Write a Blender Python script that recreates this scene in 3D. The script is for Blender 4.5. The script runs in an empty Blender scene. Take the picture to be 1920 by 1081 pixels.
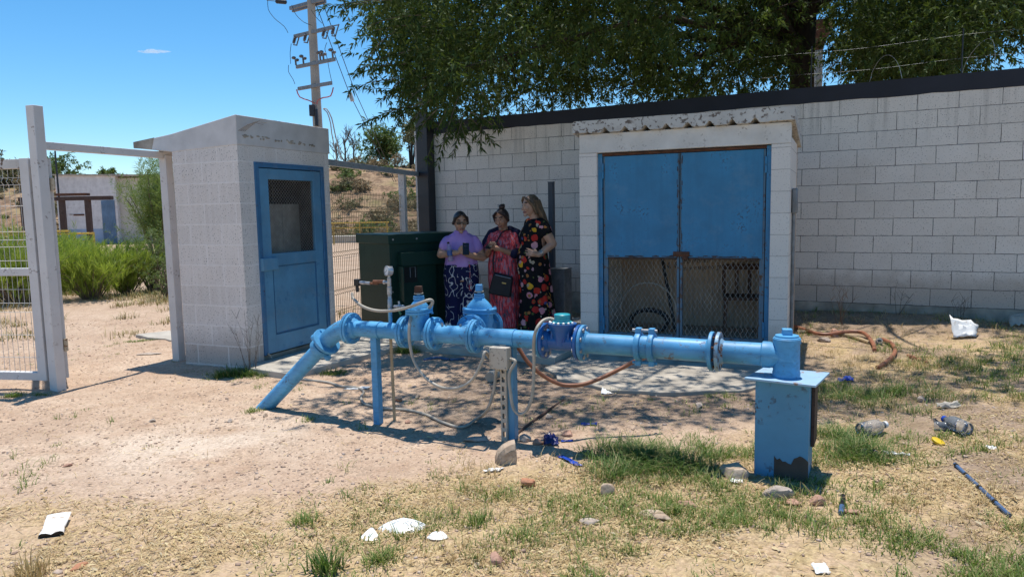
import bpy, math, random
import numpy as np
from mathutils import Vector, Matrix

random.seed(7)
RNG = np.random.default_rng(11)
R = math.radians
scene = bpy.context.scene
COL = scene.collection

# ------------------------------------------------------------------ camera
FPX, PITCH, ROLL, HC = 1372.66, 0.105852643, -0.0192666864, 1.5
cam_d = bpy.data.cameras.new("camera")
cam_d.sensor_width = 36.0
cam_d.lens = 36.0 * FPX / 1920.0
cam_d.clip_start = 0.05
cam_d.clip_end = 3000
cam = bpy.data.objects.new("camera", cam_d)
COL.objects.link(cam)
cam.location = (0, 0, HC)
cam.rotation_euler = (Matrix.Rotation(-PITCH, 3, 'X') @ Matrix.Rotation(-ROLL, 3, 'Y') @ Matrix.Rotation(R(90), 3, 'X')).to_euler()
scene.camera = cam


def ray(x, y):
    """direction in the world of a photo pixel (1920 px wide frame)"""
    u = [(x - 960) / FPX, 1.0, -(y - 540.5) / FPX]
    c, s = math.cos(ROLL), math.sin(ROLL)
    u = [u[0] * c - u[2] * s, u[1], u[0] * s + u[2] * c]
    c, s = math.cos(PITCH), math.sin(PITCH)
    return Vector((u[0], u[1] * c + u[2] * s, -u[1] * s + u[2] * c))


def project(P):
    """numpy (n,3) world points -> photo pixels"""
    z = P[:, 2] - HC
    c, s = math.cos(PITCH), math.sin(PITCH)
    a, b, d = P[:, 0], P[:, 1] * c - z * s, P[:, 1] * s + z * c
    c, s = math.cos(ROLL), math.sin(ROLL)
    a, d = a * c + d * s, -a * s + d * c
    b = np.maximum(b, 0.01)
    return 960 + FPX * a / b, 540.5 - FPX * d / b


def at(x, y, Y):
    d = ray(x, y)
    t = Y / d.y
    return Vector((d.x * t, Y, HC + d.z * t))


# ------------------------------------------------------------------ value noise
_perm = RNG.random((256, 256))


def vnoise(x, y, sc=1.0, seed=0):
    x = np.asarray(x) * sc + seed * 17.3
    y = np.asarray(y) * sc + seed * 9.7
    xi, yi = np.floor(x).astype(int), np.floor(y).astype(int)
    fx, fy = x - xi, y - yi
    fx, fy = fx * fx * (3 - 2 * fx), fy * fy * (3 - 2 * fy)
    g = lambda i, j: _perm[(xi + i) & 255, (yi + j) & 255]
    return (g(0, 0) * (1 - fx) + g(1, 0) * fx) * (1 - fy) + (g(0, 1) * (1 - fx) + g(1, 1) * fx) * fy


def fbm(x, y, sc=1.0, seed=0, oct=4):
    r, a, t = 0.0, 1.0, 0.0
    for o in range(oct):
        r = r + a * vnoise(x, y, sc * 2 ** o, seed + o * 3)
        t += a
        a *= 0.5
    return r / t


def sstep(a, b, x):
    t = np.clip((np.asarray(x) - a) / (b - a), 0, 1)
    return t * t * (3 - 2 * t)


def gz(x, y):
    """height of the yard"""
    x = np.asarray(x, float)
    y = np.asarray(y, float)
    z = 0.035 * np.clip(x - 1.5, 0, 6)
    near = 1 - sstep(12, 26, y)
    z = z + near * 0.055 * (fbm(x, y, 1.1, 2, 4) - 0.5) + near * 0.024 * (fbm(x, y, 6, 5, 4) - 0.5)
    # soil heaped against the wall
    dw = 9.54 - (0.486 * x + 0.874 * y)
    z = z + 0.09 * sstep(0.9, 0.0, np.abs(dw)) * sstep(2.6, 3.6, x) * sstep(5.4, 4.6, x)
    z = z + 0.04 * sstep(0.9, 0.0, np.abs(dw)) * sstep(0.4, 0.8, x)
    # mound round the pedestal foot and under the pipe
    return z


def g(x, y):
    return float(gz(x, y))


def gnd(px, py):
    d = ray(px, py)
    z = 0.0
    for _ in range(8):
        t = (z - HC) / d.z
        z = g(d.x * t, d.y * t)
    return Vector((d.x * t, d.y * t, z))


# ------------------------------------------------------------------ mesh builder
class MB:
    def __init__(s):
        s.V, s.F, s.M = [], [], []

    def add(s, V, F, mi=0):
        b = len(s.V)
        s.V += [tuple(v) for v in V]
        s.F += [tuple(i + b for i in f) for f in F]
        s.M += [mi] * len(F)
        return s

    def box(s, c, size, rz=0.0, rx=0.0, ry=0.0, mi=0, taper=1.0):
        hx, hy, hz = size[0] / 2, size[1] / 2, size[2] / 2
        m = Matrix.Rotation(rz, 3, 'Z') @ Matrix.Rotation(ry, 3, 'Y') @ Matrix.Rotation(rx, 3, 'X')
        V = []
        for z in (-1, 1):
            k = taper if z > 0 else 1.0
            for x, y in ((-1, -1), (1, -1), (1, 1), (-1, 1)):
                V.append(m @ Vector((x * hx * k, y * hy * k, z * hz)) + Vector(c))
        return s.add(V, [(3, 2, 1, 0), (4, 5, 6, 7), (0, 1, 5, 4), (1, 2, 6, 5), (2, 3, 7, 6), (3, 0, 4, 7)], mi)

    def span(s, a, b, mi=0):
        return s.box([(a[i] + b[i]) / 2 for i in range(3)], [abs(b[i] - a[i]) for i in range(3)], mi=mi)

    def tube(s, path, r, n=8, cap=True, mi=0, squash=None, roll=0.0):
        P = [Vector(p) for p in path]
        m = len(P)
        rr = list(r) if hasattr(r, '__len__') else [r] * m
        T = []
        for i in range(m):
            t = P[min(i + 1, m - 1)] - P[max(i - 1, 0)]
            T.append(t.normalized() if t.length > 1e-9 else Vector((0, 0, 1)))
        u = T[0].cross(Vector((0, 0, 1)))
        if u.length < 1e-3:
            u = T[0].cross(Vector((0, 1, 0)))
        u.normalize()
        V, F = [], []
        for i in range(m):
            u = u - T[i] * u.dot(T[i])
            if u.length < 1e-6:
                u = T[i].orthogonal()
            u.normalize()
            w = T[i].cross(u)
            for k in range(n):
                a = 2 * math.pi * k / n + roll
                sx, sy = (squash if squash else (1, 1))
                V.append(P[i] + u * (math.cos(a) * rr[i] * sx) + w * (math.sin(a) * rr[i] * sy))
        for i in range(m - 1):
            for k in range(n):
                F.append((i * n + k, i * n + (k + 1) % n, (i + 1) * n + (k + 1) % n, (i + 1) * n + k))
        if cap:
            F.append(tuple(range(n - 1, -1, -1)))
            F.append(tuple((m - 1) * n + k for k in range(n)))
        return s.add(V, F, mi)

    def limb(s, path, r, n=10, mi=0, **k):
        """tube with rounded ends"""
        P = [Vector(p) for p in path]
        rr = list(r) if hasattr(r, '__len__') else [r] * len(P)
        d0 = (P[0] - P[1]).normalized()
        d1 = (P[-1] - P[-2]).normalized()
        A, ra, B, rb = [], [], [], []
        for t in (0.98, 0.8, 0.45):
            A.append(P[0] + d0 * rr[0] * t)
            ra.append(rr[0] * math.sqrt(1 - t * t))
        for t in (0.45, 0.8, 0.98):
            B.append(P[-1] + d1 * rr[-1] * t)
            rb.append(rr[-1] * math.sqrt(1 - t * t))
        return s.tube(A + P + B, ra + rr + rb, n, True, mi, **k)

    def lathe(s, prof, o=(0, 0, 0), ax=(0, 0, 1), n=24, mi=0, cap=True):
        ax = Vector(ax).normalized()
        u = ax.orthogonal().normalized()
        w = ax.cross(u)
        o = Vector(o)
        V, F = [], []
        for (r, h) in prof:
            for k in range(n):
                a = 2 * math.pi * k / n
                V.append(o + ax * h + (u * math.cos(a) + w * math.sin(a)) * r)
        for i in range(len(prof) - 1):
            for k in range(n):
                F.append((i * n + k, i * n + (k + 1) % n, (i + 1) * n + (k + 1) % n, (i + 1) * n + k))
        if cap:
            F.append(tuple(range(n - 1, -1, -1)))
            F.append(tuple((len(prof) - 1) * n + k for k in range(n)))
        return s.add(V, F, mi)

    def prism(s, poly, o, u, v, w, mi=0):
        """polygon (2d) in plane u,v at o, extruded by vector w"""
        o, u, v, w = Vector(o), Vector(u), Vector(v), Vector(w)
        n = len(poly)
        V = [o + u * a + v * b for a, b in poly] + [o + u * a + v * b + w for a, b in poly]
        F = [tuple(range(n - 1, -1, -1)), tuple(range(n, 2 * n))]
        F += [(i, (i + 1) % n, n + (i + 1) % n, n + i) for i in range(n)]
        return s.add(V, F, mi)

    def ball(s, c, r, n=16, m=10, mi=0, fn=None, rot=None):
        rx, ry, rz = (r if hasattr(r, '__len__') else (r, r, r))
        V, F = [], []
        c = Vector(c)
        for i in range(m + 1):
            th = math.pi * i / m
            for k in range(n):
                a = 2 * math.pi * k / n
                d = Vector((math.sin(th) * math.cos(a), math.sin(th) * math.sin(a), math.cos(th)))
                p = Vector((d.x * rx, d.y * ry, d.z * rz))
                if fn:
                    p = fn(p, d)
                if rot:
                    p = rot @ p
                V.append(c + p)
        for i in range(m):
            for k in range(n):
                F.append((i * n + k, (i + 1) * n + k, (i + 1) * n + (k + 1) % n, i * n + (k + 1) % n))
        return s.add(V, F, mi)

    def loft(s, rings, n=36, mi=0, fold=None, cap=True):
        """rings: (centre, rx, ry[, tilt axis y]) horizontal ellipses; fold(theta, i, m)->scale"""
        V, F = [], []
        m = len(rings)
        for i, rg in enumerate(rings):
            c, rx, ry = Vector(rg[0]), rg[1], rg[2]
            tx, ty = (rg[3] if len(rg) > 3 else (0, 0))
            for k in range(n):
                a = 2 * math.pi * k / n
                f = fold(a, i, m) if fold else 1.0
                x, y = math.cos(a) * rx * f, math.sin(a) * ry * f
                V.append(c + Vector((x, y, x * tx + y * ty)))
        for i in range(m - 1):
            for k in range(n):
                F.append((i * n + k, i * n + (k + 1) % n, (i + 1) * n + (k + 1) % n, (i + 1) * n + k))
        if cap:
            F.append(tuple(range(n - 1, -1, -1)))
            F.append(tuple((m - 1) * n + k for k in range(n)))
        return s.add(V, F, mi)

    def mesh(s, name, mats, smooth=True, angle=35):
        me = bpy.data.meshes.new(name)
        me.from_pydata(s.V, [], s.F)
        for m in (mats if isinstance(mats, (list, tuple)) else [mats]):
            me.materials.append(m)
        if len(set(s.M)) > 1:
            me.polygons.foreach_set("material_index", s.M)
        if smooth:
            me.polygons.foreach_set("use_smooth", [True] * len(me.polygons))
            me.update()
            me.set_sharp_from_angle(angle=R(angle))
        me.update()
        return me

    def build(s, name, mats, parent=None, smooth=True, angle=35, bevel=0.0, loc=None, rz=0.0):
        o = bpy.data.objects.new(name, s.mesh(name, mats, smooth, angle))
        COL.objects.link(o)
        if parent:
            o.parent = parent
        if loc is not None:
            o.location = loc
        o.rotation_euler.z = rz
        if bevel:
            b = o.modifiers.new("edge", 'BEVEL')
            b.width = bevel
            b.segments = 2
            b.limit_method = 'ANGLE'
            b.angle_limit = R(50)
        return o


def np_mesh(name, V, quads, mat, tri=False, smooth=False):
    """fast mesh from numpy arrays (all faces same size)"""
    k = quads.shape[1]
    me = bpy.data.meshes.new(name)
    me.vertices.add(len(V))
    me.vertices.foreach_set("co", np.ascontiguousarray(V, np.float32).ravel())
    me.loops.add(quads.size)
    me.loops.foreach_set("vertex_index", np.ascontiguousarray(quads, np.int32).ravel())
    me.polygons.add(len(quads))
    me.polygons.foreach_set("loop_start", np.arange(0, quads.size, k, dtype=np.int32))
    me.polygons.foreach_set("loop_total", np.full(len(quads), k, np.int32))
    if smooth:
        me.polygons.foreach_set("use_smooth", np.ones(len(quads), bool))
    me.materials.append(mat)
    me.update(calc_edges=True)
    me.validate()
    return me


def link(name, me, parent=None, loc=None):
    o = bpy.data.objects.new(name, me)
    COL.objects.link(o)
    if parent:
        o.parent = parent
    if loc is not None:
        o.location = loc
    return o


def tag(o, label=None, cat=None, group=None, kind=None):
    if label:
        o['label'] = label
    if cat:
        o['category'] = cat
    if group:
        o['group'] = group
    if kind:
        o['kind'] = kind
    return o


def thing(name, label, cat, loc=(0, 0, 0), rz=0.0, group=None):
    o = bpy.data.objects.new(name, None)
    o.empty_display_size = 0.1
    COL.objects.link(o)
    o.location = loc
    o.rotation_euler.z = rz
    return tag(o, label, cat, group)


def copy_tree(o, parent=None):
    c = o.copy()
    COL.objects.link(c)
    if parent:
        c.parent = parent
    for ch in list(o.children):
        copy_tree(ch, c)
    return c


def cr(P, step=0.02):
    """Catmull-Rom curve through points, resampled"""
    P = [Vector(p) for p in P]
    Q = [P[0] * 2 - P[1]] + P + [P[-1] * 2 - P[-2]]
    out = []
    for i in range(1, len(Q) - 2):
        a, b, c, d = Q[i - 1], Q[i], Q[i + 1], Q[i + 2]
        n = max(2, int((c - b).length / step))
        for k in range(n):
            t = k / n
            out.append(0.5 * ((2 * b) + (c - a) * t + (2 * a - 5 * b + 4 * c - d) * t * t + (3 * b - a - 3 * c + d) * t ** 3))
    out.append(P[-1])
    return out


# ------------------------------------------------------------------ materials
class NT:
    def __init__(s, name):
        s.m = bpy.data.materials.new(name)
        s.m.use_nodes = True
        s.t = s.m.node_tree
        s.b = s.t.nodes["Principled BSDF"]
        s.out = s.t.nodes["Material Output"]

    def n(s, typ, **k):
        nd = s.t.nodes.new(typ)
        for a, v in k.items():
            setattr(nd, a, v)
        return nd

    def l(s, a, b):
        s.t.links.new(a, b)

    def set(s, sock, v):
        if isinstance(v, bpy.types.NodeSocket):
            s.l(v, sock)
        else:
            sock.default_value = v

    def coord(s, which="Object", scale=None, loc=None, rot=None):
        tc = s.n("ShaderNodeTexCoord").outputs[which]
        if scale or loc or rot:
            mp = s.n("ShaderNodeMapping")
            s.l(tc, mp.inputs[0])
            if scale:
                mp.inputs["Scale"].default_value = scale
            if loc:
                mp.inputs["Location"].default_value = loc
            if rot:
                mp.inputs["Rotation"].default_value = rot
            return mp.outputs[0]
        return tc

    def noise(s, co, scale, detail=4, rough=0.55, dist=0.0):
        nd = s.n("ShaderNodeTexNoise")
        s.l(co, nd.inputs["Vector"])
        nd.inputs["Scale"].default_value = scale
        nd.inputs["Detail"].default_value = detail
        nd.inputs["Roughness"].default_value = rough
        nd.inputs["Distortion"].default_value = dist
        return nd.outputs["Fac"]

    def vor(s, co, scale, out="Distance", feature='F1', rnd=1.0):
        nd = s.n("ShaderNodeTexVoronoi", feature=feature)
        s.l(co, nd.inputs["Vector"])
        nd.inputs["Scale"].default_value = scale
        nd.inputs["Randomness"].default_value = rnd
        return nd.outputs[out]

    def ramp(s, fac, stops, interp='LINEAR'):
        nd = s.n("ShaderNodeValToRGB")
        nd.color_ramp.interpolation = interp
        e = nd.color_ramp.elements
        while len(e) < len(stops):
            e.new(0.5)
        for i, (p, c) in enumerate(stops):
            e[i].position = p
            e[i].color = (c, c, c, 1) if not hasattr(c, '__len__') else (*c[:3], 1)
        s.l(fac, nd.inputs[0])
        return nd.outputs[0]

    def math(s, op, a, b=0.0, c=0.0, clamp=False):
        nd = s.n("ShaderNodeMath", operation=op, use_clamp=clamp)
        s.set(nd.inputs[0], a)
        s.set(nd.inputs[1], b)
        s.set(nd.inputs[2], c)
        return nd.outputs[0]

    def mix(s, f, a, b, blend='MIX'):
        nd = s.n("ShaderNodeMix", data_type='RGBA', blend_type=blend)
        s.set(nd.inputs["Factor"], f)
        for sock, v in ((nd.inputs["A"], a), (nd.inputs["B"], b)):
            pass
        ia = [i for i in nd.inputs if i.name == "A" and i.type == 'RGBA'][0]
        ib = [i for i in nd.inputs if i.name == "B" and i.type == 'RGBA'][0]
        for sock, v in ((ia, a), (ib, b)):
            if isinstance(v, bpy.types.NodeSocket):
                s.l(v, sock)
            else:
                sock.default_value = (*v[:3], 1)
        return [o for o in nd.outputs if o.type == 'RGBA'][0]

    def bump(s, h, strength=0.3, dist=0.01, normal=None):
        nd = s.n("ShaderNodeBump")
        nd.inputs["Strength"].default_value = strength
        nd.inputs["Distance"].default_value = dist
        s.l(h, nd.inputs["Height"])
        if normal:
            s.l(normal, nd.inputs["Normal"])
        return nd.outputs[0]

    def fin(s, color, rough=0.6, metal=0.0, normal=None, spec=0.5):
        s.set(s.b.inputs["Base Color"], color if isinstance(color, bpy.types.NodeSocket) else (*color[:3], 1))
        s.set(s.b.inputs["Roughness"], rough)
        s.set(s.b.inputs["Metallic"], metal)
        s.b.inputs["Specular IOR Level"].default_value = spec
        if normal:
            s.l(normal, s.b.inputs["Normal"])
        return s.m


def shade(c, k):
    return tuple(min(1.0, max(0.0, v * k)) for v in c)


def plain(name, c, rough=0.6, metal=0.0, var=0.25, scale=6, bump=0.15, bscale=60, spec=0.4, stretch=None):
    t = NT(name)
    co = t.coord("Object", scale=stretch)
    f = t.noise(co, scale, 5)
    col = t.ramp(f, [(0.3, shade(c, 1 - var)), (0.7, shade(c, 1 + var * 0.7))])
    nrm = t.bump(t.noise(co, bscale, 3), bump, 0.004) if bump else None
    return t.fin(col, rough, metal, nrm, spec)


def paint(name, c, chip=(0.09, 0.05, 0.035), amount=0.36, cs=9, rough=0.42, var=0.16, dust=(0.45, 0.36, 0.27), dustamt=0.25, fine=42, metal=0.0, streak=False, brush=0.0):
    """weathered paint: soft fading, chips down to the under-colour, settled dust"""
    t = NT(name)
    co = t.coord("Object")
    fade = t.noise(co, 3.2, 5, 0.6)
    col = t.ramp(fade, [(0.28, shade(c, 1 - var)), (0.72, shade(c, 1 + var))])
    if streak:
        cs2 = t.coord("Object", scale=(14, 14, 0.9))
        st = t.noise(cs2, 2.0, 4)
        col = t.mix(t.ramp(st, [(0.45, 0.0), (0.75, 0.35)]), col, shade(c, 0.72))
    if brush:
        bn = t.noise(t.coord("Object", scale=(1.0, 7, 7)), 6.0, 5, 0.7, 0.6)
        col = t.mix(t.ramp(bn, [(0.48, 0.0), (0.66, brush)]), col, shade(c, 0.62))
        bn2 = t.noise(t.coord("Object", scale=(2.0, 5, 5), loc=(3, 1, 2)), 4.0, 5, 0.7, 0.4)
        col = t.mix(t.ramp(bn2, [(0.54, 0.0), (0.72, brush * 0.8)]), col, (min(1, c[0] * 2.3), min(1, c[1] * 1.5), min(1, c[2] * 1.22)))
    d = t.noise(co, 5.5, 6, 0.7)
    col = t.mix(t.ramp(d, [(0.52, 0.0), (0.8, dustamt)]), col, dust)
    big = t.noise(co, cs, 5, 0.65)
    sm = t.noise(co, fine, 3, 0.6)
    mask = t.math('MULTIPLY', t.ramp(big, [(0.55 - amount * 0.1, 0), (0.72 - amount * 0.1, 1)]), t.ramp(sm, [(0.55, 0), (0.6, 1)]))
    col = t.mix(mask, col, chip)
    h = t.math('SUBTRACT', t.noise(co, 26, 3), t.math('MULTIPLY', mask, 0.6))
    return t.fin(col, t.math('MULTIPLY_ADD', mask, 0.4, rough), metal, t.bump(h, 0.22, 0.003), 0.15 if name == 'transformer_green' else 0.45)


def blockwork(name, c, pores=0.5, ox=0.0, oz=0.0, joint=(0.16, 0.155, 0.16), jamt=0.75, jw=0.0045, jbump=0.5, var=0.10, wash=0.0, w=0.4, h=0.2, washcol=(0.72, 0.68, 0.67), lowdirt=None, low0=0.0, drip=None):
    """painted concrete blocks; object x runs along the wall, z up"""
    t = NT(name)
    tc = t.n("ShaderNodeTexCoord").outputs["Object"]
    sep = t.n("ShaderNodeSeparateXYZ")
    t.l(tc, sep.inputs[0])
    wob = t.math('MULTIPLY', t.math('SUBTRACT', t.noise(tc, 9, 3), 0.5), 0.012)
    wob2 = t.math('MULTIPLY', t.math('SUBTRACT', t.noise(tc, 11, 3, 0.5, 0.7), 0.5), 0.012)
    cmb = t.n("ShaderNodeCombineXYZ")
    t.l(t.math('ADD', t.math('ADD', sep.outputs[0], ox), wob), cmb.inputs[0])
    t.l(t.math('ADD', t.math('ADD', sep.outputs[2], oz), wob2), cmb.inputs[1])
    br = t.n("ShaderNodeTexBrick")
    t.l(cmb.outputs[0], br.inputs["Vector"])
    br.inputs["Scale"].default_value = 1.0
    br.inputs["Mortar Size"].default_value = jw
    br.inputs["Mortar Smooth"].default_value = 0.25
    br.inputs["Bias"].default_value = 0.0
    br.inputs["Brick Width"].default_value = w
    br.inputs["Row Height"].default_value = h
    br.inputs["Color1"].default_value = (0.35, 0.35, 0.35, 1)
    br.inputs["Color2"].default_value = (0.65, 0.65, 0.65, 1)
    br.inputs["Mortar"].default_value = (0.5, 0.5, 0.5, 1)
    tone = t.ramp(br.outputs["Color"], [(0.3, shade(c, 1 - var * 0.6)), (0.7, shade(c, 1 + var * 0.5))])
    n1 = t.noise(tc, 2.2, 5, 0.6)
    col = t.mix(t.ramp(n1, [(0.3, 0.0), (0.75, var * 3)]), tone, shade(c, 0.75))
    if wash:
        st = t.noise(t.coord("Object", scale=(16, 16, 1.2)), 1.4, 5, 0.6)
        col = t.mix(t.ramp(st, [(0.42, 0.0), (0.62, wash)]), col, washcol)
    if lowdirt:
        nz = t.math('ADD', t.math('SUBTRACT', sep.outputs[2], low0), t.math('MULTIPLY', t.noise(tc, 6, 4), -0.35))
        col = t.mix(t.ramp(nz, [(0.0, 0.65), (0.22, 0.0)]), col, lowdirt)
    if drip:
        dn = t.noise(t.coord("Object", scale=(9, 9, 0.35)), 1.6, 5, 0.65)
        dz = t.ramp(t.math('ADD', t.math('SUBTRACT', drip, sep.outputs[2]), t.math('MULTIPLY', t.noise(tc, 1.3, 3), -0.5)), [(-0.0, 1.0), (0.35, 0.0)])
        col = t.mix(t.math('MULTIPLY', t.ramp(dn, [(0.5, 0.0), (0.68, 0.55)]), dz), col, shade(c, 0.5))
        sn = t.noise(tc, 0.55, 6, 0.7)
        col = t.mix(t.ramp(sn, [(0.5, 0.0), (0.72, 0.35)]), col, (c[0] * .78, c[1] * .72, c[2] * .64))
    p = t.noise(tc, 75, 2, 0.5)
    ps = t.noise(tc, 3.5, 3)
    pm = t.math('MULTIPLY', t.ramp(p, [(0.60, 0), (0.68, 1)]), t.ramp(ps, [(0.25, pores * 0.35), (0.65, pores)]))
    col = t.mix(pm, col, (0.10, 0.095, 0.09))
    jm = t.math('MULTIPLY', br.outputs["Fac"], t.ramp(t.noise(tc, 4.5, 4, 0.7), [(0.38, 1.0), (0.62, 1 - jamt * 0.55)]))
    jm = t.math('MULTIPLY', jm, jamt)
    col = t.mix(jm, col, joint)
    hgt = t.math('SUBTRACT', t.math('MULTIPLY', t.noise(tc, 120, 3), 0.25), t.math('ADD', t.math('MULTIPLY', pm, 0.5), t.math('MULTIPLY', br.outputs["Fac"], jbump)))
    return t.fin(col, 0.85, 0, t.bump(hgt, 0.55, 0.006), 0.25)


def island(name, stops, rough=0.7, trans=None, spec=0.3, noisescale=None):
    """colour drawn at random for each separate leaf / stone / blade"""
    t = NT(name)
    geo = t.n("ShaderNodeNewGeometry")
    col = t.ramp(geo.outputs["Random Per Island"], stops)
    if noisescale:
        f = t.noise(t.coord("Object"), noisescale, 3)
        col = t.mix(t.ramp(f, [(0.35, 0.0), (0.65, 0.6)]), col, shade(stops[0][1], 0.8))
    m = t.fin(col, rough, 0, None, spec)
    if trans:
        tr = t.n("ShaderNodeBsdfTranslucent")
        tr.inputs[0].default_value = (*trans[1], 1)
        mx = t.n("ShaderNodeMixShader")
        mx.inputs[0].default_value = trans[0]
        t.l(t.b.outputs[0], mx.inputs[1])
        t.l(tr.outputs[0], mx.inputs[2])
        t.l(mx.outputs[0], t.out.inputs["Surface"])
    return m


M = {}
M['pipe'] = paint('pipe_paint', (0.080, 0.315, 0.56), chip=(0.09, 0.10, 0.12), amount=0.25, dustamt=0.06, var=0.36, cs=7, rough=0.5, brush=0.5)
M['pipe_old'] = paint('pipe_paint_worn', (0.085, 0.31, 0.56), chip=(0.16, 0.075, 0.04), amount=0.8, cs=11, fine=30, dustamt=0.2, var=0.3)
M['valve'] = paint('valve_paint', (0.080, 0.33, 0.60), amount=0.2, dustamt=0.06, var=0.3, rough=0.48, brush=0.4)
M['ped'] = paint('pedestal_paint', (0.075, 0.265, 0.44), chip=(0.06, 0.05, 0.05), amount=0.75, cs=5, fine=24, dustamt=0.1, var=0.12)
M['plate'] = paint('plate_paint', (0.30, 0.47, 0.62), chip=(0.25, 0.13, 0.07), amount=0.9, cs=8, fine=20, dustamt=0.3, rough=0.5)
M['meter'] = paint('meter_paint', (0.016, 0.105, 0.33), chip=(0.03, 0.09, 0.3), amount=0.1, dustamt=0.06, rough=0.32)
M['teal'] = plain('meter_cap_plastic', (0.02, 0.30, 0.36), 0.4, var=0.15)
M['steel'] = plain('zinc_steel', (0.42, 0.42, 0.43), 0.42, 0.7, var=0.3, scale=30)
M['dull_steel'] = plain('dull_grey_metal', (0.22, 0.23, 0.24), 0.55, 0.4, var=0.3, scale=14)
M['copper'] = plain('corroded_copper', (0.20, 0.085, 0.045), 0.6, 0.3, var=0.45, scale=30)
M['rust'] = plain('rusty_iron', (0.11, 0.048, 0.028), 0.85, 0.0, var=0.5, scale=18, bump=0.4)
M['rustpaint'] = paint('rust_primer', (0.060, 0.033, 0.025), chip=(0.03, 0.015, 0.012), amount=0.6, dustamt=0.15, rough=0.7)
M['conduit'] = plain('grey_conduit', (0.41, 0.37, 0.31), 0.6, 0.1, var=0.22, scale=12, bump=0.1)
M['boxpaint'] = paint('junction_box_paint', (0.52, 0.46, 0.38), amount=0.15, dustamt=0.15, rough=0.5)
M['black'] = plain('black_plastic', (0.012, 0.012, 0.013), 0.45, var=0.3)
M['blackmetal'] = paint('dark_paint', (0.020, 0.022, 0.029), amount=0.1, dustamt=0.05, rough=0.45)
M['band'] = plain('dark_coping_paint', (0.020, 0.022, 0.032), 0.7, var=0.18, scale=3, bump=0.3, bscale=30)
M['white'] = paint('white_gate_paint', (0.62, 0.60, 0.585), chip=(0.20, 0.15, 0.12), amount=0.12, cs=8, dustamt=0.22, rough=0.5, var=0.08)
M['greypost'] = paint('grey_post_paint', (0.36, 0.40, 0.44), amount=0.25, rough=0.5)
M['wire'] = plain('white_fence_wire', (0.58, 0.56, 0.52), 0.5, 0.1, var=0.2, scale=8, bump=0)
M['wire_tan'] = plain('weathered_fence_wire', (0.33, 0.26, 0.13), 0.6, 0.1, var=0.35, scale=5, bump=0)
M['mesh'] = plain('dull_chain_link', (0.34, 0.32, 0.29), 0.6, 0.2, var=0.4, scale=5, bump=0)
M['green'] = paint('transformer_green', (0.010, 0.037, 0.029), chip=(0.02, 0.02, 0.02), amount=0.05, dustamt=0.0, rough=0.38, var=0.15)
M['recess_shade'] = plain('painted_recess_shade', (0.01, 0.012, 0.012), 0.8)
M['doorblue'] = paint('door_blue', (0.020, 0.185, 0.355), chip=(0.05, 0.075, 0.10), amount=0.25, cs=3.2, fine=46, dust=(0.16, 0.27, 0.36), dustamt=0.35, rough=0.42, var=0.2, streak=True)
M['doorframe'] = paint('door_frame_blue', (0.03, 0.20, 0.38), chip=(0.09, 0.045, 0.03), amount=0.75, cs=9, dustamt=0.2, rough=0.45)
M['sheddoor'] = paint('shed_door_blue', (0.105, 0.275, 0.43), chip=(0.055, 0.17, 0.33), amount=0.25, cs=4, fine=9, dustamt=0.22, rough=0.5, var=0.2)
M['sheddark'] = paint('shed_door_edge_blue', (0.045, 0.16, 0.31), amount=0.2, rough=0.5)
M['plaster'] = plain('white_washed_plaster', (0.60, 0.585, 0.575), 0.85, var=0.13, scale=5, bump=0.5, bscale=45)
M['plaster_ochre'] = paint('stained_white_plaster', (0.64, 0.61, 0.56), chip=(0.24, 0.20, 0.16), amount=0.35, dust=(0.5, 0.38, 0.2), dustamt=0.3, rough=0.85, cs=6)
M['rawcon'] = plain('raw_concrete', (0.38, 0.335, 0.275), 0.9, var=0.4, scale=5, bump=0.6, bscale=60)
M['slab'] = plain('concrete_slab', (0.44, 0.40, 0.34), 0.9, var=0.22, scale=4, bump=0.4, bscale=50)
M['flaking'] = paint('flaking_roof_edge', (0.52, 0.50, 0.46), chip=(0.15, 0.12, 0.10), amount=2.2, cs=14, fine=24, dust=(0.27, 0.215, 0.17), dustamt=0.9, rough=0.9)
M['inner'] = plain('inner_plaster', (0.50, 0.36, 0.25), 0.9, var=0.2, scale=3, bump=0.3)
M['orange'] = plain('orange_hose', (0.30, 0.12, 0.065), 0.5, var=0.25, scale=9, bump=0.15)
M['tan'] = plain('tan_pipe', (0.47, 0.35, 0.21), 0.6, var=0.2, scale=9)
M['bark'] = plain('dark_bark', (0.045, 0.034, 0.026), 0.95, var=0.45, scale=5, bump=1.0, bscale=22, stretch=(3, 3, 0.8))
M['twig'] = plain('grey_twig', (0.16, 0.12, 0.09), 0.9, var=0.3)
M['deadwood'] = plain('dead_wood', (0.13, 0.105, 0.085), 0.95, var=0.3)
M['concpole'] = plain('pole_concrete', (0.37, 0.33, 0.28), 0.85, var=0.18, scale=2.5, bump=0.3, bscale=30)
M['porcelain'] = plain('grey_porcelain', (0.42, 0.41, 0.40), 0.3, var=0.2)
M['wireblack'] = plain('line_wire', (0.03, 0.03, 0.035), 0.6, bump=0)
M['redcable'] = plain('red_cable', (0.42, 0.12, 0.11), 0.5, bump=0)
M['paper'] = paint('white_paper', (0.74, 0.73, 0.71), chip=(0.45, 0.36, 0.27), amount=0.6, cs=14, fine=30, dust=(0.52, 0.41, 0.30), dustamt=0.55, rough=0.7, var=0.06)
M['china'] = paint('white_glaze', (0.76, 0.76, 0.75), chip=(0.5, 0.42, 0.33), amount=0.2, dust=(0.55, 0.44, 0.33), dustamt=0.4, rough=0.3, var=0.03)
M['bluetape'] = plain('blue_plastic_strip', (0.02, 0.07, 0.42), 0.3, var=0.4, scale=12, bump=0.5, bscale=40)
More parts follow.
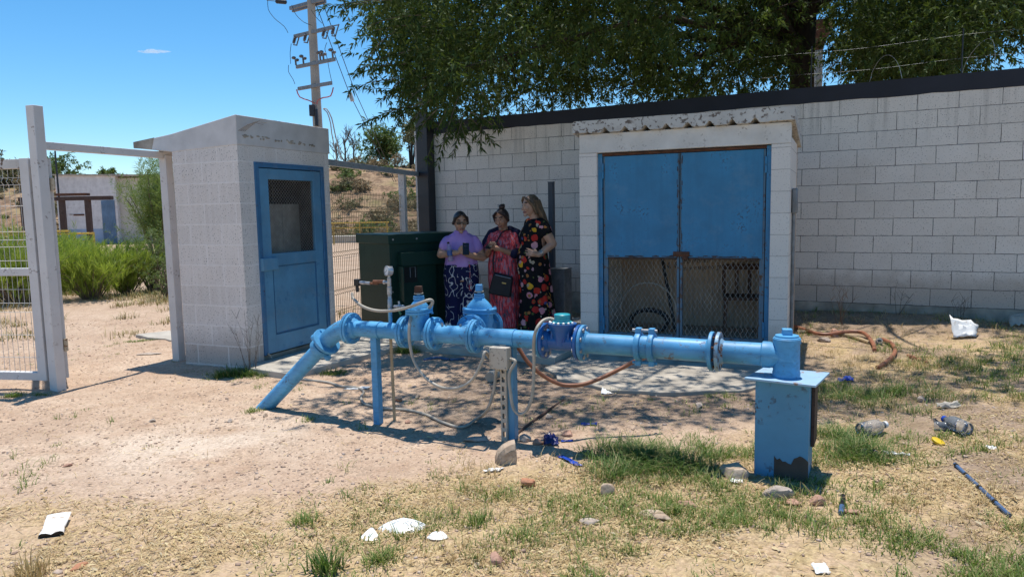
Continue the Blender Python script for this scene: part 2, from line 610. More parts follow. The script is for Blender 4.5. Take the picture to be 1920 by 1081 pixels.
M['bluewrap'] = plain('dark_blue_wrapper', (0.015, 0.02, 0.11), 0.35, var=0.6, scale=20, bump=0.6, bscale=40)
M['bluerod'] = paint('blue_rod', (0.06, 0.12, 0.24), chip=(0.03, 0.03, 0.03), amount=0.9, cs=14, fine=22)
M['yellow'] = plain('yellow_plastic', (0.70, 0.47, 0.02), 0.5)
M['railyellow'] = paint('yellow_rail_paint', (0.50, 0.33, 0.05), chip=(0.2, 0.08, 0.04), amount=1.2, cs=4, fine=12)
M['bwall'] = paint('far_white_wall', (0.62, 0.60, 0.59), chip=(0.4, 0.36, 0.33), amount=0.3, cs=1.2, fine=4, dustamt=0.3, rough=0.8, streak=True)
M['bblue'] = plain('faded_blue_wall', (0.32, 0.40, 0.52), 0.8, var=0.15, scale=2)
M['bside'] = plain('far_cream_wall', (0.50, 0.46, 0.39), 0.85, var=0.15, scale=1)
M['bsheet'] = plain('blue_sheet_door', (0.13, 0.21, 0.31), 0.5, 0.2, var=0.25, scale=2)
M['rustblue'] = paint('rusted_blue_flange', (0.20, 0.36, 0.50), chip=(0.14, 0.065, 0.035), amount=1.8, cs=9, fine=24, dustamt=0.3)
M['greydark'] = plain('slate_grey_paint', (0.085, 0.09, 0.105), 0.6)
M['boxsteel'] = plain('galvanised_strut', (0.47, 0.44, 0.38), 0.55, 0.3, var=0.2)
M['centre'] = paint('worn_stile', (0.07, 0.15, 0.22), chip=(0.12, 0.06, 0.035), amount=1.6, cs=10, fine=22, dustamt=0.35)
M['seamrust'] = plain('seam_rust', (0.075, 0.045, 0.033), 0.85, var=0.5, scale=25, bump=0.3)
M['inner_shade'] = plain('painted_inner_shade', (0.07, 0.06, 0.052), 0.9, var=0.2)
M['brown'] = plain('bed_brown', (0.10, 0.05, 0.03), 0.8)
# ------------------------------------------------------------------ light
SUN_EL, SUN_AZ = R(79.5), R(6)          # azimuth from +Y towards +X
sd = Vector((math.sin(SUN_AZ) * math.cos(SUN_EL), math.cos(SUN_AZ) * math.cos(SUN_EL), math.sin(SUN_EL)))
sl = bpy.data.lights.new("sun", 'SUN')
sl.energy = 4.35
sl.angle = R(0.53)
sl.color = (1.0, 0.955, 0.88)
so = bpy.data.objects.new("sun", sl)
COL.objects.link(so)
so.rotation_euler = sd.to_track_quat('Z', 'Y').to_euler()
w = bpy.data.worlds.new("World")
scene.world = w
w.use_nodes = True
wt = w.node_tree
sky = wt.nodes.new("ShaderNodeTexSky")
sky.sky_type = 'NISHITA'
sky.sun_disc = False
sky.sun_elevation = SUN_EL
sky.sun_rotation = SUN_AZ
sky.altitude = 700
sky.air_density = 1.0
sky.dust_density = 0.0
sky.ozone_density = 6.0
hs = wt.nodes.new("ShaderNodeHueSaturation")
hs.inputs["Hue"].default_value = 0.492
hs.inputs["Saturation"].default_value = 1.22
wt.links.new(sky.outputs[0], hs.inputs["Color"])
wt.links.new(hs.outputs[0], wt.nodes["Background"].inputs[0])
wt.nodes["Background"].inputs[1].default_value = 0.13
vs = scene.view_settings
vs.view_transform = 'Standard'
vs.look = 'None'
vs.gamma = 1
vs.use_curve_mapping = False
vs.exposure = 0.36
scene.cycles.max_bounces = 8
scene.cycles.diffuse_bounces = 4
scene.cycles.volume_bounces = 3
scene.cycles.transparent_max_bounces = 8
scene.cycles.caustics_reflective = False
scene.cycles.caustics_refractive = False


# ------------------------------------------------------------------ yard ground
def zones(x, y):
    """straw, pale, dark, green amounts over the yard (dark also holds painted shade)"""
    n = fbm(x, y, 0.9, 21, 4)
    n2 = fbm(x, y, 2.6, 31, 3)
    t = 3.55 + 0.35 * np.clip(-x, 0, 3) * 0 + 0.9 * sstep(-1.2, 0.6, x) + 0.5 * sstep(0.8, 2.2, x)
    near = sstep(t + 0.25, t - 0.35, y + (n - 0.5) * 1.0)
    right = sstep(1.3, 2.5, x + (n - 0.5) * 1.6 - 0.16 * (y - 4)) * sstep(11, 8, y)
    straw = np.clip(np.maximum(near * (0.7 + 0.3 * sstep(-2.2, -0.2, x)), right), 0, 1)
    pale = np.exp(-(((x + 2.15) / 0.85) ** 2 + ((y - 4.75) / 0.62) ** 2)) * 0.8 * sstep(0.25, 0.6, n2)
    pale += 0.8 * np.exp(-(((x + 0.55) / 0.65) ** 2 + ((y - 5.35) / 0.3) ** 2)) * sstep(0.3, 0.55, n2)
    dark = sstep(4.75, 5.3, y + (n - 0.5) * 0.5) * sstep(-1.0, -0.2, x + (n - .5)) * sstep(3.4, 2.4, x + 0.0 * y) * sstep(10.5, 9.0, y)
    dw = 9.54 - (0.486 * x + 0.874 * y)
    dark = np.maximum(dark, 1.0 * sstep(1.25, 0.5, dw) * sstep(0.3, 0.7, x) * sstep(9.0, 4.2, x + 2 * n))  # dark mulch along the wall foot, with shade painted in
    # darker litter patches over the right of the yard, with leaf shade painted in
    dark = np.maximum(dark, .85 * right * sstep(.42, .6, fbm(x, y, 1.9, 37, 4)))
    return straw * (1 - .5 * np.clip(dark, 0, 1)), np.clip(pale, 0, 1), np.clip(dark, 0, 1)


def axis_pts(dense, a, b, lo, hi, grow=1.16):
    L = list(np.arange(a, b + 1e-6, dense))
    st = dense
    v = a
    left = []
    while v > lo:
        st *= grow
        v -= st
        left.append(max(v, lo))
    st, v = dense, L[-1]
    right = []
    while v < hi:
        st *= grow
        v += st
        right.append(min(v, hi))
    return np.array(left[::-1] + L + right)


gx = axis_pts(0.045, -5.5, 6.5, -700, 700)
gy = axis_pts(0.042, 1.7, 10.2, -40, 900)
GX, GY = np.meshgrid(gx, gy)
GZ = gz(GX, GY)
nx, ny = len(gx), len(gy)
idx = np.arange(nx * ny).reshape(ny, nx)
quads = np.stack([idx[:-1, :-1], idx[:-1, 1:], idx[1:, 1:], idx[1:, :-1]], -1).reshape(-1, 4)


def ground_mat():
    t = NT("yard_soil")
    co = t.coord("Object")
    at_ = lambda nm: t.n("ShaderNodeAttribute", attribute_name=nm).outputs["Fac"]
    n1 = t.noise(co, 1.1, 8, 0.62)
    n2 = t.noise(co, 7, 6, 0.65)
    n3 = t.noise(co, 55, 4, 0.6)
    base = t.ramp(n1, [(0.3, (0.410, 0.290, 0.203)), (0.5, (0.505, 0.370, 0.266)), (0.72, (0.575, 0.440, 0.325))])
    base = t.mix(t.ramp(n2, [(0.35, 0.45), (0.6, 0.0)]), base, (0.36, 0.23, 0.155))
    pale = t.ramp(n2, [(0.3, (0.57, 0.455, 0.35)), (0.7, (0.69, 0.575, 0.465))])
    straw = t.ramp(t.noise(t.coord("Object", scale=(1, 1, 1)), 30, 5, 0.7, 1.2), [(0.3, (0.27, 0.195, 0.10)), (0.5, (0.44, 0.325, 0.17)), (0.7, (0.58, 0.45, 0.25))])
    straw = t.mix(t.ramp(n2, [(0.4, 0.0), (0.62, 0.65)]), straw, (0.53, 0.37, 0.255))
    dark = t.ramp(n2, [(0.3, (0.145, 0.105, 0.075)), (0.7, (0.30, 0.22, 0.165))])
    col = t.mix(at_("straw"), base, straw)
    col = t.mix(at_("pale"), col, pale)
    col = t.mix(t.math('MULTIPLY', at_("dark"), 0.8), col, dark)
    # gravel speckle in the soil
    vs_ = t.n("ShaderNodeTexVoronoi")
    t.l(co, vs_.inputs["Vector"])
    vs_.inputs["Scale"].default_value = 70
    sp = t.ramp(vs_.outputs["Color"], [(0.1, 0.55), (0.5, 1.0), (0.9, 1.32)])
    keep = t.ramp(t.noise(co, 3.3, 4), [(0.35, 0.2), (0.65, 0.75)])
    col = t.mix(keep, col, t.mix(1.0, col, sp, 'MULTIPLY'))
    col = t.mix(t.ramp(n3, [(0.3, 0.5), (0.48, 0.0)]), col, t.mix(1.0, col, (0.62, 0.58, 0.55), 'MULTIPLY'))
    h = t.math('ADD', t.math('MULTIPLY', vs_.outputs["Distance"], -0.7), t.math('ADD', t.math('MULTIPLY', n3, 0.8), t.math('MULTIPLY', n2, 1.2)))
    return t.fin(col, 0.95, 0, t.bump(h, 0.75, 0.012), 0.15)


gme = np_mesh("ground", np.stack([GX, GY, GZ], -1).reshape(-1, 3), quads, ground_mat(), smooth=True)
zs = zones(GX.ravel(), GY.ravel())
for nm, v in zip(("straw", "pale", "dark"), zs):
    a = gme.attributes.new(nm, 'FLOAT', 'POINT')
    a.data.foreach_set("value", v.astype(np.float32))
tag(link("ground", gme), "pinkish tan dirt yard strewn with gravel and dry straw", "ground", kind='structure')

# ------------------------------------------------------------------ hillside behind the yard
def hill_h(x, y):
    ridge = 5.6 + 1.6 * (fbm(x, y * 0, 0.035, 41, 3) - 0.5) * 2 - 0.9 * sstep(-25, -48, x)
    base = 40 + 8 * (fbm(x, x * 0, 0.04, 43, 3) - 0.5)
    f = sstep(base, base + 24, y)
    z = ridge * f + 0.03 * np.clip(y - base - 24, 0, 200)
    z = z + f * (1.3 * (fbm(x, y, 0.13, 44, 4) - 0.5) + 0.7 * (fbm(x, y, 0.6, 45, 3) - 0.5))
    return z - 0.12


hx = np.arange(-110, 120.1, 0.7)
hy = np.concatenate([np.arange(36, 72, 0.5), np.arange(72, 200, 4)])
HX, HY = np.meshgrid(hx, hy)
HZ = hill_h(HX, HY)
hi = np.arange(HX.size).reshape(HX.shape)
hq = np.stack([hi[:-1, :-1], hi[:-1, 1:], hi[1:, 1:], hi[1:, :-1]], -1).reshape(-1, 4)


def hill_mat():
    t = NT("hill_soil")
    co = t.coord("Object")
    n1 = t.noise(co, 0.16, 8, 0.65)
    n2 = t.noise(co, 1.6, 6, 0.7)
    col = t.ramp(n1, [(0.3, (0.24, 0.145, 0.09)), (0.5, (0.36, 0.235, 0.15)), (0.7, (0.40, 0.30, 0.18))])
    col = t.mix(t.ramp(n2, [(0.42, 0.75), (0.55, 0.0)]), col, (0.13, 0.085, 0.055))
    col = t.mix(t.ramp(t.noise(co, 0.5, 5), [(0.52, 0.0), (0.68, 0.6)]), col, (0.27, 0.24, 0.10))
    return t.fin(col, 0.95, 0, t.bump(n2, 0.9, 0.3), 0.1)


tag(link("hill", np_mesh("hill", np.stack([HX, HY, HZ], -1).reshape(-1, 3), hq, hill_mat(), smooth=True)),
    "reddish scrub hillside rising behind the fence", "hill", kind='structure')

# small cloud: a thin puff far off
def cloud():
    t = NT("cloud_vapour")
    t.t.nodes.remove(t.b)
    v = t.n("ShaderNodeVolumePrincipled")
    v.inputs["Color"].default_value = (1, 1, 1, 1)
    v.inputs["Density"].default_value = 0.09
    v.inputs["Anisotropy"].default_value = 0.3
    t.l(v.outputs[0], t.out.inputs["Volume"])
    b = MB()
    c = at(289, 97, 1100)
    for i in range(9):
        u = (i - 4) / 4.0
        b.ball((c.x + u * 17, c.y + random.uniform(-4, 4), c.z - 0.6 * u + random.uniform(-.8, .8)), (7, 7, 2.3 * (1.1 - abs(u)) + 0.5), 12, 8)
    tag(b.build("cloud", t.m), "tiny thin white cloud alone in the blue sky", "cloud", kind='structure')


cloud()

# ------------------------------------------------------------------ concrete slabs
def slab(name, pts, z, th, label, mt='slab', rough=0.0):
    b = MB()
    pts = [Vector((p[0], p[1], 0)) for p in pts]
    poly = []
    for i, p in enumerate(pts):
        q = pts[(i + 1) % len(pts)]
        n = max(1, int((q - p).length / 0.12)) if rough else 1
        for k in range(n):
            v = p.lerp(q, k / n)
            if rough:
                v += Vector((random.uniform(-rough, rough), random.uniform(-rough, rough), 0))
            poly.append((v.x, v.y))
    b.prism(poly, (0, 0, z - th), (1, 0, 0), (0, 1, 0), (0, 0, th))
    return tag(b.build(name, M[mt], smooth=False, bevel=0.006), label, "slab", kind='structure')


E1 = Vector((0.3907, 0.9205, 0))      # along the shed's door wall, away from the camera
E2 = Vector((0.9205, -0.3907, 0))     # out of the shed's door wall
SC = Vector((-2.58, 7.05, 0))         # near corner of the shed
q = lambda o, a, b: o + E1 * a + E2 * b
slab("shed_doorstep", [q(SC, -0.12, 0.02), q(SC, -0.22, 0.70), q(SC, 1.5, 0.92), q(SC, 1.5, 0.02)], 0.055, 0.14, "sunlit concrete slab in front of the small shed's door")
pf, pd = Vector((-0.866, 0.50, 0)), Vector((0.43, 0.903, 0))
PAD = Vector((0.40, 7.0, 0))
slab("pad", [PAD, PAD + pd * 2.5, PAD + pd * 2.5 + pf * 2.6, PAD + pf * 2.6], 0.075, 0.22, "raised concrete pad under the green transformer box")
slab("apron", [(0.28, 6.75), (0.40, 6.30), (0.82, 5.85), (1.3, 5.72), (1.9, 5.78), (2.5, 6.3), (2.75, 6.75), (1.7, 7.25), (0.78, 7.55)], 0.033, 0.10, "rough weathered concrete apron before the big blue doors", 'rawcon', 0.03)
slab("kerb", [at(560, 452, 38), at(700, 446, 38), at(700, 446, 39.2), at(560, 452, 39.2)], 0.35, 0.45, "pale concrete kerb at the foot of the hill", 'slab')
slab("slab", [gnd(255, 632), gnd(322, 622), gnd(352, 634), gnd(322, 640), gnd(290, 637)], 0.03, 0.08, "thin pale concrete slab behind the gate post", 'slab', 0.02)

# ------------------------------------------------------------------ long block wall
WA = -0.507697
WD = 9.5424
WN = Vector((-math.sin(WA), math.cos(WA), 0))
WX = Vector((math.cos(WA), math.sin(WA), 0))
wall_o = WN * WD                       # foot of the perpendicular from the camera
S0 = -1.26310394
M['wall'] = blockwork('painted_block_wall', (0.75, 0.695, 0.635), ox=-S0 + 0.2, oz=-0.128, pores=0.8, joint=(0.04, 0.038, 0.038), jamt=0.95, jw=0.0042, jbump=1.0, var=0.12, lowdirt=(0.42, 0.34, 0.27), low0=0.36, drip=2.72)
wl = thing("block_wall", "long white painted concrete block wall with a dark coping band", "wall", wall_o, WA)
XL, XR = -6.90, 3.4
b = MB()
b.span((XL, 0.0, 0.328), (XR, 0.19, 2.73))
b.build("wall_face", M['wall'], wl, smooth=False)
b = MB()
rs = random.Random(3)
xs = np.linspace(XL - 0.02, XR, 60)
lo = [2.703 + rs.uniform(-.007, .007) for _ in xs]
V, F = [], []
for x, z in zip(xs, lo):
    V += [(x, -0.004, z), (x, -0.004, 2.89), (x, 0.20, 2.89), (x, 0.20, z)]
for i in range(len(xs) - 1):
    for k in range(4):
        F.append((i * 4 + k, i * 4 + (k + 1) % 4, i * 4 + 4 + (k + 1) % 4, i * 4 + 4 + k))
F += [(0, 1, 2, 3), tuple(len(V) - 4 + k for k in (3, 2, 1, 0))]
b.add(V, F)
b.build("coping", M['band'], wl, smooth=False)
b = MB()
b.span((-0.9, -0.012, -0.25), (1.15, 0.18, 0.325))
b.build("footing", M['rawcon'], wl, smooth=False)
b = MB()
b.span((1.15, -0.014, -0.25), (XR, 0.18, 0.326))
b.build("base_band", M['band'], wl, smooth=False)
b = MB()
b.span((XL, -0.012, -0.25), (-0.9, 0.18, 0.325))
b.build("footing", M['rawcon'], wl, smooth=False)

# the dark steel end post
pc = at(799, 320, 11.55)
ep = thing("steel_column", "dark steel column standing at the far left end of the wall", "column", (pc.x, pc.y, 0), WA)
MB().span((-0.105, -0.1, -0.1), (0.105, 0.1, 3.02)).build("shaft", M['blackmetal'], ep, bevel=0.006)
bb = MB()
bb.tube([(0.0, 0, 3.02), (0.0, 0, 3.12), (-0.10, -0.02, 3.30), (-0.26, -0.03, 3.38), (-0.40, -0.03, 3.44)], [0.035, 0.035, 0.03, 0.025, 0.012], 8)
bb.tube([(0.02, 0, 3.02), (0.03, 0.02, 3.14), (0.09, 0.02, 3.28)], [0.03, 0.03, 0.018], 8)
bb.build("bracket", M['dull_steel'], ep)

# coiled razor wire and line wires on the wall top
rz_ = thing("razor_wire", "thin barbed wire and coils running along the wall top", "razor wire", wall_o + Vector((0, 0, 2.89)), WA)
b = MB()
for zz in (0.17, 0.42):
    P = [(x, 0.12, zz + 0.012 * math.sin(x * 3 + zz)) for x in np.linspace(-2.2, XR, 40)]
    b.tube(P, 0.0011, 4)
b.build("line_wire", M['dull_steel'], rz_)
b = MB()
for x0, wd, ht, ph in ((1.2, .42, .40, 0), (1.75, .55, .44, .1), (2.35, .22, .46, -.05), (2.5, .28, .50, .05), (2.85, .30, .48, 0), (0.5, .3, .36, .08), (-0.4, .35, .3, 0), (-1.0, .25, .3, .1)):
    P = [(x0 + wd * (k / 12.0 - .5) + ph * math.sin(k / 12 * 3.1), 0.12 + 0.1 * math.cos(k / 12 * 3.14), ht * math.sin(math.pi * k / 12) ** 0.6) for k in range(13)]
    MB().tube(P, 0.0028, 5).build("coil", M['steel'], rz_)
for x in (-1.2, 0.35):
    MB().tube([(x, 0.13, 0), (x, 0.13, 0.5)], 0.008, 6).build("stake", M['blackmetal'], rz_)

# ------------------------------------------------------------------ small shed
SA = R(-23)     # long axis: x_local along left face (towards +), y_local = E1
shed = thing("block_shed", "small white block shed with a sloping roof and blue mesh door", "shed", SC, SA)
# local: x = E2 direction reversed is the left face: left face spans x -0.83..0 at y=0 ; door wall is the plane x=0, y 0..1.39
LW, DW = 0.835, 1.395
M['shedblock'] = blockwork('shed_blockwork', (0.74, 0.685, 0.635), ox=0.06, oz=-0.02, pores=1.0, joint=(0.86, 0.82, 0.79), jamt=0.55, jw=0.0085, jbump=-0.25, var=0.16, wash=0.35, washcol=(0.80, 0.76, 0.73), lowdirt=(0.42, 0.33, 0.27))
M['shedblock_side'] = M['shedblock']
b = MB()
b.span((-LW, 0, -0.15), (0, 0.14, 2.17))                       # left (camera) face
b.build("left_wall", M['shedblock'], shed, smooth=False)


def wall_yz(y0, y1, z0, z1, x0=-0.14, x1=0.0):
    """piece of the door wall, built turned so that its own x runs along the wall"""
    return ((y0, -x1, z0), (y1, -x0, z1))


b = MB()
y0, y1, zt = 0.205, 1.285, 2.022        # door opening
for a in ((0.1415, y0, -0.15, 2.17), (y1, DW, -0.15, 2.17), (y0, y1, zt, 2.17)):
    b.span(*wall_yz(*a))
o = b.build("door_wall", M['shedblock_side'], shed, smooth=False, rz=R(90))
b = MB()
b.span((y0, 0.03, -0.1), (y1, 0.14, 0.085))
b.build("sill", M['rawcon'], shed, smooth=False, rz=R(90))
b = MB()
b.span((-LW, 0.142, -0.15), (-LW + 0.14, DW - 0.142, 2.17))
b.span((-LW, DW - 0.14, -0.15), (-0.142, DW, 2.17))
b.build("rear_wall", M['shedblock'], shed, smooth=False)
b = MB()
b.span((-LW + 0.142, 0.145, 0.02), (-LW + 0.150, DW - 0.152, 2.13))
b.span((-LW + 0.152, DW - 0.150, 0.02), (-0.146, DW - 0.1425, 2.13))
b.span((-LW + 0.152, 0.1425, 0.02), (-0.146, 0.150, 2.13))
b.build("shade_lining", M['inner_shade'], shed, smooth=False)  # dark lining added so the inside reads as shaded
# sloping roof slab: top 2.452 at the door wall, thin tip overhanging to the left
b = MB()
prof = [(0.005, 2.452), (0.005, 2.172), (-LW + 0.0, 2.142), (-1.345, 2.205), (-1.345, 2.262), (-LW, 2.316)]
b.prism(prof, (0, -0.005, 0), (1, 0, 0), (0, 0, 1), (0, DW + 0.03, 0))
b.build("roof", M['plaster'], shed, smooth=False, bevel=0.006)
b = MB()   # ragged mortar crack under the roof on the door side
rs = random.Random(9)
for i in range(46):
    y = rs.uniform(0.08, 1.25)
    b.ball((0.006, y, 2.262 + rs.uniform(-.012, .014) - 0.012 * y), (0.006, rs.uniform(.008, .028), rs.uniform(.005, .013)), 6, 4)
b.build("crack", M['rawcon'], shed)
# raw grey concrete underside patch at the tip
b = MB()
b.prism([(-1.348, 2.203), (-1.348, 2.265), (-1.06, 2.294), (-1.10, 2.18)], (0, -0.008, 0), (1, 0, 0), (0, 0, 1), (0, 0.012, 0))
b.build("bare_tip", M['rawcon'], shed, smooth=False)
# dried weeds and rebar ends at the roof corner
b = MB()
for k in range(5):
    b.tube([(0.003, 0.02 + .02 * k, 2.30), (0.07, 0.08 + .03 * k, 2.36 + .01 * k), (0.09 + .01 * k, 0.15 + .03 * k, 2.37 + .02 * (k % 3))], 0.002, 4)
b.build("dry_stalks", M['deadwood'], shed)

# the shed's blue door (in the wall plane x=0; own frame turned the same way: x along wall, -y out)
door = thing("door", None, None, (0, 0, 0), R(90))
door.parent = shed
b = MB()
for a in ((y0, y0 + 0.055, 0.10, zt), (y1 - 0.055, y1, 0.10, zt), (y0 + 0.055, y1 - 0.055, zt - 0.05, zt)):
    b.span((a[0], -0.014, a[2]), (a[1], 0.05, a[3]))
b.build("door_frame", M['sheddark'], door, bevel=0.003)
b = MB()
d0, d1 = y0 + 0.062, y1 - 0.062
zb, zt2 = 0.105, zt - 0.058
for a in ((d0, d0 + 0.125, zb, zt2), (d1 - 0.125, d1, zb, zt2), (d0 + .125, d1 - .125, zt2 - 0.105, zt2), (d0 + .125, d1 - .125, 0.985, 1.11), (d0 + .125, d1 - .125, zb, 0.285)):
    b.span((a[0], -0.006, a[2]), (a[1], 0.035, a[3]))
b.build("stiles", M['sheddoor'], door, bevel=0.003)
b = MB()
b.span((d0 + .127, 0.008, 0.287), (d1 - .127, 0.02, 0.983))
b.build("lower_panel", M['sheddoor'], door, smooth=False)
b = MB()
for k in (0, 1):
    x = (d0 + .135, d1 - .143)[k]
    b.span((x, 0.0005, 0.295), (x + .008, 0.010, 0.975))
for z in (0.29, 0.972):
    b.span((d0 + .135, 0.0005, z), (d1 - .135, 0.010, z + .008))
b.build("panel_bead", M['sheddark'], door, smooth=False)


b = MB()
gx0, gx1, gz0, gz1 = d0 + .128, d1 - .128, 1.113, zt2 - .108
nn = 17
for i in range(nn):
    for ph_ in (0, 1):
        m = 19
        P = []
        for j in range(2 * m + 1):
            x = min(gx1, gx0 + (gx1 - gx0) * (i + (0.5 if j % 2 else ph_)) / nn)
            P.append((x, 0.016, gz0 + (gz1 - gz0) * j / (2 * m)))
        b.tube(P, 0.0021, 3, cap=False)
b.build("mesh_window", M['mesh'], door, smooth=False)
b = MB()
b.span((d0 - 0.055, -0.045, 0.95), (d0 + 0.17, -0.0065, 1.075))
b.build("lock_box", M['sheddoor'], door, bevel=0.006)
for z in (0.42, 1.05, 1.72):
    b = MB()
    b.tube([(y1 - .058, -0.016, z - .05), (y1 - .058, -0.016, z + .05)], 0.011, 8)
    b.build("hinge", M['sheddark'], door)
# what stands inside behind the mesh
cab = thing("cabinet", "pale grey steel cabinet standing inside the small shed", "cabinet", SC + E1 * 0.80 - E2 * 0.48 + Vector((0, 0, 0.0)), SA)
MB().span((-0.2, -0.40, 0), (0.16, 0.16, 1.62)).build("cabinet_body", M['conduit'], cab, bevel=0.006)
MB().span((-0.2, 0.17, 0), (0.16, 0.5, 1.62)).build("cabinet_body", M['conduit'], cab, bevel=0.006)

# ------------------------------------------------------------------ pump house
PA = R(-24)
PC = Vector((2.57, 6.78, 0))
ph = thing("pump_house", "white block pump house with a corrugated roof and blue double doors", "pump house", PC, PA)
# local: x runs -2.03..0 along the front (viewer's left to right), y away from the viewer
PW, PD = 2.03, 1.25
M['phblock'] = blockwork('pump_house_blocks', (0.73, 0.68, 0.62), ox=0.17, oz=-0.03, pores=0.45, joint=(0.26, 0.235, 0.215), jamt=0.75, jw=0.0035, jbump=0.5, var=0.09, w=0.8, lowdirt=(0.36, 0.30, 0.25))
xl, xr = -1.845, -0.165
MB().span((-PW, 0, -0.1), (xl, 0.16, 2.062)).build("pillar", M['phblock'], ph, smooth=False)
MB().span((xr, 0, -0.1), (0, 0.16, 2.062)).build("pillar", M['phblock'], ph, smooth=False)
MB().span((-PW, 0.162, -0.1), (-PW + 0.14, PD - 0.142, 2.13)).build("side_wall", M['phblock'], ph, smooth=False)
MB().span((-0.14, 0.162, -0.1), (0, PD - 0.142, 2.13)).build("side_wall", M['phblock'], ph, smooth=False)
b = MB()
b.span((-PW + 0.002, PD - 0.14, -0.1), (-0.002, PD, 2.13))
o = b.build("back_wall", M['inner'], ph, smooth=False)
b = MB()
b.span((-PW, 0, 2.064), (0, 0.16, 2.255))
b.build("lintel", M['plaster_ochre'], ph, smooth=False, bevel=0.006)
b = MB()
b.span((-PW + .14, 0.02, 0.0), (-.14, PD - .142, 0.17))
b.build("inner_floor", M['inner'], ph, smooth=False)
# roof: thick slab edge cast over corrugated sheet: scalloped underside
rt = []
xa, xb = -PW - 0.055, 0.035
for k in range(0, 121):
    x = xa + (xb - xa) * k / 120
    u = (x - (-PW + .08)) / 0.205
    z = 2.268
    if -PW + 0.10 < x < -0.18:
        z = 2.262 + 0.047 * max(0.0, math.cos(2 * math.pi * u)) ** 2.2
    rt.append((x, z))
rt += [(xb, 2.385), (xa + .02, 2.385), (xa, 2.36)]
b = MB()
n = len(rt)
fr = [(x, -0.05, z) for x, z in rt]
bk = [(x, PD + 0.03, z - 0.16) for x, z in rt]
b.add(fr + bk, [tuple(range(n))] + [tuple(range(2 * n - 1, n - 1, -1))] + [(i, n + i, n + (i + 1) % n, (i + 1) % n) for i in range(n)])
b.build("roof", M['flaking'], ph, smooth=False)

for a in ((xl, xl + 0.045, 0.18, 2.055), (xr - 0.045, xr, 0.18, 2.055)):
    MB().span((a[0], 0.045, a[2]), (a[1], 0.11, a[3])).build("door_jamb", M['doorframe'], ph, bevel=0.003)
MB().span((xl + .045, 0.050, 2.032), (xr - .045, 0.11, 2.055)).build("head_strip", M['rust'], ph)
b = MB()
b.span((xl, 0.0, -0.05), (xr, 0.16, 0.178))
b.build("sill", M['rawcon'], ph, smooth=False)


def leaf(xa, xb, hinge_left):
    d = thing("door", None, None, (0, 0, 0))
    d.parent = ph
    b = MB()
    s = 0.045
    sa, sb_ = (s, .024) if hinge_left else (.024, s)
    for a in ((xa, xa + sa, .195, 2.028), (xb - sb_, xb, .195, 2.028), (xa + sa, xb - sb_, .195, .225)):
        b.span((a[0], 0.058, a[2]), (a[1], 0.095, a[3]))
    b.build("frame", M['centre'], d, bevel=0.003)
    MB().span((xa + sa, 0.0485, .985), (xb - sb_, 0.095, 1.008)).build("rusty_rail", M['seamrust'], d, bevel=0.003)
    b = MB()
    rs_ = random.Random(int(-xa * 1000))
    for k in range(26):       # rust bleeding along the sheet's seams
        ex = (xb - .018 if hinge_left else xa + .018) + rs_.uniform(-.004, .004)
        z_ = rs_.uniform(1.02, 2.0) if k > 8 else 1.015 + rs_.random() ** 2 * .25
        b.box((ex, .0495, z_), (rs_.uniform(.003, .008), .002, rs_.uniform(.01, .05)))
    for k in range(20):
        b.box((rs_.uniform(xa + .05, xb - .05), .0495, 1.012 + .012 * rs_.random()), (rs_.uniform(.02, .07), .002, rs_.uniform(.004, .010)))
    b.build("rust_bleed", M['seamrust'], d, smooth=False)
    b = MB()
    b.span((xa + (.02 if hinge_left else .013), 0.050, 1.0), (xb - (.013 if hinge_left else .02), 0.0575, 2.026))
    b.build("sheet", M['doorblue'], d, bevel=0.002)
    b = MB()
    m0, m1, z0, z1 = xa + sa, xb - sb_, .225, .985
    nn, mm = 15, 10
    for i in range(nn):
        for pz in (0, 1):
            P = []
            for j in range(2 * mm + 1):
                x = m0 + (m1 - m0) * (i + (0.5 if j % 2 else pz)) / nn + 0.004 * math.sin(j * 1.7 + i * 2.1)
                P.append((min(x, m1), 0.070 + 0.003 * pz, z0 + (z1 - z0) * j / (2 * mm)))
            b.tube(P, 0.0023, 3, cap=False)
    for k in range(int((m1 - m0) / .032)):      # the ties along the rail
        b.box((m0 + .016 + .032 * k, 0.056, 0.993), (.014, .006, .018))
    b.build("mesh_panel", M['mesh'], d, smooth=False)
    x = xa - 0.004 if hinge_left else xb + 0.004
    for z in (0.32, 1.88):
        b = MB()
        b.tube([(x, 0.046, z - .075), (x, 0.046, z - .003)], 0.0135, 8)
        b.tube([(x, 0.046, z + .003), (x, 0.046, z + .075)], 0.0135, 8)
        b.build("hinge", M['doorframe'], d)
    return d


xm = -1.015
leaf(xl + .052, xm - .004, True)
d2 = leaf(xm + .004, xr - .052, False)
b = MB()
b.span((xm - .06, 0.034, 1.015), (xm + .10, 0.048, 1.065))
b.span((xm + .035, 0.028, 0.985), (xm + .085, 0.049, 1.015))
b.tube([(xm - .05, .030, 1.04), (xm + .09, .030, 1.04)], 0.008, 8)
b.build("latch", M['rust'], ph, bevel=0.003)


def scribble(parent, text, x, z, size, mat, y, name="handwriting", shear=0.15):
    cu = bpy.data.curves.new(name, 'FONT')
    cu.body = text
    cu.size = size
    cu.shear = shear
    cu.extrude = 0.0006
    cu.materials.append(mat)
    o = bpy.data.objects.new(name, cu)
    COL.objects.link(o)
    dg = bpy.context.evaluated_depsgraph_get()
    me = bpy.data.meshes.new_from_object(o.evaluated_get(dg))
    bpy.data.objects.remove(o)
    m = bpy.data.objects.new(name, me)
    COL.objects.link(m)
    m.parent = parent
    m.location = (x, y, z)
    m.rotation_euler = (R(90), R(-4), 0)
    return m




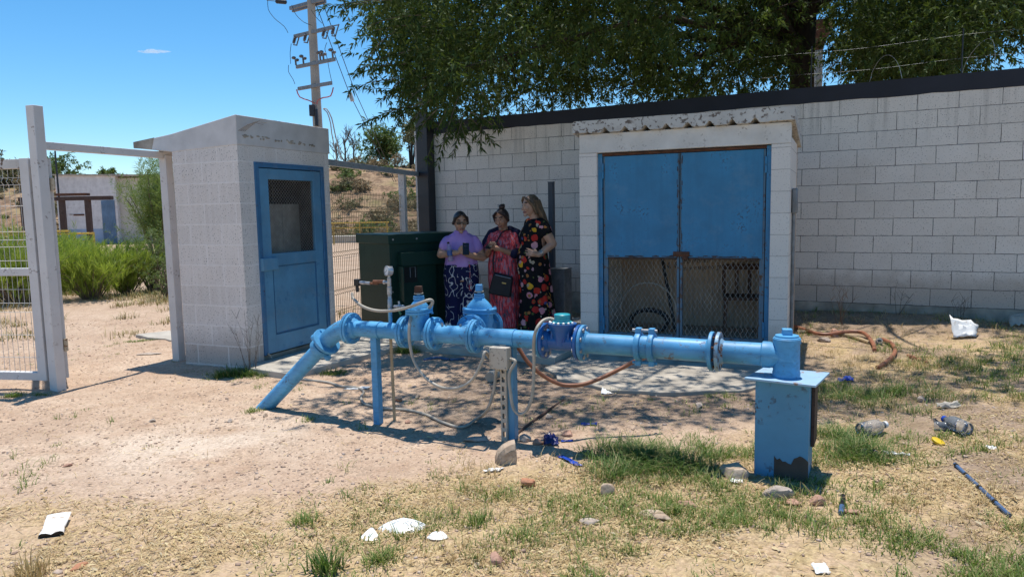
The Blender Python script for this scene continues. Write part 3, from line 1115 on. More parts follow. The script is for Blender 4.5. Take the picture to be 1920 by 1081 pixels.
def on_back(px, py):
    """photo pixel -> x, z on the pump house's back wall"""
    n_ = Vector((-math.sin(PA), math.cos(PA), 0))
    u_ = Vector((math.cos(PA), math.sin(PA), 0))
    d_ = ray(px, py)
    o_ = PC + n_ * (PD - 0.143)
    t_ = o_.dot(n_) / d_.dot(n_)
    return (d_ * t_ - o_).dot(u_), HC + d_.z * t_


for txt, px, py, sz in (("N. R.", 1243, 503, .10), ("Mamones", 1281, 494, .075), ("es y mejoro gna", 1278, 507, .075)):
    x_, z_ = on_back(px, py)
    scribble(ph, txt, x_, z_, sz, M['black'], PD - 0.143)
# conduit on the right side wall
cd = thing("wall_conduit", "grey electric conduit with a fitting on the pump house's right side", "conduit", PC, PA)
b = MB()
b.tube([(0.022, 0.30, 0.02), (0.022, 0.30, 1.42)], 0.017, 10)
b.build("conduit_tube", M['dull_steel'], cd)
b = MB()
b.span((0.004, 0.25, 1.42), (0.056, 0.36, 1.66))
b.build("fitting", M['dull_steel'], cd, bevel=0.012)
# inside the pump house
chair = thing("plastic_chair", "dark plastic chair behind the pump house's right mesh door", "chair", PC + Matrix.Rotation(PA, 3, 'Z') @ Vector((-0.46, 0.62, 0.17)), PA + R(8))
b = MB()
b.span((-.21, -.2, .38), (.21, .2, .41))
b.build("seat", M['brown'], chair, bevel=0.01)
b = MB()
for x in (-.2, -.07, .06, .19):
    b.span((x - .018, .19, .41), (x + .018, .215, .66))
b.span((-.218, .188, .662), (.218, .217, .72))
b.build("backrest", M['brown'], chair, bevel=0.01)
for x in (-.19, .19):
    for y in (-.18, .18):
        b = MB()
        b.tube([(x, y, 0), (x * .95, y * .95, .38)], .018, 6)
        b.build("leg", M['brown'], chair)
hp = thing("hose_coil", "coil of dark hose with a pale rim behind the left mesh door", "hose coil", PC + Matrix.Rotation(PA, 3, 'Z') @ Vector((-1.42, 0.45, 0.17)), PA)
b = MB()
for k in range(2):
    b.tube([(0.20 * math.cos(a), 0.05 * k + .02, 0.12 + 0.12 * math.sin(a)) for a in np.linspace(0, 2 * math.pi, 33)], 0.022, 6, cap=False)
b.build("hose_loops", M['black'], hp)
b = MB()
b.tube([(0.30 * math.cos(a), -0.02, 0.24 + 0.30 * math.sin(a)) for a in np.linspace(0.0, math.pi, 25)], 0.008, 6)
b.build("pale_rim", M['conduit'], hp)
lp = MB().tube([(0, 0, 0), (-0.36, 0.35, 1.5)], 0.018, 8).build("leaning_pipe", M['black'], loc=PC + Matrix.Rotation(PA, 3, 'Z') @ Vector((-1.16, 0.6, 0.17)), rz=PA)
tag(lp, "thin black pipe leaning inside the pump house behind the mesh", "pipe")

# ------------------------------------------------------------------ entrance gate frame and leaves
GP = Vector((-4.0, 6.31, 0))
WP = Vector((-3.52, 7.60, 0))
gf = thing("gateway", "white steel gateway with a tall post and a crossbar reaching the shed", "gate frame", GP, math.atan2((WP - GP).y, (WP - GP).x))
GL = (WP - GP).length
MB().span((-.045, -.045, -.05), (.045, .045, 2.455)).build("post", M['white'], gf, bevel=0.003)
MB().span((GL - .045, -.045, -.05), (GL + .045, .045, 2.128)).build("post", M['white'], gf, bevel=0.003)
MB().span((.046, -.03, 2.095), (GL - .05, .03, 2.16)).build("crossbar", M['white'], gf, bevel=0.003)
MB().span((GL - .05, -.035, 2.130), (GL + 0.30, .035, 2.175)).build("crossbar_end", M['plaster'], gf, bevel=0.003)


def gate_leaf(name, label, org, ang, width, top, wires=True, flip=1, z0=0.10):
    gt = thing(name, label, "gate", org, ang)
    MB().span((0.0, -.035, z0), (.085, .035, top)).build("stile", M['white'], gt, bevel=0.003)
    MB().span((width - .07, -.035, z0), (width, .035, top)).build("stile", M['white'], gt, bevel=0.003)
    b = MB()
    b.span((.086, -.025, top - .085), (width - .071, .025, top - .005))
    b.build("top_rail", M['plaster'] if not wires else M['toprail'], gt, bevel=0.003)
    b = MB()
    b.span((.086, -.03, 1.02), (width - .071, .03, 1.085))
    b.build("middle_rail", M['white'], gt, bevel=0.003)
    b = MB()
    b.span((.086, -.03, z0), (width - .071, .03, z0 + .07))
    b.build("bottom_rail", M['white'], gt, bevel=0.003)
    b = MB()
    hz = [0.30, 0.50, 0.70, 0.78, 0.90, 1.15, 1.27, 1.33, 1.40, 1.62, 1.80, 1.86]
    for z in hz:
        b.tube([(.085, .012, z), (width - .07, .012, z)], .0026, 4)
    x = .125
    while x < width - .08:
        P = [(x, .008, z0 + .06), (x, .008, .70), (x, .03, .74), (x, .008, .78), (x, .008, 1.27), (x, .03, 1.30), (x, .008, 1.33), (x, .008, 1.80), (x, .03, 1.83), (x, .008, 1.86), (x, .008, top - .08)]
        b.tube(P, .0026, 4)
        x += .052
    b.build("wire_panel", M['wire'], gt, smooth=False)
    for z in (0.40, 1.80):
        h = MB()
        h.tube([(-.022, -.03, z - .055), (-.022, -.03, z + .055)], .018, 8)
        h.span((-.02, -.042, z - .03), (.03, -.028, z + .03))
        h.build("hinge", M['hingerust'], gt)
    return gt


M['toprail'] = paint('rusty_white_rail', (0.55, 0.52, 0.49), chip=(0.16, 0.11, 0.08), amount=2.2, cs=6, fine=14, dustamt=0.3)
M['hingerust'] = paint('rusted_hinge', (0.50, 0.42, 0.30), chip=(0.20, 0.08, 0.03), amount=1.6, cs=14, fine=30, dustamt=0.2)
ga = Vector((-0.985, 0.17, 0)).normalized()
gate_leaf("gate", "white steel gate with wire mesh standing open at the photo's left edge", (-4.075, 6.32, 0), math.atan2(ga.y, ga.x), 1.35, 2.02)
gb = Vector((-0.535, 0.845, 0))
gate_leaf("gate", "white gate swung away behind the tall post, seen edge on", (-3.985, 6.385, 0), math.atan2(gb.y, gb.x), 1.15, 2.02, False)

# ------------------------------------------------------------------ wire fence between shed and wall
FA, FB = Vector((-2.10, 8.45, 0)), Vector((-1.42, 11.62, 0))
fl = (FB - FA).length
fe = thing("wire_fence", "wire mesh fence with grey posts behind the green transformer", "fence", FA, math.atan2((FB - FA).y, (FB - FA).x))
b = MB()
b.span((-.25, -.03, 2.055), (fl - .07, .03, 2.125))
b.build("top_rail", M['greypost'], fe, bevel=0.003)


def ratio_pos(px):
    d = ray(px, 420)
    q_ = d.x / d.y
    u = (FB - FA) / fl
    return (FA.x - q_ * FA.y) / (q_ * u.y - u.x)


for px in (757, 789):
    s_ = ratio_pos(px)
    MB().span((s_ - .05, -.045, -.05), (s_ + .05, .045, 2.053 if px < 780 else 2.75)).build("post", M['white'], fe, bevel=0.003)
b = MB()
for z in (.12, .35, .55, .60, .80, 1.0, 1.05, 1.25, 1.45, 1.52, 1.58, 1.74):
    b.tube([(-.2, .02, z), (fl - .1, .02, z)], .0032, 4)
x = -.2
while x < fl - .1:
    b.tube([(x, .016, .02), (x, .016, .55), (x, .045, .575), (x, .016, .60), (x, .016, 1.0), (x, .045, 1.025), (x, .016, 1.05), (x, .016, 1.52), (x, .045, 1.55), (x, .016, 1.58), (x, .016, 1.77)], .0036, 4)
    x += .052
b.build("wire_panel", M['wire_tan'], fe, smooth=False)

# ------------------------------------------------------------------ transformer box
tr = thing("transformer", "dark green steel transformer cabinet on the concrete pad", "transformer", (-1.42, 8.55, 0.075), R(38))
# local: x along the right hand (front) face, y along the left face away
TW, TD, TH = 1.02, 0.80, 1.175
MB().span((0.0, 0.0, 0.0), (TW, TD, TH - .05)).build("tank", M['green'], tr, bevel=0.006)
b = MB()
b.span((-.025, -.03, TH - .115), (TW + .025, TD + .02, TH))
b.build("lid", M['green'], tr, bevel=0.008)
b = MB()
b.span((.10, -.10, .80), (TW - .06, -.002, .96))
b.build("hood", M['green'], tr, bevel=0.006)
b = MB()
b.span((.145, -.05, .04), (.60, -.001, .80))
b.build("front_panel", M['green'], tr, bevel=0.006)
MB().box((.062, -.13, .60), (.012, .26, .40), rz=R(-14)).build("open_door", M['green'], tr, bevel=0.003)
b = MB()
b.span((.15, -.055, .60), (.33, -.052, .78))
b.build("shade_sheet", M['recess_shade'], tr, smooth=False)  # near-black sheet on the panel stands in for a shaded hollow
b = MB()
b.tube([(.23, -.06, .66), (.23, -.06, .78), (.30, -.06, .78), (.30, -.06, .66)], .006, 6)
b.build("handle", M['dull_steel'], tr)
for x, z in ((.03, TH - .06), (.35, TH - .06), (.75, TH - .06), (.02, .80), (.02, .50)):
    MB().lathe([(.011, 0), (.011, .006)], (x, -.030 if z > 1 else -.001, z), (0, -1, 0), 10).build("bolt", M['steel'], tr)

# grey cabinet and post beside the women
gc = thing("meter_cabinet", "grey upright metal box beside the woman in the flower dress", "metal box", (0.545, 8.85, 0.075), WA)
MB().span((-.09, 0, 0), (.10, .22, .70)).build("box_body", M['dull_steel'], gc, bevel=0.006)
MB().span((-.095, -.005, .70), (.105, .225, .715)).build("cap", M['dull_steel'], gc, bevel=0.003)
gp_ = at(1035, 450, 9.35)
pst = thing("grey_post", "slim dark grey post in front of the wall behind the women", "post", (gp_.x, gp_.y, 0), WA)
MB().span((-.033, -.033, 0), (.033, .033, 1.845)).build("post_shaft", M['greydark'], pst, bevel=0.003)
MB().span((-.036, -.036, 1.845), (.036, .036, 1.855)).build("post_cap", M['dull_steel'], pst)
# ------------------------------------------------------------------ the blue pipeline
LA = math.atan2(-0.4284, 0.9036)
LO = Vector((-1.01, 5.17, 0))
LX = Vector((0.9036, -0.4284, 0))
LY = Vector((0.4284, 0.9036, 0))
AX = 0.675
pl = thing("pipeline", "sky blue steel water pipeline with flanges, valves and a slanting left end", "pipeline", LO, LA)
X1 = Vector((1, 0, 0))


def on_line(px, py, off=0.0):
    """photo pixel -> local pipeline coordinates on the vertical plane local y = off"""
    d = ray(px, py)
    o = Vector((0, 0, HC)) - LO
    ox, oy = o.dot(LX), o.dot(LY)
    dx_, dy_ = d.dot(LX), d.dot(LY)
    t = (off - oy) / dy_
    return Vector((ox + dx_ * t, off, HC + d.z * t))


def pipe_seg(s0, s1, r=0.0575, m='pipe', name="pipe", extra=None):
    b = MB()
    n = max(2, int((s1 - s0) / 0.1))
    b.lathe([(r, s0 + (s1 - s0) * k / n) for k in range(n + 1)], (0, 0, AX), (1, 0, 0), 28)
    if extra:
        extra(b)
    return b.build(name, M[m], pl)


BOLT = MB()
BOLT.tube([(0, 0, -.030), (0, 0, .030)], 0.0075, 8)
BOLT.lathe([(.0145, .018), (.0145, .031)], (0, 0, 0), (0, 0, 1), 6)
BOLT.lathe([(.0145, -.031), (.0145, -.018)], (0, 0, 0), (0, 0, 1), 6)
bolt_me = {}


def flange(c, ax, m='pipe', r=0.113, th=0.021, hub=0.066, gap=0.004, m2=None, bolts=8, bm='valve', ph=0.39):
    """a bolted pair of flanges with its ring of bolts"""
    ax = Vector(ax).normalized()
    c = Vector(c)
    out = []
    for sgn, mm in ((-1, m), (1, m2 or m)):
        b = MB()
        a0, a1 = sgn * gap / 2, sgn * (gap / 2 + th)
        prof = [(0.03, a0), (r - .003, a0), (r, a0 + sgn * .003), (r, a1 - sgn * .003), (r - .003, a1), (hub + .012, a1), (hub, a1 + sgn * .018), (hub - .008, a1 + sgn * .024)]
        if sgn < 0:
            prof = prof[::-1]
        b.lathe(prof, c, ax, 40)
        out.append(b.build("flange", M[mm], pl, angle=30))
    u = ax.orthogonal().normalized()
    w_ = ax.cross(u)
    if bm not in bolt_me:
        bolt_me[bm] = BOLT.mesh("bolt", M[bm], True, 30)
    rot = ax.to_track_quat('Z', 'Y')
    for k in range(bolts):
        a = 2 * math.pi * k / bolts + ph
        o = link("bolt", bolt_me[bm], out[0], c + (u * math.cos(a) + w_ * math.sin(a)) * (r * 0.80))
        o.rotation_mode = 'QUATERNION'
        o.rotation_quaternion = rot
    return out


# straight run
pipe_seg(-0.15, 0.262)
pipe_seg(0.54, 0.815, 0.062)
pipe_seg(0.865, 1.30)
pipe_seg(1.615, 1.95, 0.063, 'pipe')
pipe_seg(2.03, 2.365, 0.066, 'pipe_old')
pipe_seg(2.425, 2.665, 0.064)
flange((-0.178, 0, AX), X1)
flange((0.292, 0, AX), X1, r=.112)
flange((0.525, 0, AX), X1, 'valve')
flange((0.842, 0, AX), X1)
flange((1.335, 0, AX), X1, 'pipe_old', m2='meter', bm='steel')
flange((1.588, 0, AX), X1, 'meter', m2='pipe', bm='steel')
flange((2.402, 0, AX), X1, 'pipe', m2='rustblue' if 'rustblue' in M else 'pipe_old', bm='rust', gap=0.018)
# saddle straps over the posts
for s_ in (0.03, 1.085):
    b = MB()
    b.lathe([(.0605, s_ - .045), (.0605, s_ + .045)], (0, 0, AX), (1, 0, 0), 28, cap=False)
    b.lathe([(.0635, s_ + .045), (.0635, s_ + .052)], (0, 0, AX), (1, 0, 0), 28)
    b.build("saddle_strap", M['pipe'], pl)
# square posts
for s_, wd in ((0.03, .052), (1.10, .062)):
    b = MB()
    p = LO + LX * s_
    b.span((s_ - wd / 2, -wd / 2, g(p.x, p.y) - .06), (s_ + wd / 2, wd / 2, AX - .05))
    b.build("post", M['ped'] if s_ > 1 else M['pipe'], pl, bevel=0.003)
# 45 degree elbow, clamp and slanting pipe into the soil
foot_w = gnd(497, 764)
foot = Vector(((foot_w - LO).dot(LX), (foot_w - LO).dot(LY), foot_w.z))
e0 = Vector((-0.20, 0, AX))
top = on_line(598, 655, 0.0)
dirn = (foot - top).normalized()
e2 = on_line(612, 640, 0.0)
b = MB()
pa = [Vector((-.19, 0, AX)), Vector((-.235, 0, AX - .004))] + [e2 + (Vector((-.235, 0, AX)) - e2) * t for t in (0.6, 0.3)] + [e2 - dirn * .01]
pa = cr([Vector((-.19, 0, AX)), Vector((-.25, 0, AX - .005)), e2 - dirn * .075, e2], 0.015)
b.tube(pa, [.066] * len(pa), 28)
b.build("elbow", M['pipe'], pl)
b = MB()
b.lathe([(.03, -.012), (.107, -.012), (.110, -.008), (.110, .008), (.107, .012), (.03, .012)], e2 + dirn * 0.0, dirn, 40)
fl_ = b.build("flange", M['pipe'], pl, angle=30)
b = MB()
b.lathe([(.03, .05), (.077, .05), (.080, .055), (.080, .098), (.077, .103), (.062, .11)], e2, dirn, 36)
side = dirn.cross(Vector((0, 1, 0))).normalized()
for sg in (-1, 1):
    b.ball(e2 + dirn * .077 + side * sg * .092, (.026, .026, .026), 12, 8)
    b.tube([e2 + dirn * .10 + side * sg * .092, e2 - dirn * .02 + side * sg * .092], .008, 8)
b.build("clamp", M['pipe'], pl)
b = MB()
b.tube([e2 + dirn * .01, e2 + dirn * .3, foot + dirn * .12], .0575, 28)
b.build("slanting_pipe", M['pipe'], pl)


# gate valves
def gate_valve(c, turn, nut, big=1.0, zb=None):
    c = Vector(c)
    rot = Matrix.Rotation(turn, 3, 'Z')
    T = lambda x, y, z: c + rot @ Vector((x, y, z))
    hb = zb or 0.155
    b = MB()
    # body: oblong in plan (narrow along the pipe), blending down to the barrel
    rings = [(-.055, .02, .03), (-.045, .05, .062), (0, .058, .074), (.05, .055, .080), (.09, .050, .086), (hb - .02, .05, .090)]
    V, F, n = [], [], 28
    for z, rx, ry in rings:
        for k in range(n):
            a = 2 * math.pi * k / n
            e = 0.75
            x = math.copysign(abs(math.cos(a)) ** e, math.cos(a)) * rx * big
            y = math.copysign(abs(math.sin(a)) ** e, math.sin(a)) * ry * big
            V.append(T(x, y, z))
    for i in range(len(rings) - 1):
        for k in range(n):
            F.append((i * n + k, i * n + (k + 1) % n, (i + 1) * n + (k + 1) % n, (i + 1) * n + k))
    b.add(V, F)
    b.lathe([(.064, -.115), (.070, -.09), (.056, -.03), (.056, .03), (.070, .09), (.064, .115)], c, rot @ Vector((1, 0, 0)), 28)
    body = b.build("valve_body", M['valve'], pl, angle=40)
    # bonnet flange plates
    b = MB()
    for z0_, z1_, k_ in ((hb - .02, hb - .004, 1.0), (hb - .002, hb + .016, 1.0)):
        poly = []
        for k in range(36):
            a = 2 * math.pi * k / 36
            poly.append((math.copysign(abs(math.cos(a)) ** .62, math.cos(a)) * .070 * big * k_, math.copysign(abs(math.sin(a)) ** .62, math.sin(a)) * .108 * big * k_))
        b.prism(poly, T(0, 0, z0_), rot @ Vector((1, 0, 0)), rot @ Vector((0, 1, 0)), (0, 0, z1_ - z0_))
    bf = b.build("bonnet_flange", M['valve'], pl, bevel=0.003)
    if 'vb' not in bolt_me:
        bolt_me['vb'] = MB().lathe([(.004, -.03), (.010, -.03), (.010, -.02), (.006, -.02), (.006, .016), (.010, .016), (.010, .026), (.004, .026)], (0, 0, 0), (0, 0, 1), 8).mesh("bolt", M['valve'], True, 30)
    for x, y in ((-.05, -.085), (.05, -.085), (-.05, .085), (.05, .085), (-.052, 0), (.052, 0)):
        link("bolt", bolt_me['vb'], bf, T(x * big, y * big, hb - .002))
    b = MB()
    vk = .62 if zb is None else .80
    rings = [(hb + .016, .056, .090), (hb + .016 + .024 * vk, .054, .082), (hb + .016 + .059 * vk, .044, .058), (hb + .016 + .084 * vk, .034, .038), (hb + .016 + .099 * vk, .030, .031)]
    V, F = [], []
    for z, rx, ry in rings:
        for k in range(n):
            a = 2 * math.pi * k / n
            V.append(T(math.cos(a) * rx * big, math.sin(a) * ry * big, z))
    for i in range(len(rings) - 1):
        for k in range(n):
            F.append((i * n + k, i * n + (k + 1) % n, (i + 1) * n + (k + 1) % n, (i + 1) * n + k))
    F.append(tuple((len(rings) - 1) * n + k for k in range(n)))
    b.add(V, F)
    h1 = hb + .016 + .099 * vk
    b.lathe([(.024, h1 - .01), (.040, h1), (.040, h1 + .010), (.03, h1 + .012), (.038, h1 + .014), (.038, h1 + .024), (.016, h1 + .027)], c, (0, 0, 1), 8)
    b.lathe([(.013, h1 + .02), (.013, h1 + .048)], c, (0, 0, 1), 10)
    b.build("bonnet", M['valve'], pl, angle=40)
    b = MB()
    b.lathe([(.012, h1 + .036), (.032, h1 + .038), (.032, h1 + .044), (.012, h1 + .046)], c, (0, 0, 1), 20)
    b.build("washer", M['conduit'], pl)
    b = MB()
    b.box(T(0, 0, h1 + .068), (.050, .050, .046), rz=turn + R(20), taper=.9)
    b.build("stem_nut", M[nut], pl, bevel=0.003)


gate_valve((0.408, 0, AX), 0.0, 'rust')
BX = 0.70
b = MB()
b.lathe([(.050, .0), (.050, .2)], (BX, 0, AX), (0, 1, 0), 24)
b.build("branch_pipe", M['pipe'], pl)
flange((BX, .205, AX), (0, 1, 0), 'pipe', r=.110)
gate_valve((BX, .335, AX - .045), R(90), 'pipe_old', 1.12, 0.168)
flange((BX, .467, AX), (0, 1, 0), 'pipe', r=.110)
b = MB()
b.lathe([(.055, .49), (.055, .52), (.03, .535)], (BX, 0, AX), (0, 1, 0), 24)
b.build("end_cap", M['pipe'], pl)
# bolts loose on the spool
for s_, dz in ((.575, .02), (.60, -.01), (.625, .0), (.645, .01), (.735, 0), (.785, .01)):
    b = MB()
    b.lathe([(.009, 0), (.009, .012), (.006, .012), (.006, .018)], (s_, dz - .01, AX + .0605), (0.1, 0.2, 1), 6)
    b.build("loose_nut", M['steel'], pl)

# dark blue meter
b = MB()
mc = (1.336 + 1.588) / 2
b.lathe([(.064, -.105), (.056, -.085), (.052, -.06), (.056, 0), (.052, .06), (.056, .085), (.064, .105)], (mc, 0, AX), (1, 0, 0), 32)
V, F, n = [], [], 30
rings = [(-.02, .050, .058), (.05, .066, .064), (.085, .080, .075), (.105, .092, .085), (.118, .092, .085)]
for z, rx, ry in rings:
    for k in range(n):
        a = 2 * math.pi * k / n
        V.append((mc + math.cos(a) * rx, math.sin(a) * ry, AX + z))
for i in range(len(rings) - 1):
    for k in range(n):
        F.append((i * n + k, i * n + (k + 1) % n, (i + 1) * n + (k + 1) % n, (i + 1) * n + k))
F.append(tuple((len(rings) - 1) * n + k for k in range(n)))
b.add(V, F)
meter = b.build("meter_body", M['meter'], pl, angle=40)
for sx in (-.055, .055):
    b = MB()
    b.prism([(-.03, 0), (.03, 0), (.022, .085), (-.022, .085)], (mc + sx - .006, -.02, AX - .005), (0, 1, 0), (0, 0, 1), (.012, 0, 0))
    b.build("rib", M['meter'], meter)
b = MB()
b.lathe([(.050, .118), (.064, .120), (.064, .128), (.052, .132), (.050, .150), (.048, .150), (.048, .152), (.051, .153), (.051, .172), (.046, .176), (.0, .176)], (mc, 0, AX), (0, 0, 1), 32, cap=False)
b.build("register_cap", M['teal'], pl)
for k in range(7):
    a = R(200 + k * 24)
    b = MB()
    b.lathe([(.009, 0), (.009, .010), (.005, .013)], (mc + .078 * math.cos(a), .074 * math.sin(a), AX + .118), (0, 0, 1), 8)
    b.build("screw", M['china'], meter)


def letters(text, size, mat, parent, loc, rot, name="lettering", ext=0.0012):
    cu = bpy.data.curves.new(name, 'FONT')
    cu.body = text
    cu.size = size
    cu.align_x = 'CENTER'
    cu.extrude = ext
    cu.materials.append(mat)
    o = bpy.data.objects.new(name, cu)
    COL.objects.link(o)
    me = bpy.data.meshes.new_from_object(o.evaluated_get(bpy.context.evaluated_depsgraph_get()))
    bpy.data.objects.remove(o)
    m = link(name, me, parent, loc)
    m.rotation_euler = rot
    return m


M['meter2'] = plain('meter_relief', (0.03, 0.09, 0.36), 0.35, var=0.1, bump=0)
letters("100", .042, M['meter2'], meter, (mc + .004, -.0585, AX + .004), (R(90), 0, 0))
letters("1", .03, M['meter2'], meter, (mc - .004, -.0655, AX + .055), (R(90), 0, 0))

# two bolt coupling
for s_ in (1.953, 2.033):
    b = MB()
    b.lathe([(.060, s_ - .017), (.084, s_ - .017), (.086, s_ - .012), (.086, s_ + .012), (.084, s_ + .017), (.060, s_ + .017)], (0, 0, AX), (1, 0, 0), 32)
    for sg in (-1, 1):
        b.span((s_ - .017, -.022, AX + sg * .098 - .016), (s_ + .017, .022, AX + sg * .098 + .016))
    b.build("coupling_ring", M['valve'], pl, bevel=0.003)
b = MB()
b.lathe([(.070, 1.968), (.072, 1.993), (.070, 2.018)], (0, 0, AX), (1, 0, 0), 28)
b.build("sleeve", M['valve'], pl)
for sg in (-1, 1):
    b = MB()
    b.tube([(1.915, 0, AX + sg * .098), (2.065, 0, AX + sg * .098)], .009, 8)
    b.build("bolt", M['steel'] if sg > 0 else M['valve'], pl)
# hub and vertical end cap
b = MB()
b.lathe([(.066, 2.655), (.074, 2.662), (.074, 2.70), (.060, 2.73), (.060, 2.78)], (0, 0, AX), (1, 0, 0), 28)
b.build("hub", M['pipe'], pl)
b = MB()
b.lathe([(.071, .560), (.0735, .563), (.0735, .585), (.0705, .590), (.069, .75)], (2.787, 0, 0), (0, 0, 1), 36)
b.build("riser", M['pipe'], pl)
b = MB()
b.lathe([(.0735, .748), (.0735, .772), (.070, .774), (.070, .778), (.064, .780), (.062, .790), (.02, .794)], (2.787, 0, 0), (0, 0, 1), 36)
cap = b.build("lid", M['pipe'], pl, angle=30)
MB().box((2.787, 0, .808), (.052, .052, .036), rz=R(12)).build("square_nut", M['pipe'], cap, bevel=0.004)

# pressure gauge on its riser
GS = 0.168
b = MB()
b.lathe([(.013, .72), (.013, .835)], (GS, 0, 0), (0, 0, 1), 14)
b.build("riser", M['pipe'], pl)
b = MB()
b.lathe([(.014, .835), (.0165, .838), (.0165, .90), (.0135, .905), (.0135, .93), (.0175, .935), (.0175, .985), (.0135, .99), (.0145, .995), (.0145, 1.045), (.010, 1.05), (.010, 1.07)], (GS, 0, 0), (0, 0, 1), 14)
b.build("fitting", M['steel'], pl)
gd = Vector((-0.45, -0.85, 0.12)).normalized()
gcn = Vector((GS, 0, 1.098))
b = MB()
b.lathe([(.030, -.022), (.033, -.018), (.033, .012), (.036, .014), (.036, .020), (.031, .021), (.031, .016), (.0, .016)], gcn, gd, 32, cap=False)
b.lathe([(.0, -.022), (.030, -.022)], gcn, gd, 32, cap=False)
gg = b.build("pressure_gauge", M['steel'], pl)
b = MB()
b.lathe([(.0, .0175), (.030, .0175)], gcn, gd, 32, cap=False)
b.build("dial", M['paper'], gg)
b = MB()
uu = gd.orthogonal().normalized()
b.tube([gcn + gd * .019 - uu * .006, gcn + gd * .019 + uu * .022], .0012, 4)
b.build("needle", M['black'], gg)
# side branch with a corroded fitting and a black plug
zb = 1.018
b = MB()
b.tube([(GS, 0, zb), (GS - .035, -.002, zb)], .010, 10)
b.tube([(GS - .03, -.002, zb), (GS - .045, -.003, zb)], .014, 8)
b.build("nipple", M['steel'], pl)
b = MB()
b.tube([(GS - .045, -.003, zb + .004), (GS - .13, -.006, zb + .002)], .012, 8)
b.tube([(GS - .09, -.003, zb - .012), (GS - .16, -.006, zb - .010)], .008, 8)
b.build("corroded_valve", M['copper'], pl)
b = MB()
b.tube([(GS - .158, -.006, zb - .010), (GS - .20, -.008, zb - .008)], .011, 10)
b.tube([(GS - .20, -.008, zb - .008), (GS - .245, -.010, zb - .006)], .0135, 6)
b.build("connector", M['steel'], pl)
b = MB()
b.span((GS - .285, -.030, zb - .030), (GS - .243, .010, zb + .018))
b.tube([(GS - .270, -.010, zb - .03), (GS - .268, -.010, zb - .075)], .013, 10)
b.build("plug", M['black'], pl, bevel=0.004)
# small drain cock with green lever, and its tan tail pipe
b = MB()
b.tube([(GS + .02, .02, .845), (GS + .085, .02, .85)], .010, 8)
b.ball((GS + .065, .02, .85), .017, 10, 8)
b.tube([(GS + .065, .02, .86), (GS + .06, .02, .885)], .007, 6)
b.ball((GS + .10, .01, .850), .014, 8, 6)
b.build("drain_cock", M['steel'], pl)
MB().box((GS + .075, 0.0, .818), (.012, .006, .055), ry=R(-28)).build("lever", plain('green_lever', (.02, .16, .09), .5), pl)
tb = gnd(740, 788)
tl = Vector(((tb - LO).dot(LX), (tb - LO).dot(LY), tb.z))
b = MB()
b.tube([(tl.x - .02, tl.y + .01, AX + .17), (tl.x - .015, tl.y + .01, AX - .1), (tl.x, tl.y, tl.z - .05)], .0115, 10)
b.build("tail_pipe", M['tan'], pl)

# ------------------------------------------------------------------ pedestal under the right end
pw = LO + LX * 2.787
pg = g(pw.x, pw.y)
pdm = thing("pipe_pedestal", "chipped blue steel pedestal with a square top plate under the pipe's right end", "pedestal", (pw.x, pw.y, 0), R(-27))
b = MB()
b.span((-.15, -.085, pg - .12), (.13, .17, .548))
b.build("column", M['ped'], pdm, bevel=0.004)
b = MB()
poly = [(-.205, -.115), (.165, -.165), (.21, .19), (-.145, .20)]
b.prism(poly, (0, 0, .548), (1, 0, 0), (0, 1, 0), (0, 0, .012))
b.build("top_plate", M['plate'], pdm, smooth=False, bevel=0.002)
b = MB()
b.span((.132, .02, .17), (.150, .21, .546))
b.build("side_panel", M['rustpaint'], pdm, bevel=0.002)
b = MB()
rs = random.Random(5)
poly = [(-.045, 0), (.1315, 0)]
for k in range(13):
    poly.append((.1315 - .176 * k / 12, .115 + rs.uniform(-.012, .014) + .02 * math.sin(k * .6)))
b.prism(poly, (0, -.0855, pg - .005), (1, 0, 0), (0, 0, 1), (0, -.0025, 0))
b.build("peeled_patch", plain('dark_soil_crust', (.075, .060, .050), .9, var=.3, bump=.5), pdm, smooth=False)

# ------------------------------------------------------------------ junction box on a slotted strut
sb = gnd(946, 826)
st = thing("strut_stand", "slotted steel strut carrying a small cream junction box", "junction box", (sb.x, sb.y, sb.z), LA)
hh = 0.655
b = MB()
slots = 9
sw, dp = .044, .022
for sgn in (-1, 1):
    b.span((sgn * .011, -.0015, -.05), (sgn * sw / 2, .0015, hh))
    b.span((sgn * (sw / 2 - .0015), .0018, -.05), (sgn * (sw / 2 + .0015), dp, hh))
    b.span((sgn * (sw / 2 - .012), dp + .0003, -.05), (sgn * (sw / 2 - .0018), dp + .003, hh))
for k in range(slots + 1):
    z0_ = -.05 if k == 0 else .02 + (k - .0) * .0605 - .018
    z1_ = .02 + (k + 1) * .0605 - .052 if k < slots else hh
    if z1_ > z0_:
        b.span((-.0108, -.0015, z0_), (.0108, .0015, z1_))
o = b.build("slotted_strut", M['boxsteel'] if 'boxsteel' in M else M['boxpaint'], st, smooth=False)
b = MB()
b.span((-.064, -.072, .49), (.064, -.003, .632))
jb = b.build("box", M['boxpaint'], st, bevel=0.004)
for x in (-.052, .052):
    for z in (.503, .62):
        MB().lathe([(.004, 0), (.004, .002)], (x, -.072, z), (0, -1, 0), 8).build("screw", M['dull_steel'], jb)
b = MB()
b.tube([(.064, -.03, .555), (.082, -.03, .555)], .013, 10)
b.tube([(-.02, -.035, .491), (-.02, -.035, .470)], .013, 10)
b.tube([(-.064, -.03, .56), (-.078, -.03, .558)], .012, 10)
b.build("gland", M['conduit'], jb)


# ------------------------------------------------------------------ flexible conduits
def flex(name, pts, label, r=0.0115, rib=True, mt='conduit', cat="conduit"):
    P = cr(pts, 0.0055 if rib else 0.02)
    rr = [r * (1.0 if i % 2 else 0.84) for i in range(len(P))] if rib else r
    return tag(MB().tube(P, rr, 10).build(name, M[mt], angle=80), label, cat)


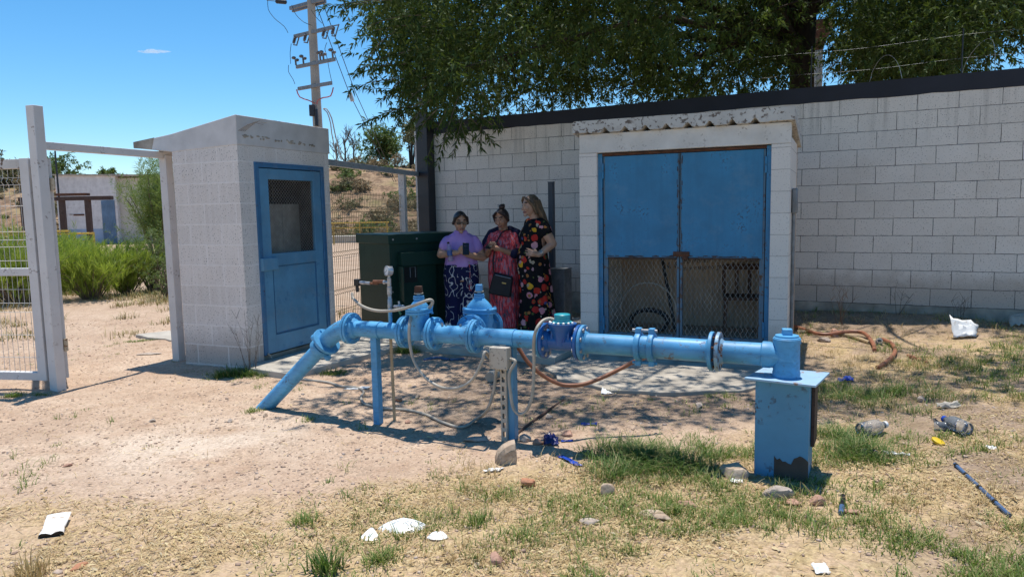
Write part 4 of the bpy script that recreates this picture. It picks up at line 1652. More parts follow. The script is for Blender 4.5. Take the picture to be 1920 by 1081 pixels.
def L2W(v):
    return LO + LX * v.x + LY * v.y + Vector((0, 0, v.z))


S2L = lambda x, y, z: sb + LX * x + LY * y + Vector((0, 0, z))
ol = lambda px, py, off: L2W(on_line(px, py, off))
flex("flexible_conduit", [ol(660, 549, -.01), ol(663, 560, -.03), ol(680, 574, -.06), ol(705, 582, -.075), ol(735, 582, -.075), ol(765, 576, -.10), ol(790, 567, -.115), ol(806, 562, -.09), ol(811, 567, -.03),
                          ol(803, 578, 0.03), ol(785, 582, .10), ol(774, 588, -.04), ol(768, 607, -.125), ol(768, 640, -.14), ol(776, 675, -.14), ol(795, 705, -.15), ol(825, 725, -.16), ol(858, 727, -.17), ol(885, 712, -.18), ol(903, 680, -.17), ol(909, 660, -.15), S2L(-.085, -.03, .558)],
     "grey ribbed conduit hanging from the gauge in front of the first valve")
flex("flexible_conduit", [S2L(.075, -.03, .555), S2L(.105, -.035, .54), ol(955, 700, -.10), ol(957, 735, -.10), ol(963, 765, -.10), ol(975, 776, -.10), ol(988, 768, -.10), ol(998, 740, -.10), ol(1001, 690, -.10), ol(1001, 640, -.12), ol(1006, 617, -.12), ol(1017, 602, -.06), ol(1030, 597, -.01), L2W(Vector((mc - .05, 0, AX + .135)))],
     "grey ribbed conduit looping from the junction box up to the dark blue meter")
ga_ = lambda px, py, h=.011: gnd(px, py) + Vector((0, 0, h))
flex("flexible_conduit", [S2L(-.02, -.035, .475), ol(931, 690, -.06), ol(925, 735, -.05), ol(912, 770, -.04), ga_(893, 793, .03), ga_(866, 803), ga_(830, 794), ga_(800, 780), ga_(765, 771), ga_(715, 767), ga_(686, 760), ga_(677, 748), ga_(682, 736), ga_(668, 728), ga_(640, 726), ga_(612, 718), ga_(560, 712), ga_(525, 705), ga_(511, 692), q(SC, .27, .035) + Vector((0, 0, .06)), q(SC, .235, .025) + Vector((0, 0, .12))],
     "grey ribbed conduit snaking over the dirt to the small shed's door")

# hose slung under the pipe, and a thin dark line on the soil, drawn as a tube
flex("orange_hose", [ol(966, 648, .07), ol(974, 655, .08), ol(985, 672, .08), ol(1000, 689, .09), ol(1020, 705, .12), ol(1048, 719, .15), ol(1072, 722, .18), ol(1097, 719, .24), ol(1130, 707, .33), ol(1165, 690, .40), ol(1197, 674, .46), ol(1240, 662, .55)],
     "faded orange hose sagging under the pipeline by the meter", 0.0135, False, 'orange', "hose")
tag(MB().tube([gnd(958, 822) + Vector((0, 0, .004)), gnd(1000, 790) + Vector((0, 0, .006)), gnd(1035, 765) + Vector((0, 0, .006)), gnd(1057, 750) + Vector((0, 0, .006))], .009, 6).build("thin_line", M['rustpaint']), "thin brown line lying on the soil behind the second post", "cable")
# ------------------------------------------------------------------ people
def skin_mat(name, c):
    t = NT(name)
    co = t.coord("Object")
    col = t.ramp(t.noise(co, 14, 4), [(0.3, shade(c, 0.88)), (0.7, shade(c, 1.08))])
    t.b.inputs["Subsurface Weight"].default_value = 0.08
    t.b.inputs["Subsurface Radius"].default_value = (0.02, 0.008, 0.004)
    return t.fin(col, 0.5, 0, None, 0.4)


def hair_mat(name, a, b_, scale=(60, 60, 3)):
    t = NT(name)
    co = t.coord("Object", scale=scale)
    f = t.noise(co, 1.0, 4, 0.6)
    return t.fin(t.ramp(f, [(0.3, a), (0.7, b_)]), 0.42, 0, t.bump(f, 0.5, 0.006), 0.5)


M['eyewhite'] = plain('eye_white', (0.45, 0.40, 0.37), 0.3, bump=0)
M['lips'] = plain('lip_skin', (0.30, 0.11, 0.09), 0.5, bump=0)
M['brow'] = plain('brow_hair', (0.03, 0.02, 0.016), 0.7, bump=0)
M['nail'] = plain('ring_silver', (0.6, 0.58, 0.55), 0.3, 0.9, bump=0)
M['phone'] = plain('phone_black', (0.012, 0.012, 0.014), 0.25, bump=0)
M['lens'] = plain('sunglass_lens', (0.025, 0.012, 0.01), 0.08, bump=0, spec=0.8)


def rotm(yaw=0, pitch=0, roll=0):
    return Matrix.Rotation(yaw, 3, 'Z') @ Matrix.Rotation(pitch, 3, 'X') @ Matrix.Rotation(roll, 3, 'Y')


def head_into(b, c, yaw, pitch, roll, k=1.0):
    """skull, jaw, nose, lips, ears around centre c; the face looks to local -Y"""
    m = rotm(yaw, pitch, roll)
    c = Vector(c)

    def fn(p, d):
        z = d.z
        if z < 0:
            t = -z
            p.x *= 1 - 0.34 * t ** 1.5
            p.y = p.y * (1 - 0.16 * t) - 0.016 * t * k
        if d.y < 0:
            p.y *= 1 - 0.06 * (-d.y)
        return p
    T = lambda v: c + m @ (Vector(v) * k)
    b.ball(c, (.073 * k, .090 * k, .112 * k), 28, 20, fn=fn, rot=m)
    b.limb([T((0, -.083, .022)), T((0, -.096, -.010)), T((0, -.104, -.026))], [.009 * k, .012 * k, .0145 * k], 10)
    for s in (-1, 1):
        b.ball(T((s * .012, -.094, -.029)), .0095 * k, 8, 6)
        b.ball(T((s * .034, -.066, -.020)), (.028 * k, .018 * k, .025 * k), 10, 8, rot=m)      # cheeks
        b.ball(T((s * .028, -.076, .036)), (.023 * k, .012 * k, .010 * k), 10, 8, rot=m)       # brow ridge
        b.ball(T((s * .073, .004, -.004)), (.010 * k, .019 * k, .030 * k), 10, 8, rot=m)       # ears
    b.ball(T((0, -.084, -.056)), (.024 * k, .012 * k, .0075 * k), 10, 8, rot=m)
    b.ball(T((0, -.083, -.067)), (.020 * k, .012 * k, .008 * k), 10, 8, rot=m)
    b.ball(T((0, -.074, -.094)), (.024 * k, .022 * k, .018 * k), 10, 8, rot=m)                 # chin
    return T, m


def hand_into(b, wrist, d, palm_n, curl=0.6, L=0.165, spread=0.1, thumb_side=1):
    """palm with five separate bent fingers. d: pointing direction, palm_n: palm facing"""
    w_, d, nrm = Vector(wrist), Vector(d).normalized(), Vector(palm_n)
    nrm = (nrm - d * nrm.dot(d)).normalized()
    sd_ = d.cross(nrm) * thumb_side          # towards the thumb
    pl_ = L * 0.52
    b.tube([w_ - d * .015, w_ + d * pl_ * .35, w_ + d * pl_ * .8, w_ + d * pl_ * 1.0], [.022, .030, .036, .030], 14, True, 0, squash=None)
    # flatten: extra slabs across the palm so that it reads broad and thin
    for k in (-1, 0, 1):
        b.limb([w_ + d * .02 + sd_ * k * .018, w_ + d * pl_ + sd_ * k * .023], [.014, .013], 8)
    lens = (.80, 0.94, 1.0, .92)[::-1]
    for i, ln in enumerate((.74, .92, 1.0, .93)):
        o = w_ + d * pl_ * .97 + sd_ * (-.030 + i * .020)
        fl = L * .48 * ln
        dd = (d + sd_ * (i - 1.5) * spread).normalized()
        P = [o - d * .012, o]
        a = 0.0
        for seg, fr in enumerate((.45, .32, .25)):
            a += curl * (0.75, 1.0, 0.75)[seg]
            v = dd * math.cos(a) + nrm * math.sin(a)
            P.append(P[-1] + v * fl * fr)
        b.limb(P, [.0095, .0092, .0085, .0078, .007], 8)
    o = w_ + d * pl_ * .28 + sd_ * .024
    v = (d * .62 + sd_ * .62 + nrm * .35).normalized()
    v2 = (d * .80 + sd_ * .05 + nrm * .62).normalized()
    b.limb([o - sd_ * .012, o, o + v * .036, o + v * .036 + v2 * .032], [.013, .012, .0105, .0085], 8)


def fuse(b, name, mats, parent, voxel=0.006, paintfn=None, smooth=3):
    """join overlapping closed pieces into ONE continuous skin"""
    me = b.mesh(name + "_raw", mats, False)
    o = bpy.data.objects.new(name, me)
    COL.objects.link(o)
    r_ = o.modifiers.new("r", 'REMESH')
    r_.mode = 'VOXEL'
    r_.voxel_size = voxel
    r_.adaptivity = 0
    sm = o.modifiers.new("s", 'SMOOTH')
    sm.factor = 0.5
    sm.iterations = smooth
    me2 = bpy.data.meshes.new_from_object(o.evaluated_get(bpy.context.evaluated_depsgraph_get()))
    bpy.data.objects.remove(o)
    bpy.data.meshes.remove(me)
    me2.name = name
    n = len(me2.polygons)
    me2.polygons.foreach_set("use_smooth", [True] * n)
    me2.materials.clear()
    for m in mats:
        me2.materials.append(m)
    if paintfn:
        ce = np.zeros(n * 3)
        me2.polygons.foreach_get("center", ce)
        me2.polygons.foreach_set("material_index", paintfn(ce.reshape(-1, 3)).astype(np.int32))
    else:
        me2.polygons.foreach_set("material_index", np.zeros(n, np.int32))
    me2.update()
    return link(name, me2, parent)


def face_paint(T, m, k=1.0):
    """material index 1 on the lips, 2 on the brows"""
    inv = m.inverted()
    c = T((0, 0, 0))
    A = np.array(inv)

    def f(C):
        L = ((C - np.array(c)) @ A.T) / k
        i = np.zeros(len(C), int)
        front = L[:, 1] < -.055
        i[front & (np.abs(L[:, 0]) < .023) & (np.abs(L[:, 2] + .061) < .0085)] = 1
        i[front & (np.abs(np.abs(L[:, 0]) - .032) < .019) & (np.abs(L[:, 2] - .043 + .15 * np.abs(np.abs(L[:, 0]) - .03)) < .0045)] = 2
        return i
    return f


def eyes(parent, T, m, k=1.0, half=True):
    for s in (-1, 1):
        b = MB()
        b.ball(T((s * .031, -.0745, .016)), (.0115 * k, .010 * k, (.0042 if half else .008) * k), 12, 8, rot=m)
        e = b.build("eye", M['eyewhite'], parent)
        b = MB()
        b.ball(T((s * .031, -.0835, .0145)), (.006 * k, .004 * k, .0045 * k), 10, 6, rot=m)
        b.build("iris", M['brow'], e)


# fabrics --------------------------------------------------------------
def fab(name, colfn, rough=0.85, bump=0.25):
    t = NT(name)
    co = t.coord("Object")
    col = colfn(t, co)
    h = t.noise(co, 9, 4)
    return t.fin(col, rough, 0, t.bump(h, bump, 0.02), 0.2)


def squiggle(t, co):
    mp = t.n("ShaderNodeMapping")
    t.l(co, mp.inputs[0])
    mp.inputs["Scale"].default_value = (1, 1, 0.85)
    n1 = t.noise(mp.outputs[0], 15.5, 0.0, 0.3, 0.25)
    line = t.math('LESS_THAN', t.math('ABSOLUTE', t.math('SUBTRACT', n1, 0.5)), 0.027)
    n2 = t.noise(co, 12, 0, 0.5)
    seg = t.math('MULTIPLY', line, t.ramp(n2, [(0.40, 0.0), (0.42, 1.0)]))
    return t.mix(seg, (0.010, 0.012, 0.055), (0.50, 0.49, 0.50))


def streaks(t, co):
    mp = t.n("ShaderNodeMapping")
    t.l(co, mp.inputs[0])
    mp.inputs["Scale"].default_value = (42, 42, 9)
    n1 = t.noise(mp.outputs[0], 1.0, 3, 0.6, 0.3)
    return t.ramp(n1, [(0.30, (0.03, 0.015, 0.02)), (0.38, (0.13, 0.12, 0.16)), (0.43, (0.30, 0.025, 0.04)), (0.50, (0.62, 0.06, 0.07)), (0.57, (0.70, 0.15, 0.17)), (0.64, (0.24, 0.24, 0.30)), (0.70, (0.60, 0.09, 0.14)), (0.78, (0.72, 0.34, 0.42))])


def flowers(t, co):
    wob = t.n("ShaderNodeTexNoise")
    t.l(co, wob.inputs["Vector"])
    wob.inputs["Scale"].default_value = 26
    wob.inputs["Detail"].default_value = 2
    add = t.n("ShaderNodeMix", data_type='VECTOR')
    add.inputs[0].default_value = 0.034
    va = [i for i in add.inputs if i.type == 'VECTOR' and i.name in 'AB']
    t.l(co, va[0])
    t.l(wob.outputs["Color"], va[1])
    cc = [o for o in add.outputs if o.type == 'VECTOR'][0]
    col = (0.008, 0.008, 0.010)
    for sc, r_, stops in ((10.5, 0.42, [(0.0, (0.55, 0.04, 0.025)), (0.28, (0.68, 0.27, 0.32)), (0.5, (0.75, 0.40, 0.03)), (0.66, (0.66, 0.33, 0.38)), (0.82, (0.52, 0.035, 0.03))]),
                          (17.0, 0.33, [(0.0, (0.45, 0.38, 0.28)), (0.3, (0.40, 0.16, 0.05)), (0.55, (0.07, 0.08, 0.22)), (0.75, (0.10, 0.13, 0.04)), (0.9, (0.5, 0.3, 0.33))])):
        v = t.n("ShaderNodeTexVoronoi")
        t.l(cc, v.inputs["Vector"])
        v.inputs["Scale"].default_value = sc
        sep = t.n("ShaderNodeSeparateColor")
        t.l(v.outputs["Color"], sep.inputs[0])
        petal = t.ramp(sep.outputs[0], stops, 'CONSTANT')
        core = t.ramp(v.outputs["Distance"], [(0.0, 0.6), (0.10, 1.0), (0.30, 0.9)])
        petal = t.mix(1.0, petal, core, 'MULTIPLY')
        on = t.math('MULTIPLY', t.math('LESS_THAN', v.outputs["Distance"], r_), t.math('GREATER_THAN', sep.outputs[1], 0.22))
        col = t.mix(on, col, petal)
    return col


M['squiggle'] = fab('squiggle_cloth', squiggle)
M['streaks'] = fab('streaked_cloth', streaks)
M['flowers'] = fab('flower_cloth', flowers)
M['lilac'] = fab('lilac_knit', lambda t, co: t.ramp(t.noise(co, 6, 3), [(0.3, (0.36, 0.21, 0.52)), (0.7, (0.46, 0.29, 0.62))]))
M['navy'] = fab('navy_knit', lambda t, co: t.ramp(t.noise(co, 12, 3), [(0.3, (0.006, 0.007, 0.024)), (0.7, (0.014, 0.016, 0.05))]))
M['bagblack'] = plain('black_bag_cloth', (0.010, 0.010, 0.014), 0.6, var=.3, bump=.2)
M['gold'] = plain('gold_badge', (0.45, 0.33, 0.12), 0.4, 0.6, bump=0)


def folds(kx, amp, seed):
    r_ = random.Random(seed)
    ph_ = [r_.uniform(0, 6.28) for _ in range(4)]
    return lambda a, i, m: 1 + amp * (i / (m - 1)) * (math.sin(kx * a + ph_[0]) * .6 + math.sin((kx * 2 + 1) * a + ph_[1] + i * .12) * .4 + .35 * math.sin(3 * a + ph_[2] + i * .25))


PZ = 0.076
# ---- woman 1: lilac polo, facing the viewer, head bowed to her phone
s1, s2, s3 = skin_mat('skin_one', (0.46, 0.27, 0.18)), skin_mat('skin_two', (0.38, 0.205, 0.135)), skin_mat('skin_three', (0.50, 0.30, 0.21))
p1 = thing("person", "woman in a lilac polo shirt and sunglasses looking down at her phone", "person", (-0.60, 8.72, PZ), R(6))
b = MB()
T, m = head_into(b, (0.0, -.055, 1.300), R(8), R(14), 0, 1.05)
b.limb([(0, .0, 1.08), (0, -.012, 1.15), (0, -.03, 1.24)], [.068, .056, .052], 14)
b.loft([((0, .01, .60), .16, .13), ((0, .01, .75), .178, .13), ((0, 0, .92), .165, .115), ((0, 0, 1.03), .175, .11), ((0, 0, 1.10), .14, .08), ((0, 0, 1.135), .06, .05)], 28)
for s in (-1, 1):
    b.limb([(s * .085, .01, .66), (s * .09, .0, .38), (s * .09, .01, .05)], [.098, .065, .042], 14)
    b.limb([(s * .09, .03, .03), (s * .10, -.10, .025)], [.036, .030], 12)
for s, el, wr in ((-1, (-.240, -.03, .925), (-.035, -.235, .955)), (1, (.255, -.02, .875), (.060, -.235, .925))):
    b.limb([(s * .165, .01, 1.075), Vector((s * .165, .01, 1.075)).lerp(Vector(el), .5), el], [.062, .057, .048], 14)
    b.limb([el, Vector(el).lerp(Vector(wr), .35), wr], [.048, .045, .029], 14)
hand_into(b, (-.030, -.24, .957), (.75, -.30, .28), (.25, -.1, -.6), .75, .16, .06, 1)
hand_into(b, (.055, -.24, .927), (-.45, -.55, .42), (-.2, .4, .8), .6, .16, .06, -1)
body1 = fuse(b, "body", [s1, M['lips'], M['brow']], p1, .0065, face_paint(T, m, 1.05))
h = MB()
h.ball(T((0, .018, .020)), (.083, .098, .108), 24, 16, rot=m)
h.ball(T((0, .105, -.010)), (.042, .04, .042), 14, 10, rot=m)
for s in (-1, 1):
    h.limb([T((s * .02, -.072, .100)), T((s * .066, -.052, .062)), T((s * .080, -.010, -.01))], [.014, .018, .020], 8)
h.build("hair", hair_mat('dark_brown_hair', (0.018, 0.012, 0.009), (0.045, 0.03, 0.022)), p1)
gl = MB()
for s in (-1, 1):
    poly = [(-.030, .012), (-.010, .017), (.020, .015), (.029, .006), (.026, -.012), (.008, -.019), (-.018, -.016), (-.029, -.004)]
    gl.prism([(u * 1.0 * s, v_) for u, v_ in (poly if s > 0 else poly[::-1])], T((s * .033, -.0985, .014)), m @ Vector((1, 0, 0)), m @ Vector((0, 0, 1)), m @ Vector((0, .004, 0)))
lens_o = gl.build("sunglasses", M['lens'], p1)
gl = MB()
gl.tube([T((-.006, -.100, .020)), T((.006, -.100, .020))], .003, 6)
for s in (-1, 1):
    gl.tube([T((s * .061, -.097, .018)), T((s * .078, -.05, .018)), T((s * .082, .01, .012))], .003, 6)
gl.build("frame", M['black'], lens_o)
sh_ = MB()
fo = folds(5, .035, 3)
sh_.loft([((0, -.01, 1.205), .062, .060), ((0, -.005, 1.175), .088, .078), ((0, 0, 1.150), .135, .095), ((0, 0, 1.115), .178, .108), ((0, 0, 1.07), .188, .118), ((0, -.005, 1.02), .188, .132), ((0, -.012, .95), .193, .142), ((0, -.01, .88), .188, .142), ((0, -.005, .82), .196, .148), ((0, -.005, .775), .200, .150)], 44, fold=fo)
for s, el in ((-1, (-.240, -.03, .925)), (1, (.255, -.02, .875))):
    a_, e_ = Vector((s * .150, .0, 1.075)), Vector(el)
    sh_.limb([a_, a_.lerp(e_, .22), a_.lerp(e_, .42)], [.070, .076, .074], 18)
shirt = fuse(sh_, "polo_shirt", [M['lilac']], p1, .008, None, 2)
co_ = MB()
for s in (-1, 1):
    co_.prism([(0, 0), (.055, .045), (.075, .015), (.03, -.045)], (s * .008, -.085, 1.165), (s, .25, .1), (0, .5, .9), (0, -.008, -.004))
co_.build("collar", M['lilac'], shirt)
pn = MB()
for s in (-1, 1):
    pn.loft([((s * .088, 0, .80), .112, .150), ((s * .093, 0, .68), .122, .155), ((s * .094, 0, .50), .112, .135), ((s * .095, 0, .30), .108, .118), ((s * .098, .0, .08), .112, .118)], 32, fold=folds(4, .05, 5 + s))
pn.loft([((0, 0, .825), .186, .142), ((0, 0, .72), .205, .155), ((0, 0, .62), .19, .145)], 40)
fuse(pn, "trousers", [M['squiggle']], p1, .009, None, 3)
for s in (-1, 1):
    f_ = MB()
    f_.limb([(s * .098, .02, .022), (s * .105, -.125, .018)], [.043, .036], 12)
    f_.build("shoe", M['black'], p1)
# lanyard with badge, hanging at the hip
ln = MB()
ln.tube([(.085, -.155, .84), (.095, -.165, .74), (.09, -.165, .62)], .006, 6)
ln.box((.093, -.168, .56), (.035, .005, .13))
ln.build("lanyard", fab('red_white_strap', lambda t, co: t.ramp(t.vor(co, 60), [(0.3, (0.5, 0.05, 0.06)), (0.5, (0.03, 0.03, 0.06)), (0.7, (0.5, 0.5, 0.52))])), p1)
phm = Matrix.Rotation(R(6), 3, 'Z')
pp = Vector((-0.60, 8.72, PZ)) + phm @ Vector((.045, -.335, .998))
pho = MB().box((0, 0, 0), (.074, .010, .148)).build("phone", M['phone'], bevel=0.004)
pho.location = pp
pho.rotation_euler = (R(-24), R(4), R(10))
tag(pho, "black phone held upright by the woman in the lilac shirt", "phone")
b = MB()
for x, z in ((-.016, .048), (.0, .040), (.016, .048), (0, .056)):
    b.lathe([(.007, 0), (.007, .002)], (x, -.005, z - .012), (0, -1, 0), 12)
b.build("lens", M['lens'], pho)
# clear bottle under her arm
M['clear'] = None
tg = NT('clear_plastic')
tg.b.inputs["Transmission Weight"].default_value = 0.85
tg.b.inputs["IOR"].default_value = 1.2
tg.fin((0.82, 0.88, 0.95), 0.12, 0, None, 0.5)
M['clear'] = tg.m
bt = thing("water_bottle", "clear plastic water bottle tucked under the lilac woman's arm", "bottle", Vector((-0.60, 8.72, PZ)) + phm @ Vector((-.125, -.195, .845)), R(6))
b = MB()
b.lathe([(.0, 0), (.028, .002), (.031, .012), (.031, .06), (.029, .065), (.031, .07), (.031, .15), (.024, .185), (.013, .205), (.013, .215)], (0, 0, 0), (-.12, .0, 1), 18, cap=False)
b.build("bottle_body", M['clear'], bt)
MB().lathe([(.015, .213), (.015, .230), (.012, .233)], (0, 0, 0), (-.12, 0, 1), 14).build("cap", M['black'], bt)
MB().lathe([(.0318, .075), (.0318, .135)], (0, 0, 0), (-.12, 0, 1), 18, cap=False).build("wrapper", plain('blue_label', (.05, .12, .35), .4, bump=0), bt)

# ---- woman 2: streaked red dress, navy cardigan, bag
p2 = thing("person", "woman with hair in a bun, streaked red dress and navy cardigan, holding a phone", "person", (-0.085, 8.80, PZ), R(-12))
b = MB()
T, m = head_into(b, (-.010, -.055, 1.325), R(-14), R(16), R(-3), 1.05)
b.limb([(0, .0, 1.11), (0, -.015, 1.18), (0, -.035, 1.27)], [.068, .056, .052], 14)
b.loft([((0, .01, .60), .15, .13), ((0, .0, .75), .165, .13), ((0, 0, .92), .160, .115), ((0, 0, 1.05), .165, .11), ((0, 0, 1.125), .13, .08), ((0, 0, 1.16), .06, .05)], 28)
for s in (-1, 1):
    b.limb([(s * .075, .01, .66), (s * .08, .0, .38), (s * .08, .01, .05)], [.095, .063, .042], 14)
    b.limb([(s * .08, .03, .03), (s * .09, -.10, .025)], [.036, .030], 12)
for s, el, wr in ((-1, (-.215, -.04, .90), (-.125, -.225, .985)), (1, (.205, -.03, .875), (.01, -.215, .975))):
    b.limb([(s * .155, .01, 1.10), Vector((s * .155, .01, 1.10)).lerp(Vector(el), .5), el], [.058, .053, .045], 14)
    b.limb([el, Vector(el).lerp(Vector(wr), .35), wr], [.045, .042, .027], 14)
hand_into(b, (.008, -.217, .975), (-.85, -.30, .22), (-.1, -.1, .9), .55, .16, .06, 1)
hand_into(b, (-.125, -.225, .985), (.35, -.60, .25), (.3, .2, .8), .55, .155, .06, -1)
fuse(b, "body", [s2, M['lips'], M['brow']], p2, .0065, face_paint(T, m, 1.05))
eyes(p2, T, m, 1.05)
h = MB()
h.ball(T((0, .020, .022)), (.083, .097, .106), 24, 16, rot=m)
h.ball(T((.005, .050, .130)), (.040, .040, .034), 14, 10, rot=m)
rs = random.Random(4)
for k in range(9):
    a = rs.uniform(0, 6.28)
    h.tube([T((.005 + .02 * math.cos(a), .05 + .02 * math.sin(a), .140)), T((.005 + .035 * math.cos(a), .05 + .035 * math.sin(a), .155 + rs.uniform(-.01, .01))), T((.005 + .05 * math.cos(a), .05 + .045 * math.sin(a), .152 + rs.uniform(-.02, .015)))], [.005, .004, .002], 5)
for s in (-1, 1):
    h.limb([T((s * .02, -.070, .098)), T((s * .066, -.050, .060)), T((s * .080, -.005, -.015))], [.014, .018, .020], 8)
h.build("hair", hair_mat('reddish_black_hair', (0.018, 0.010, 0.008), (0.055, 0.025, 0.016)), p2)
dr = MB()
dr.loft([((0, -.01, 1.195), .065, .060), ((0, 0, 1.165), .125, .085), ((0, -.004, 1.10), .168, .112), ((0, -.015, 1.01), .178, .150), ((0, -.012, .92), .175, .150), ((0, -.015, .80), .195, .170), ((0, -.01, .65), .200, .175), ((0, 0, .45), .190, .165), ((0, 0, .25), .190, .165), ((0, 0, .03), .205, .175)], 52, fold=folds(7, .055, 8))
for s, el in ((-1, (-.215, -.04, .90)), (1, (.205, -.03, .875))):
    a_, e_ = Vector((s * .14, 0, 1.12)), Vector(el)
    dr.limb([a_, a_.lerp(e_, .35), a_.lerp(e_, .7)], [.060, .069, .066], 16)
fuse(dr, "dress", [M['streaks']], p2, .008, None, 2)
cg = MB()
for s, x0 in ((1, .205), (-1, -.205)):
    P = [Vector((s * .06, .05, 1.205)), Vector((s * .150, .02, 1.155)), Vector((s * .205, .0, 1.05)), Vector((s * .215, .01, .93))]
    cg.limb(P, [.042, .060, .068, .066], 16)
    if s > 0:
        cg.limb([P[-1], Vector((s * .150, -.125, .915))], [.066, .058], 16)
        cg.limb([(s * .17, .06, 1.05), (s * .19, .06, .80), (s * .185, .05, .52)], [.075, .070, .06], 16)
cg.loft([((0, .075, 1.21), .09, .05), ((0, .075, 1.16), .15, .065), ((0, .075, 1.10), .185, .075), ((0, .085, .90), .195, .09), ((0, .08, .62), .205, .115), ((0, .08, .45), .20, .11)], 36)
fuse(cg, "cardigan", [M['navy']], p2, .009, None, 3)
hm = Matrix.Rotation(R(-12), 3, 'Z')
W2 = lambda x, y, z: Vector((-0.085, 8.80, PZ)) + hm @ Vector((x, y, z))
bag = thing("handbag", "black crossbody bag hanging in front of the streaked red dress", "handbag", W2(.0, -.215, .56), R(-12))
b = MB()
b.prism([(-.155, -.105), (.115, -.155), (.150, .095), (-.080, .150)], (0, -.03, 0), (1, 0, 0), (0, 0, 1), (0, .055, 0))
b.build("bag_body", M['bagblack'], bag, bevel=0.018)
b = MB()
b.tube([(-.055, -.034, .118), (.125, -.034, .075)], .004, 6)
b.build("zip", M['steel'], bag)
b = MB()
b.box((.045, -.034, .02), (.05, .004, .014), ry=R(12))
b.build("badge", M['gold'], bag)
b = MB()
b.tube(cr([(-.08, .0, .14), (-.085, -.01, .25), (-.085, .035, .36), (-.06, .04, .47), (-.015, .075, .575), (.03, .12, .63), (.10, .20, .635)], .03), .010, 6, squash=(1.0, .35))
b.build("strap", M['bagblack'], bag)
pho = MB().box((0, 0, 0), (.074, .010, .148)).build("phone", M['phone'], bevel=0.004)
pho.location = W2(-.095, -.315, 1.028)
pho.rotation_euler = (R(-62), R(10), R(-28))
tag(pho, "black phone held flat by the woman in the streaked red dress", "phone")
b = MB()
b.box((0, .0055, 0), (.066, .002, .138))
b.build("screen", M['lens'], pho)

# ---- woman 3: flower dress, long fair hair, seen from her left side, hand on hip
p3 = thing("person", "woman with long fair hair in a black flower dress, hand on hip, looking left", "person", (0.275, 8.62, PZ), R(-66))
b = MB()
T, m = head_into(b, (0.0, -.045, 1.475), R(4), R(5), 0, 1.08)
b.limb([(0, .02, 1.26), (0, .005, 1.34), (0, -.01, 1.42)], [.070, .060, .056], 14)
b.loft([((0, .01, .66), .16, .14), ((0, .0, .82), .18, .15), ((0, 0, 1.0), .165, .125), ((0, 0, 1.15), .175, .115), ((0, .01, 1.24), .14, .08), ((0, .015, 1.28), .06, .05)], 28)
for s in (-1, 1):
    b.limb([(s * .085, .01, .72), (s * .09, .0, .42), (s * .09, .01, .05)], [.10, .067, .043], 14)
    b.limb([(s * .09, .03, .03), (s * .10, -.11, .025)], [.037, .030], 12)
# her left arm (towards the viewer, local +x after turning): elbow back, hand on the hip
elL, wrL = (.245, .115, 1.035), (.235, -.06, .915)
b.limb([(.165, .015, 1.245), (.215, .06, 1.14), elL], [.062, .060, .048], 14)
b.limb([elL, Vector(elL).lerp(Vector(wrL), .4), wrL], [.048, .044, .030], 14)
hand_into(b, (.232, -.064, .915), (-.16, -.90, .25), (-.9, .1, .0), .28, .165, .10, -1)
elR, wrR = (-.235, .06, .98), (-.21, -.10, .86)
b.limb([(-.165, .015, 1.215), (-.21, .04, 1.10), elR], [.060, .057, .046], 14)
b.limb([elR, wrR], [.045, .029], 14)
hand_into(b, wrR, (.2, -.85, -.15), (.9, .1, .0), .3, .165, .08, 1)
fuse(b, "body", [s3, M['lips'], M['brow']], p3, .0065, face_paint(T, m, 1.08))
eyes(p3, T, m, 1.08)
h = MB()
h.ball(T((0, .022, .022)), (.084, .097, .106), 24, 16, rot=m)
rs = random.Random(12)
for k in range(46):
    a = rs.uniform(-.15, 3.3)
    st_ = T((.080 * math.cos(a), .02 + .088 * math.sin(a), rs.uniform(.0, .06)))
    mid = Vector((.095 * math.cos(a) * rs.uniform(.8, 1.15), .055 + .075 * math.sin(a), 1.33 + rs.uniform(-.03, .03)))
    end = Vector((.10 * math.cos(a) * rs.uniform(.7, 1.2), .125 + .05 * math.sin(a) + rs.uniform(-.01, .02), .99 + rs.uniform(-.07, .08)))
    h.tube(cr([st_, mid, (mid + end) / 2 + Vector((rs.uniform(-.01, .01), .02, 0)), end], .05), [.022, .024, .024, .022, .020, .019, .018, .014, .008, .006][:0] or .017, 7)
for s in (-1, 1):
    h.limb([T((s * .01, -.074, .100)), T((s * .062, -.058, .066)), T((s * .083, -.012, .0)), T((s * .082, .02, -.08))], [.012, .018, .021, .022], 8)
h.build("hair", hair_mat('fair_streaked_hair', (0.055, 0.033, 0.018), (0.21, 0.135, 0.075), (45, 45, 3)), p3)
dr = MB()
dr.loft([((0, .01, 1.325), .070, .062), ((0, .01, 1.295), .130, .082), ((0, -.005, 1.23), .176, .115), ((0, -.030, 1.14), .178, .152), ((0, -.015, 1.03), .168, .142), ((0, -.030, .93), .180, .172), ((0, -.025, .80), .195, .190), ((0, -.005, .62), .200, .190), ((0, .01, .42), .205, .195), ((0, .02, .20), .22, .215), ((0, .025, .02), .235, .235)], 56, fold=folds(8, .07, 21))
for s, e in ((1, elL), (-1, elR)):
    a_ = Vector((s * .135, .012, 1.262))
    t_ = Vector((s * .198, .045, 1.180))
    dr.limb([a_, a_.lerp(t_, .6), t_], [.076, .086, .080], 18)
fuse(dr, "dress", [M['flowers']], p3, .008, None, 2)
br_ = MB()
dv = (Vector(wrL) - Vector(elL)).normalized()
for k in (0, 1, 2):
    c_ = Vector(wrL) - dv * (.02 + .012 * k)
    u_ = dv.orthogonal().normalized()
    w2_ = dv.cross(u_)
    br_.tube([c_ + (u_ * math.cos(a) + w2_ * math.sin(a)) * .037 for a in np.linspace(0, 2 * math.pi, 19)], .003, 5, cap=False)
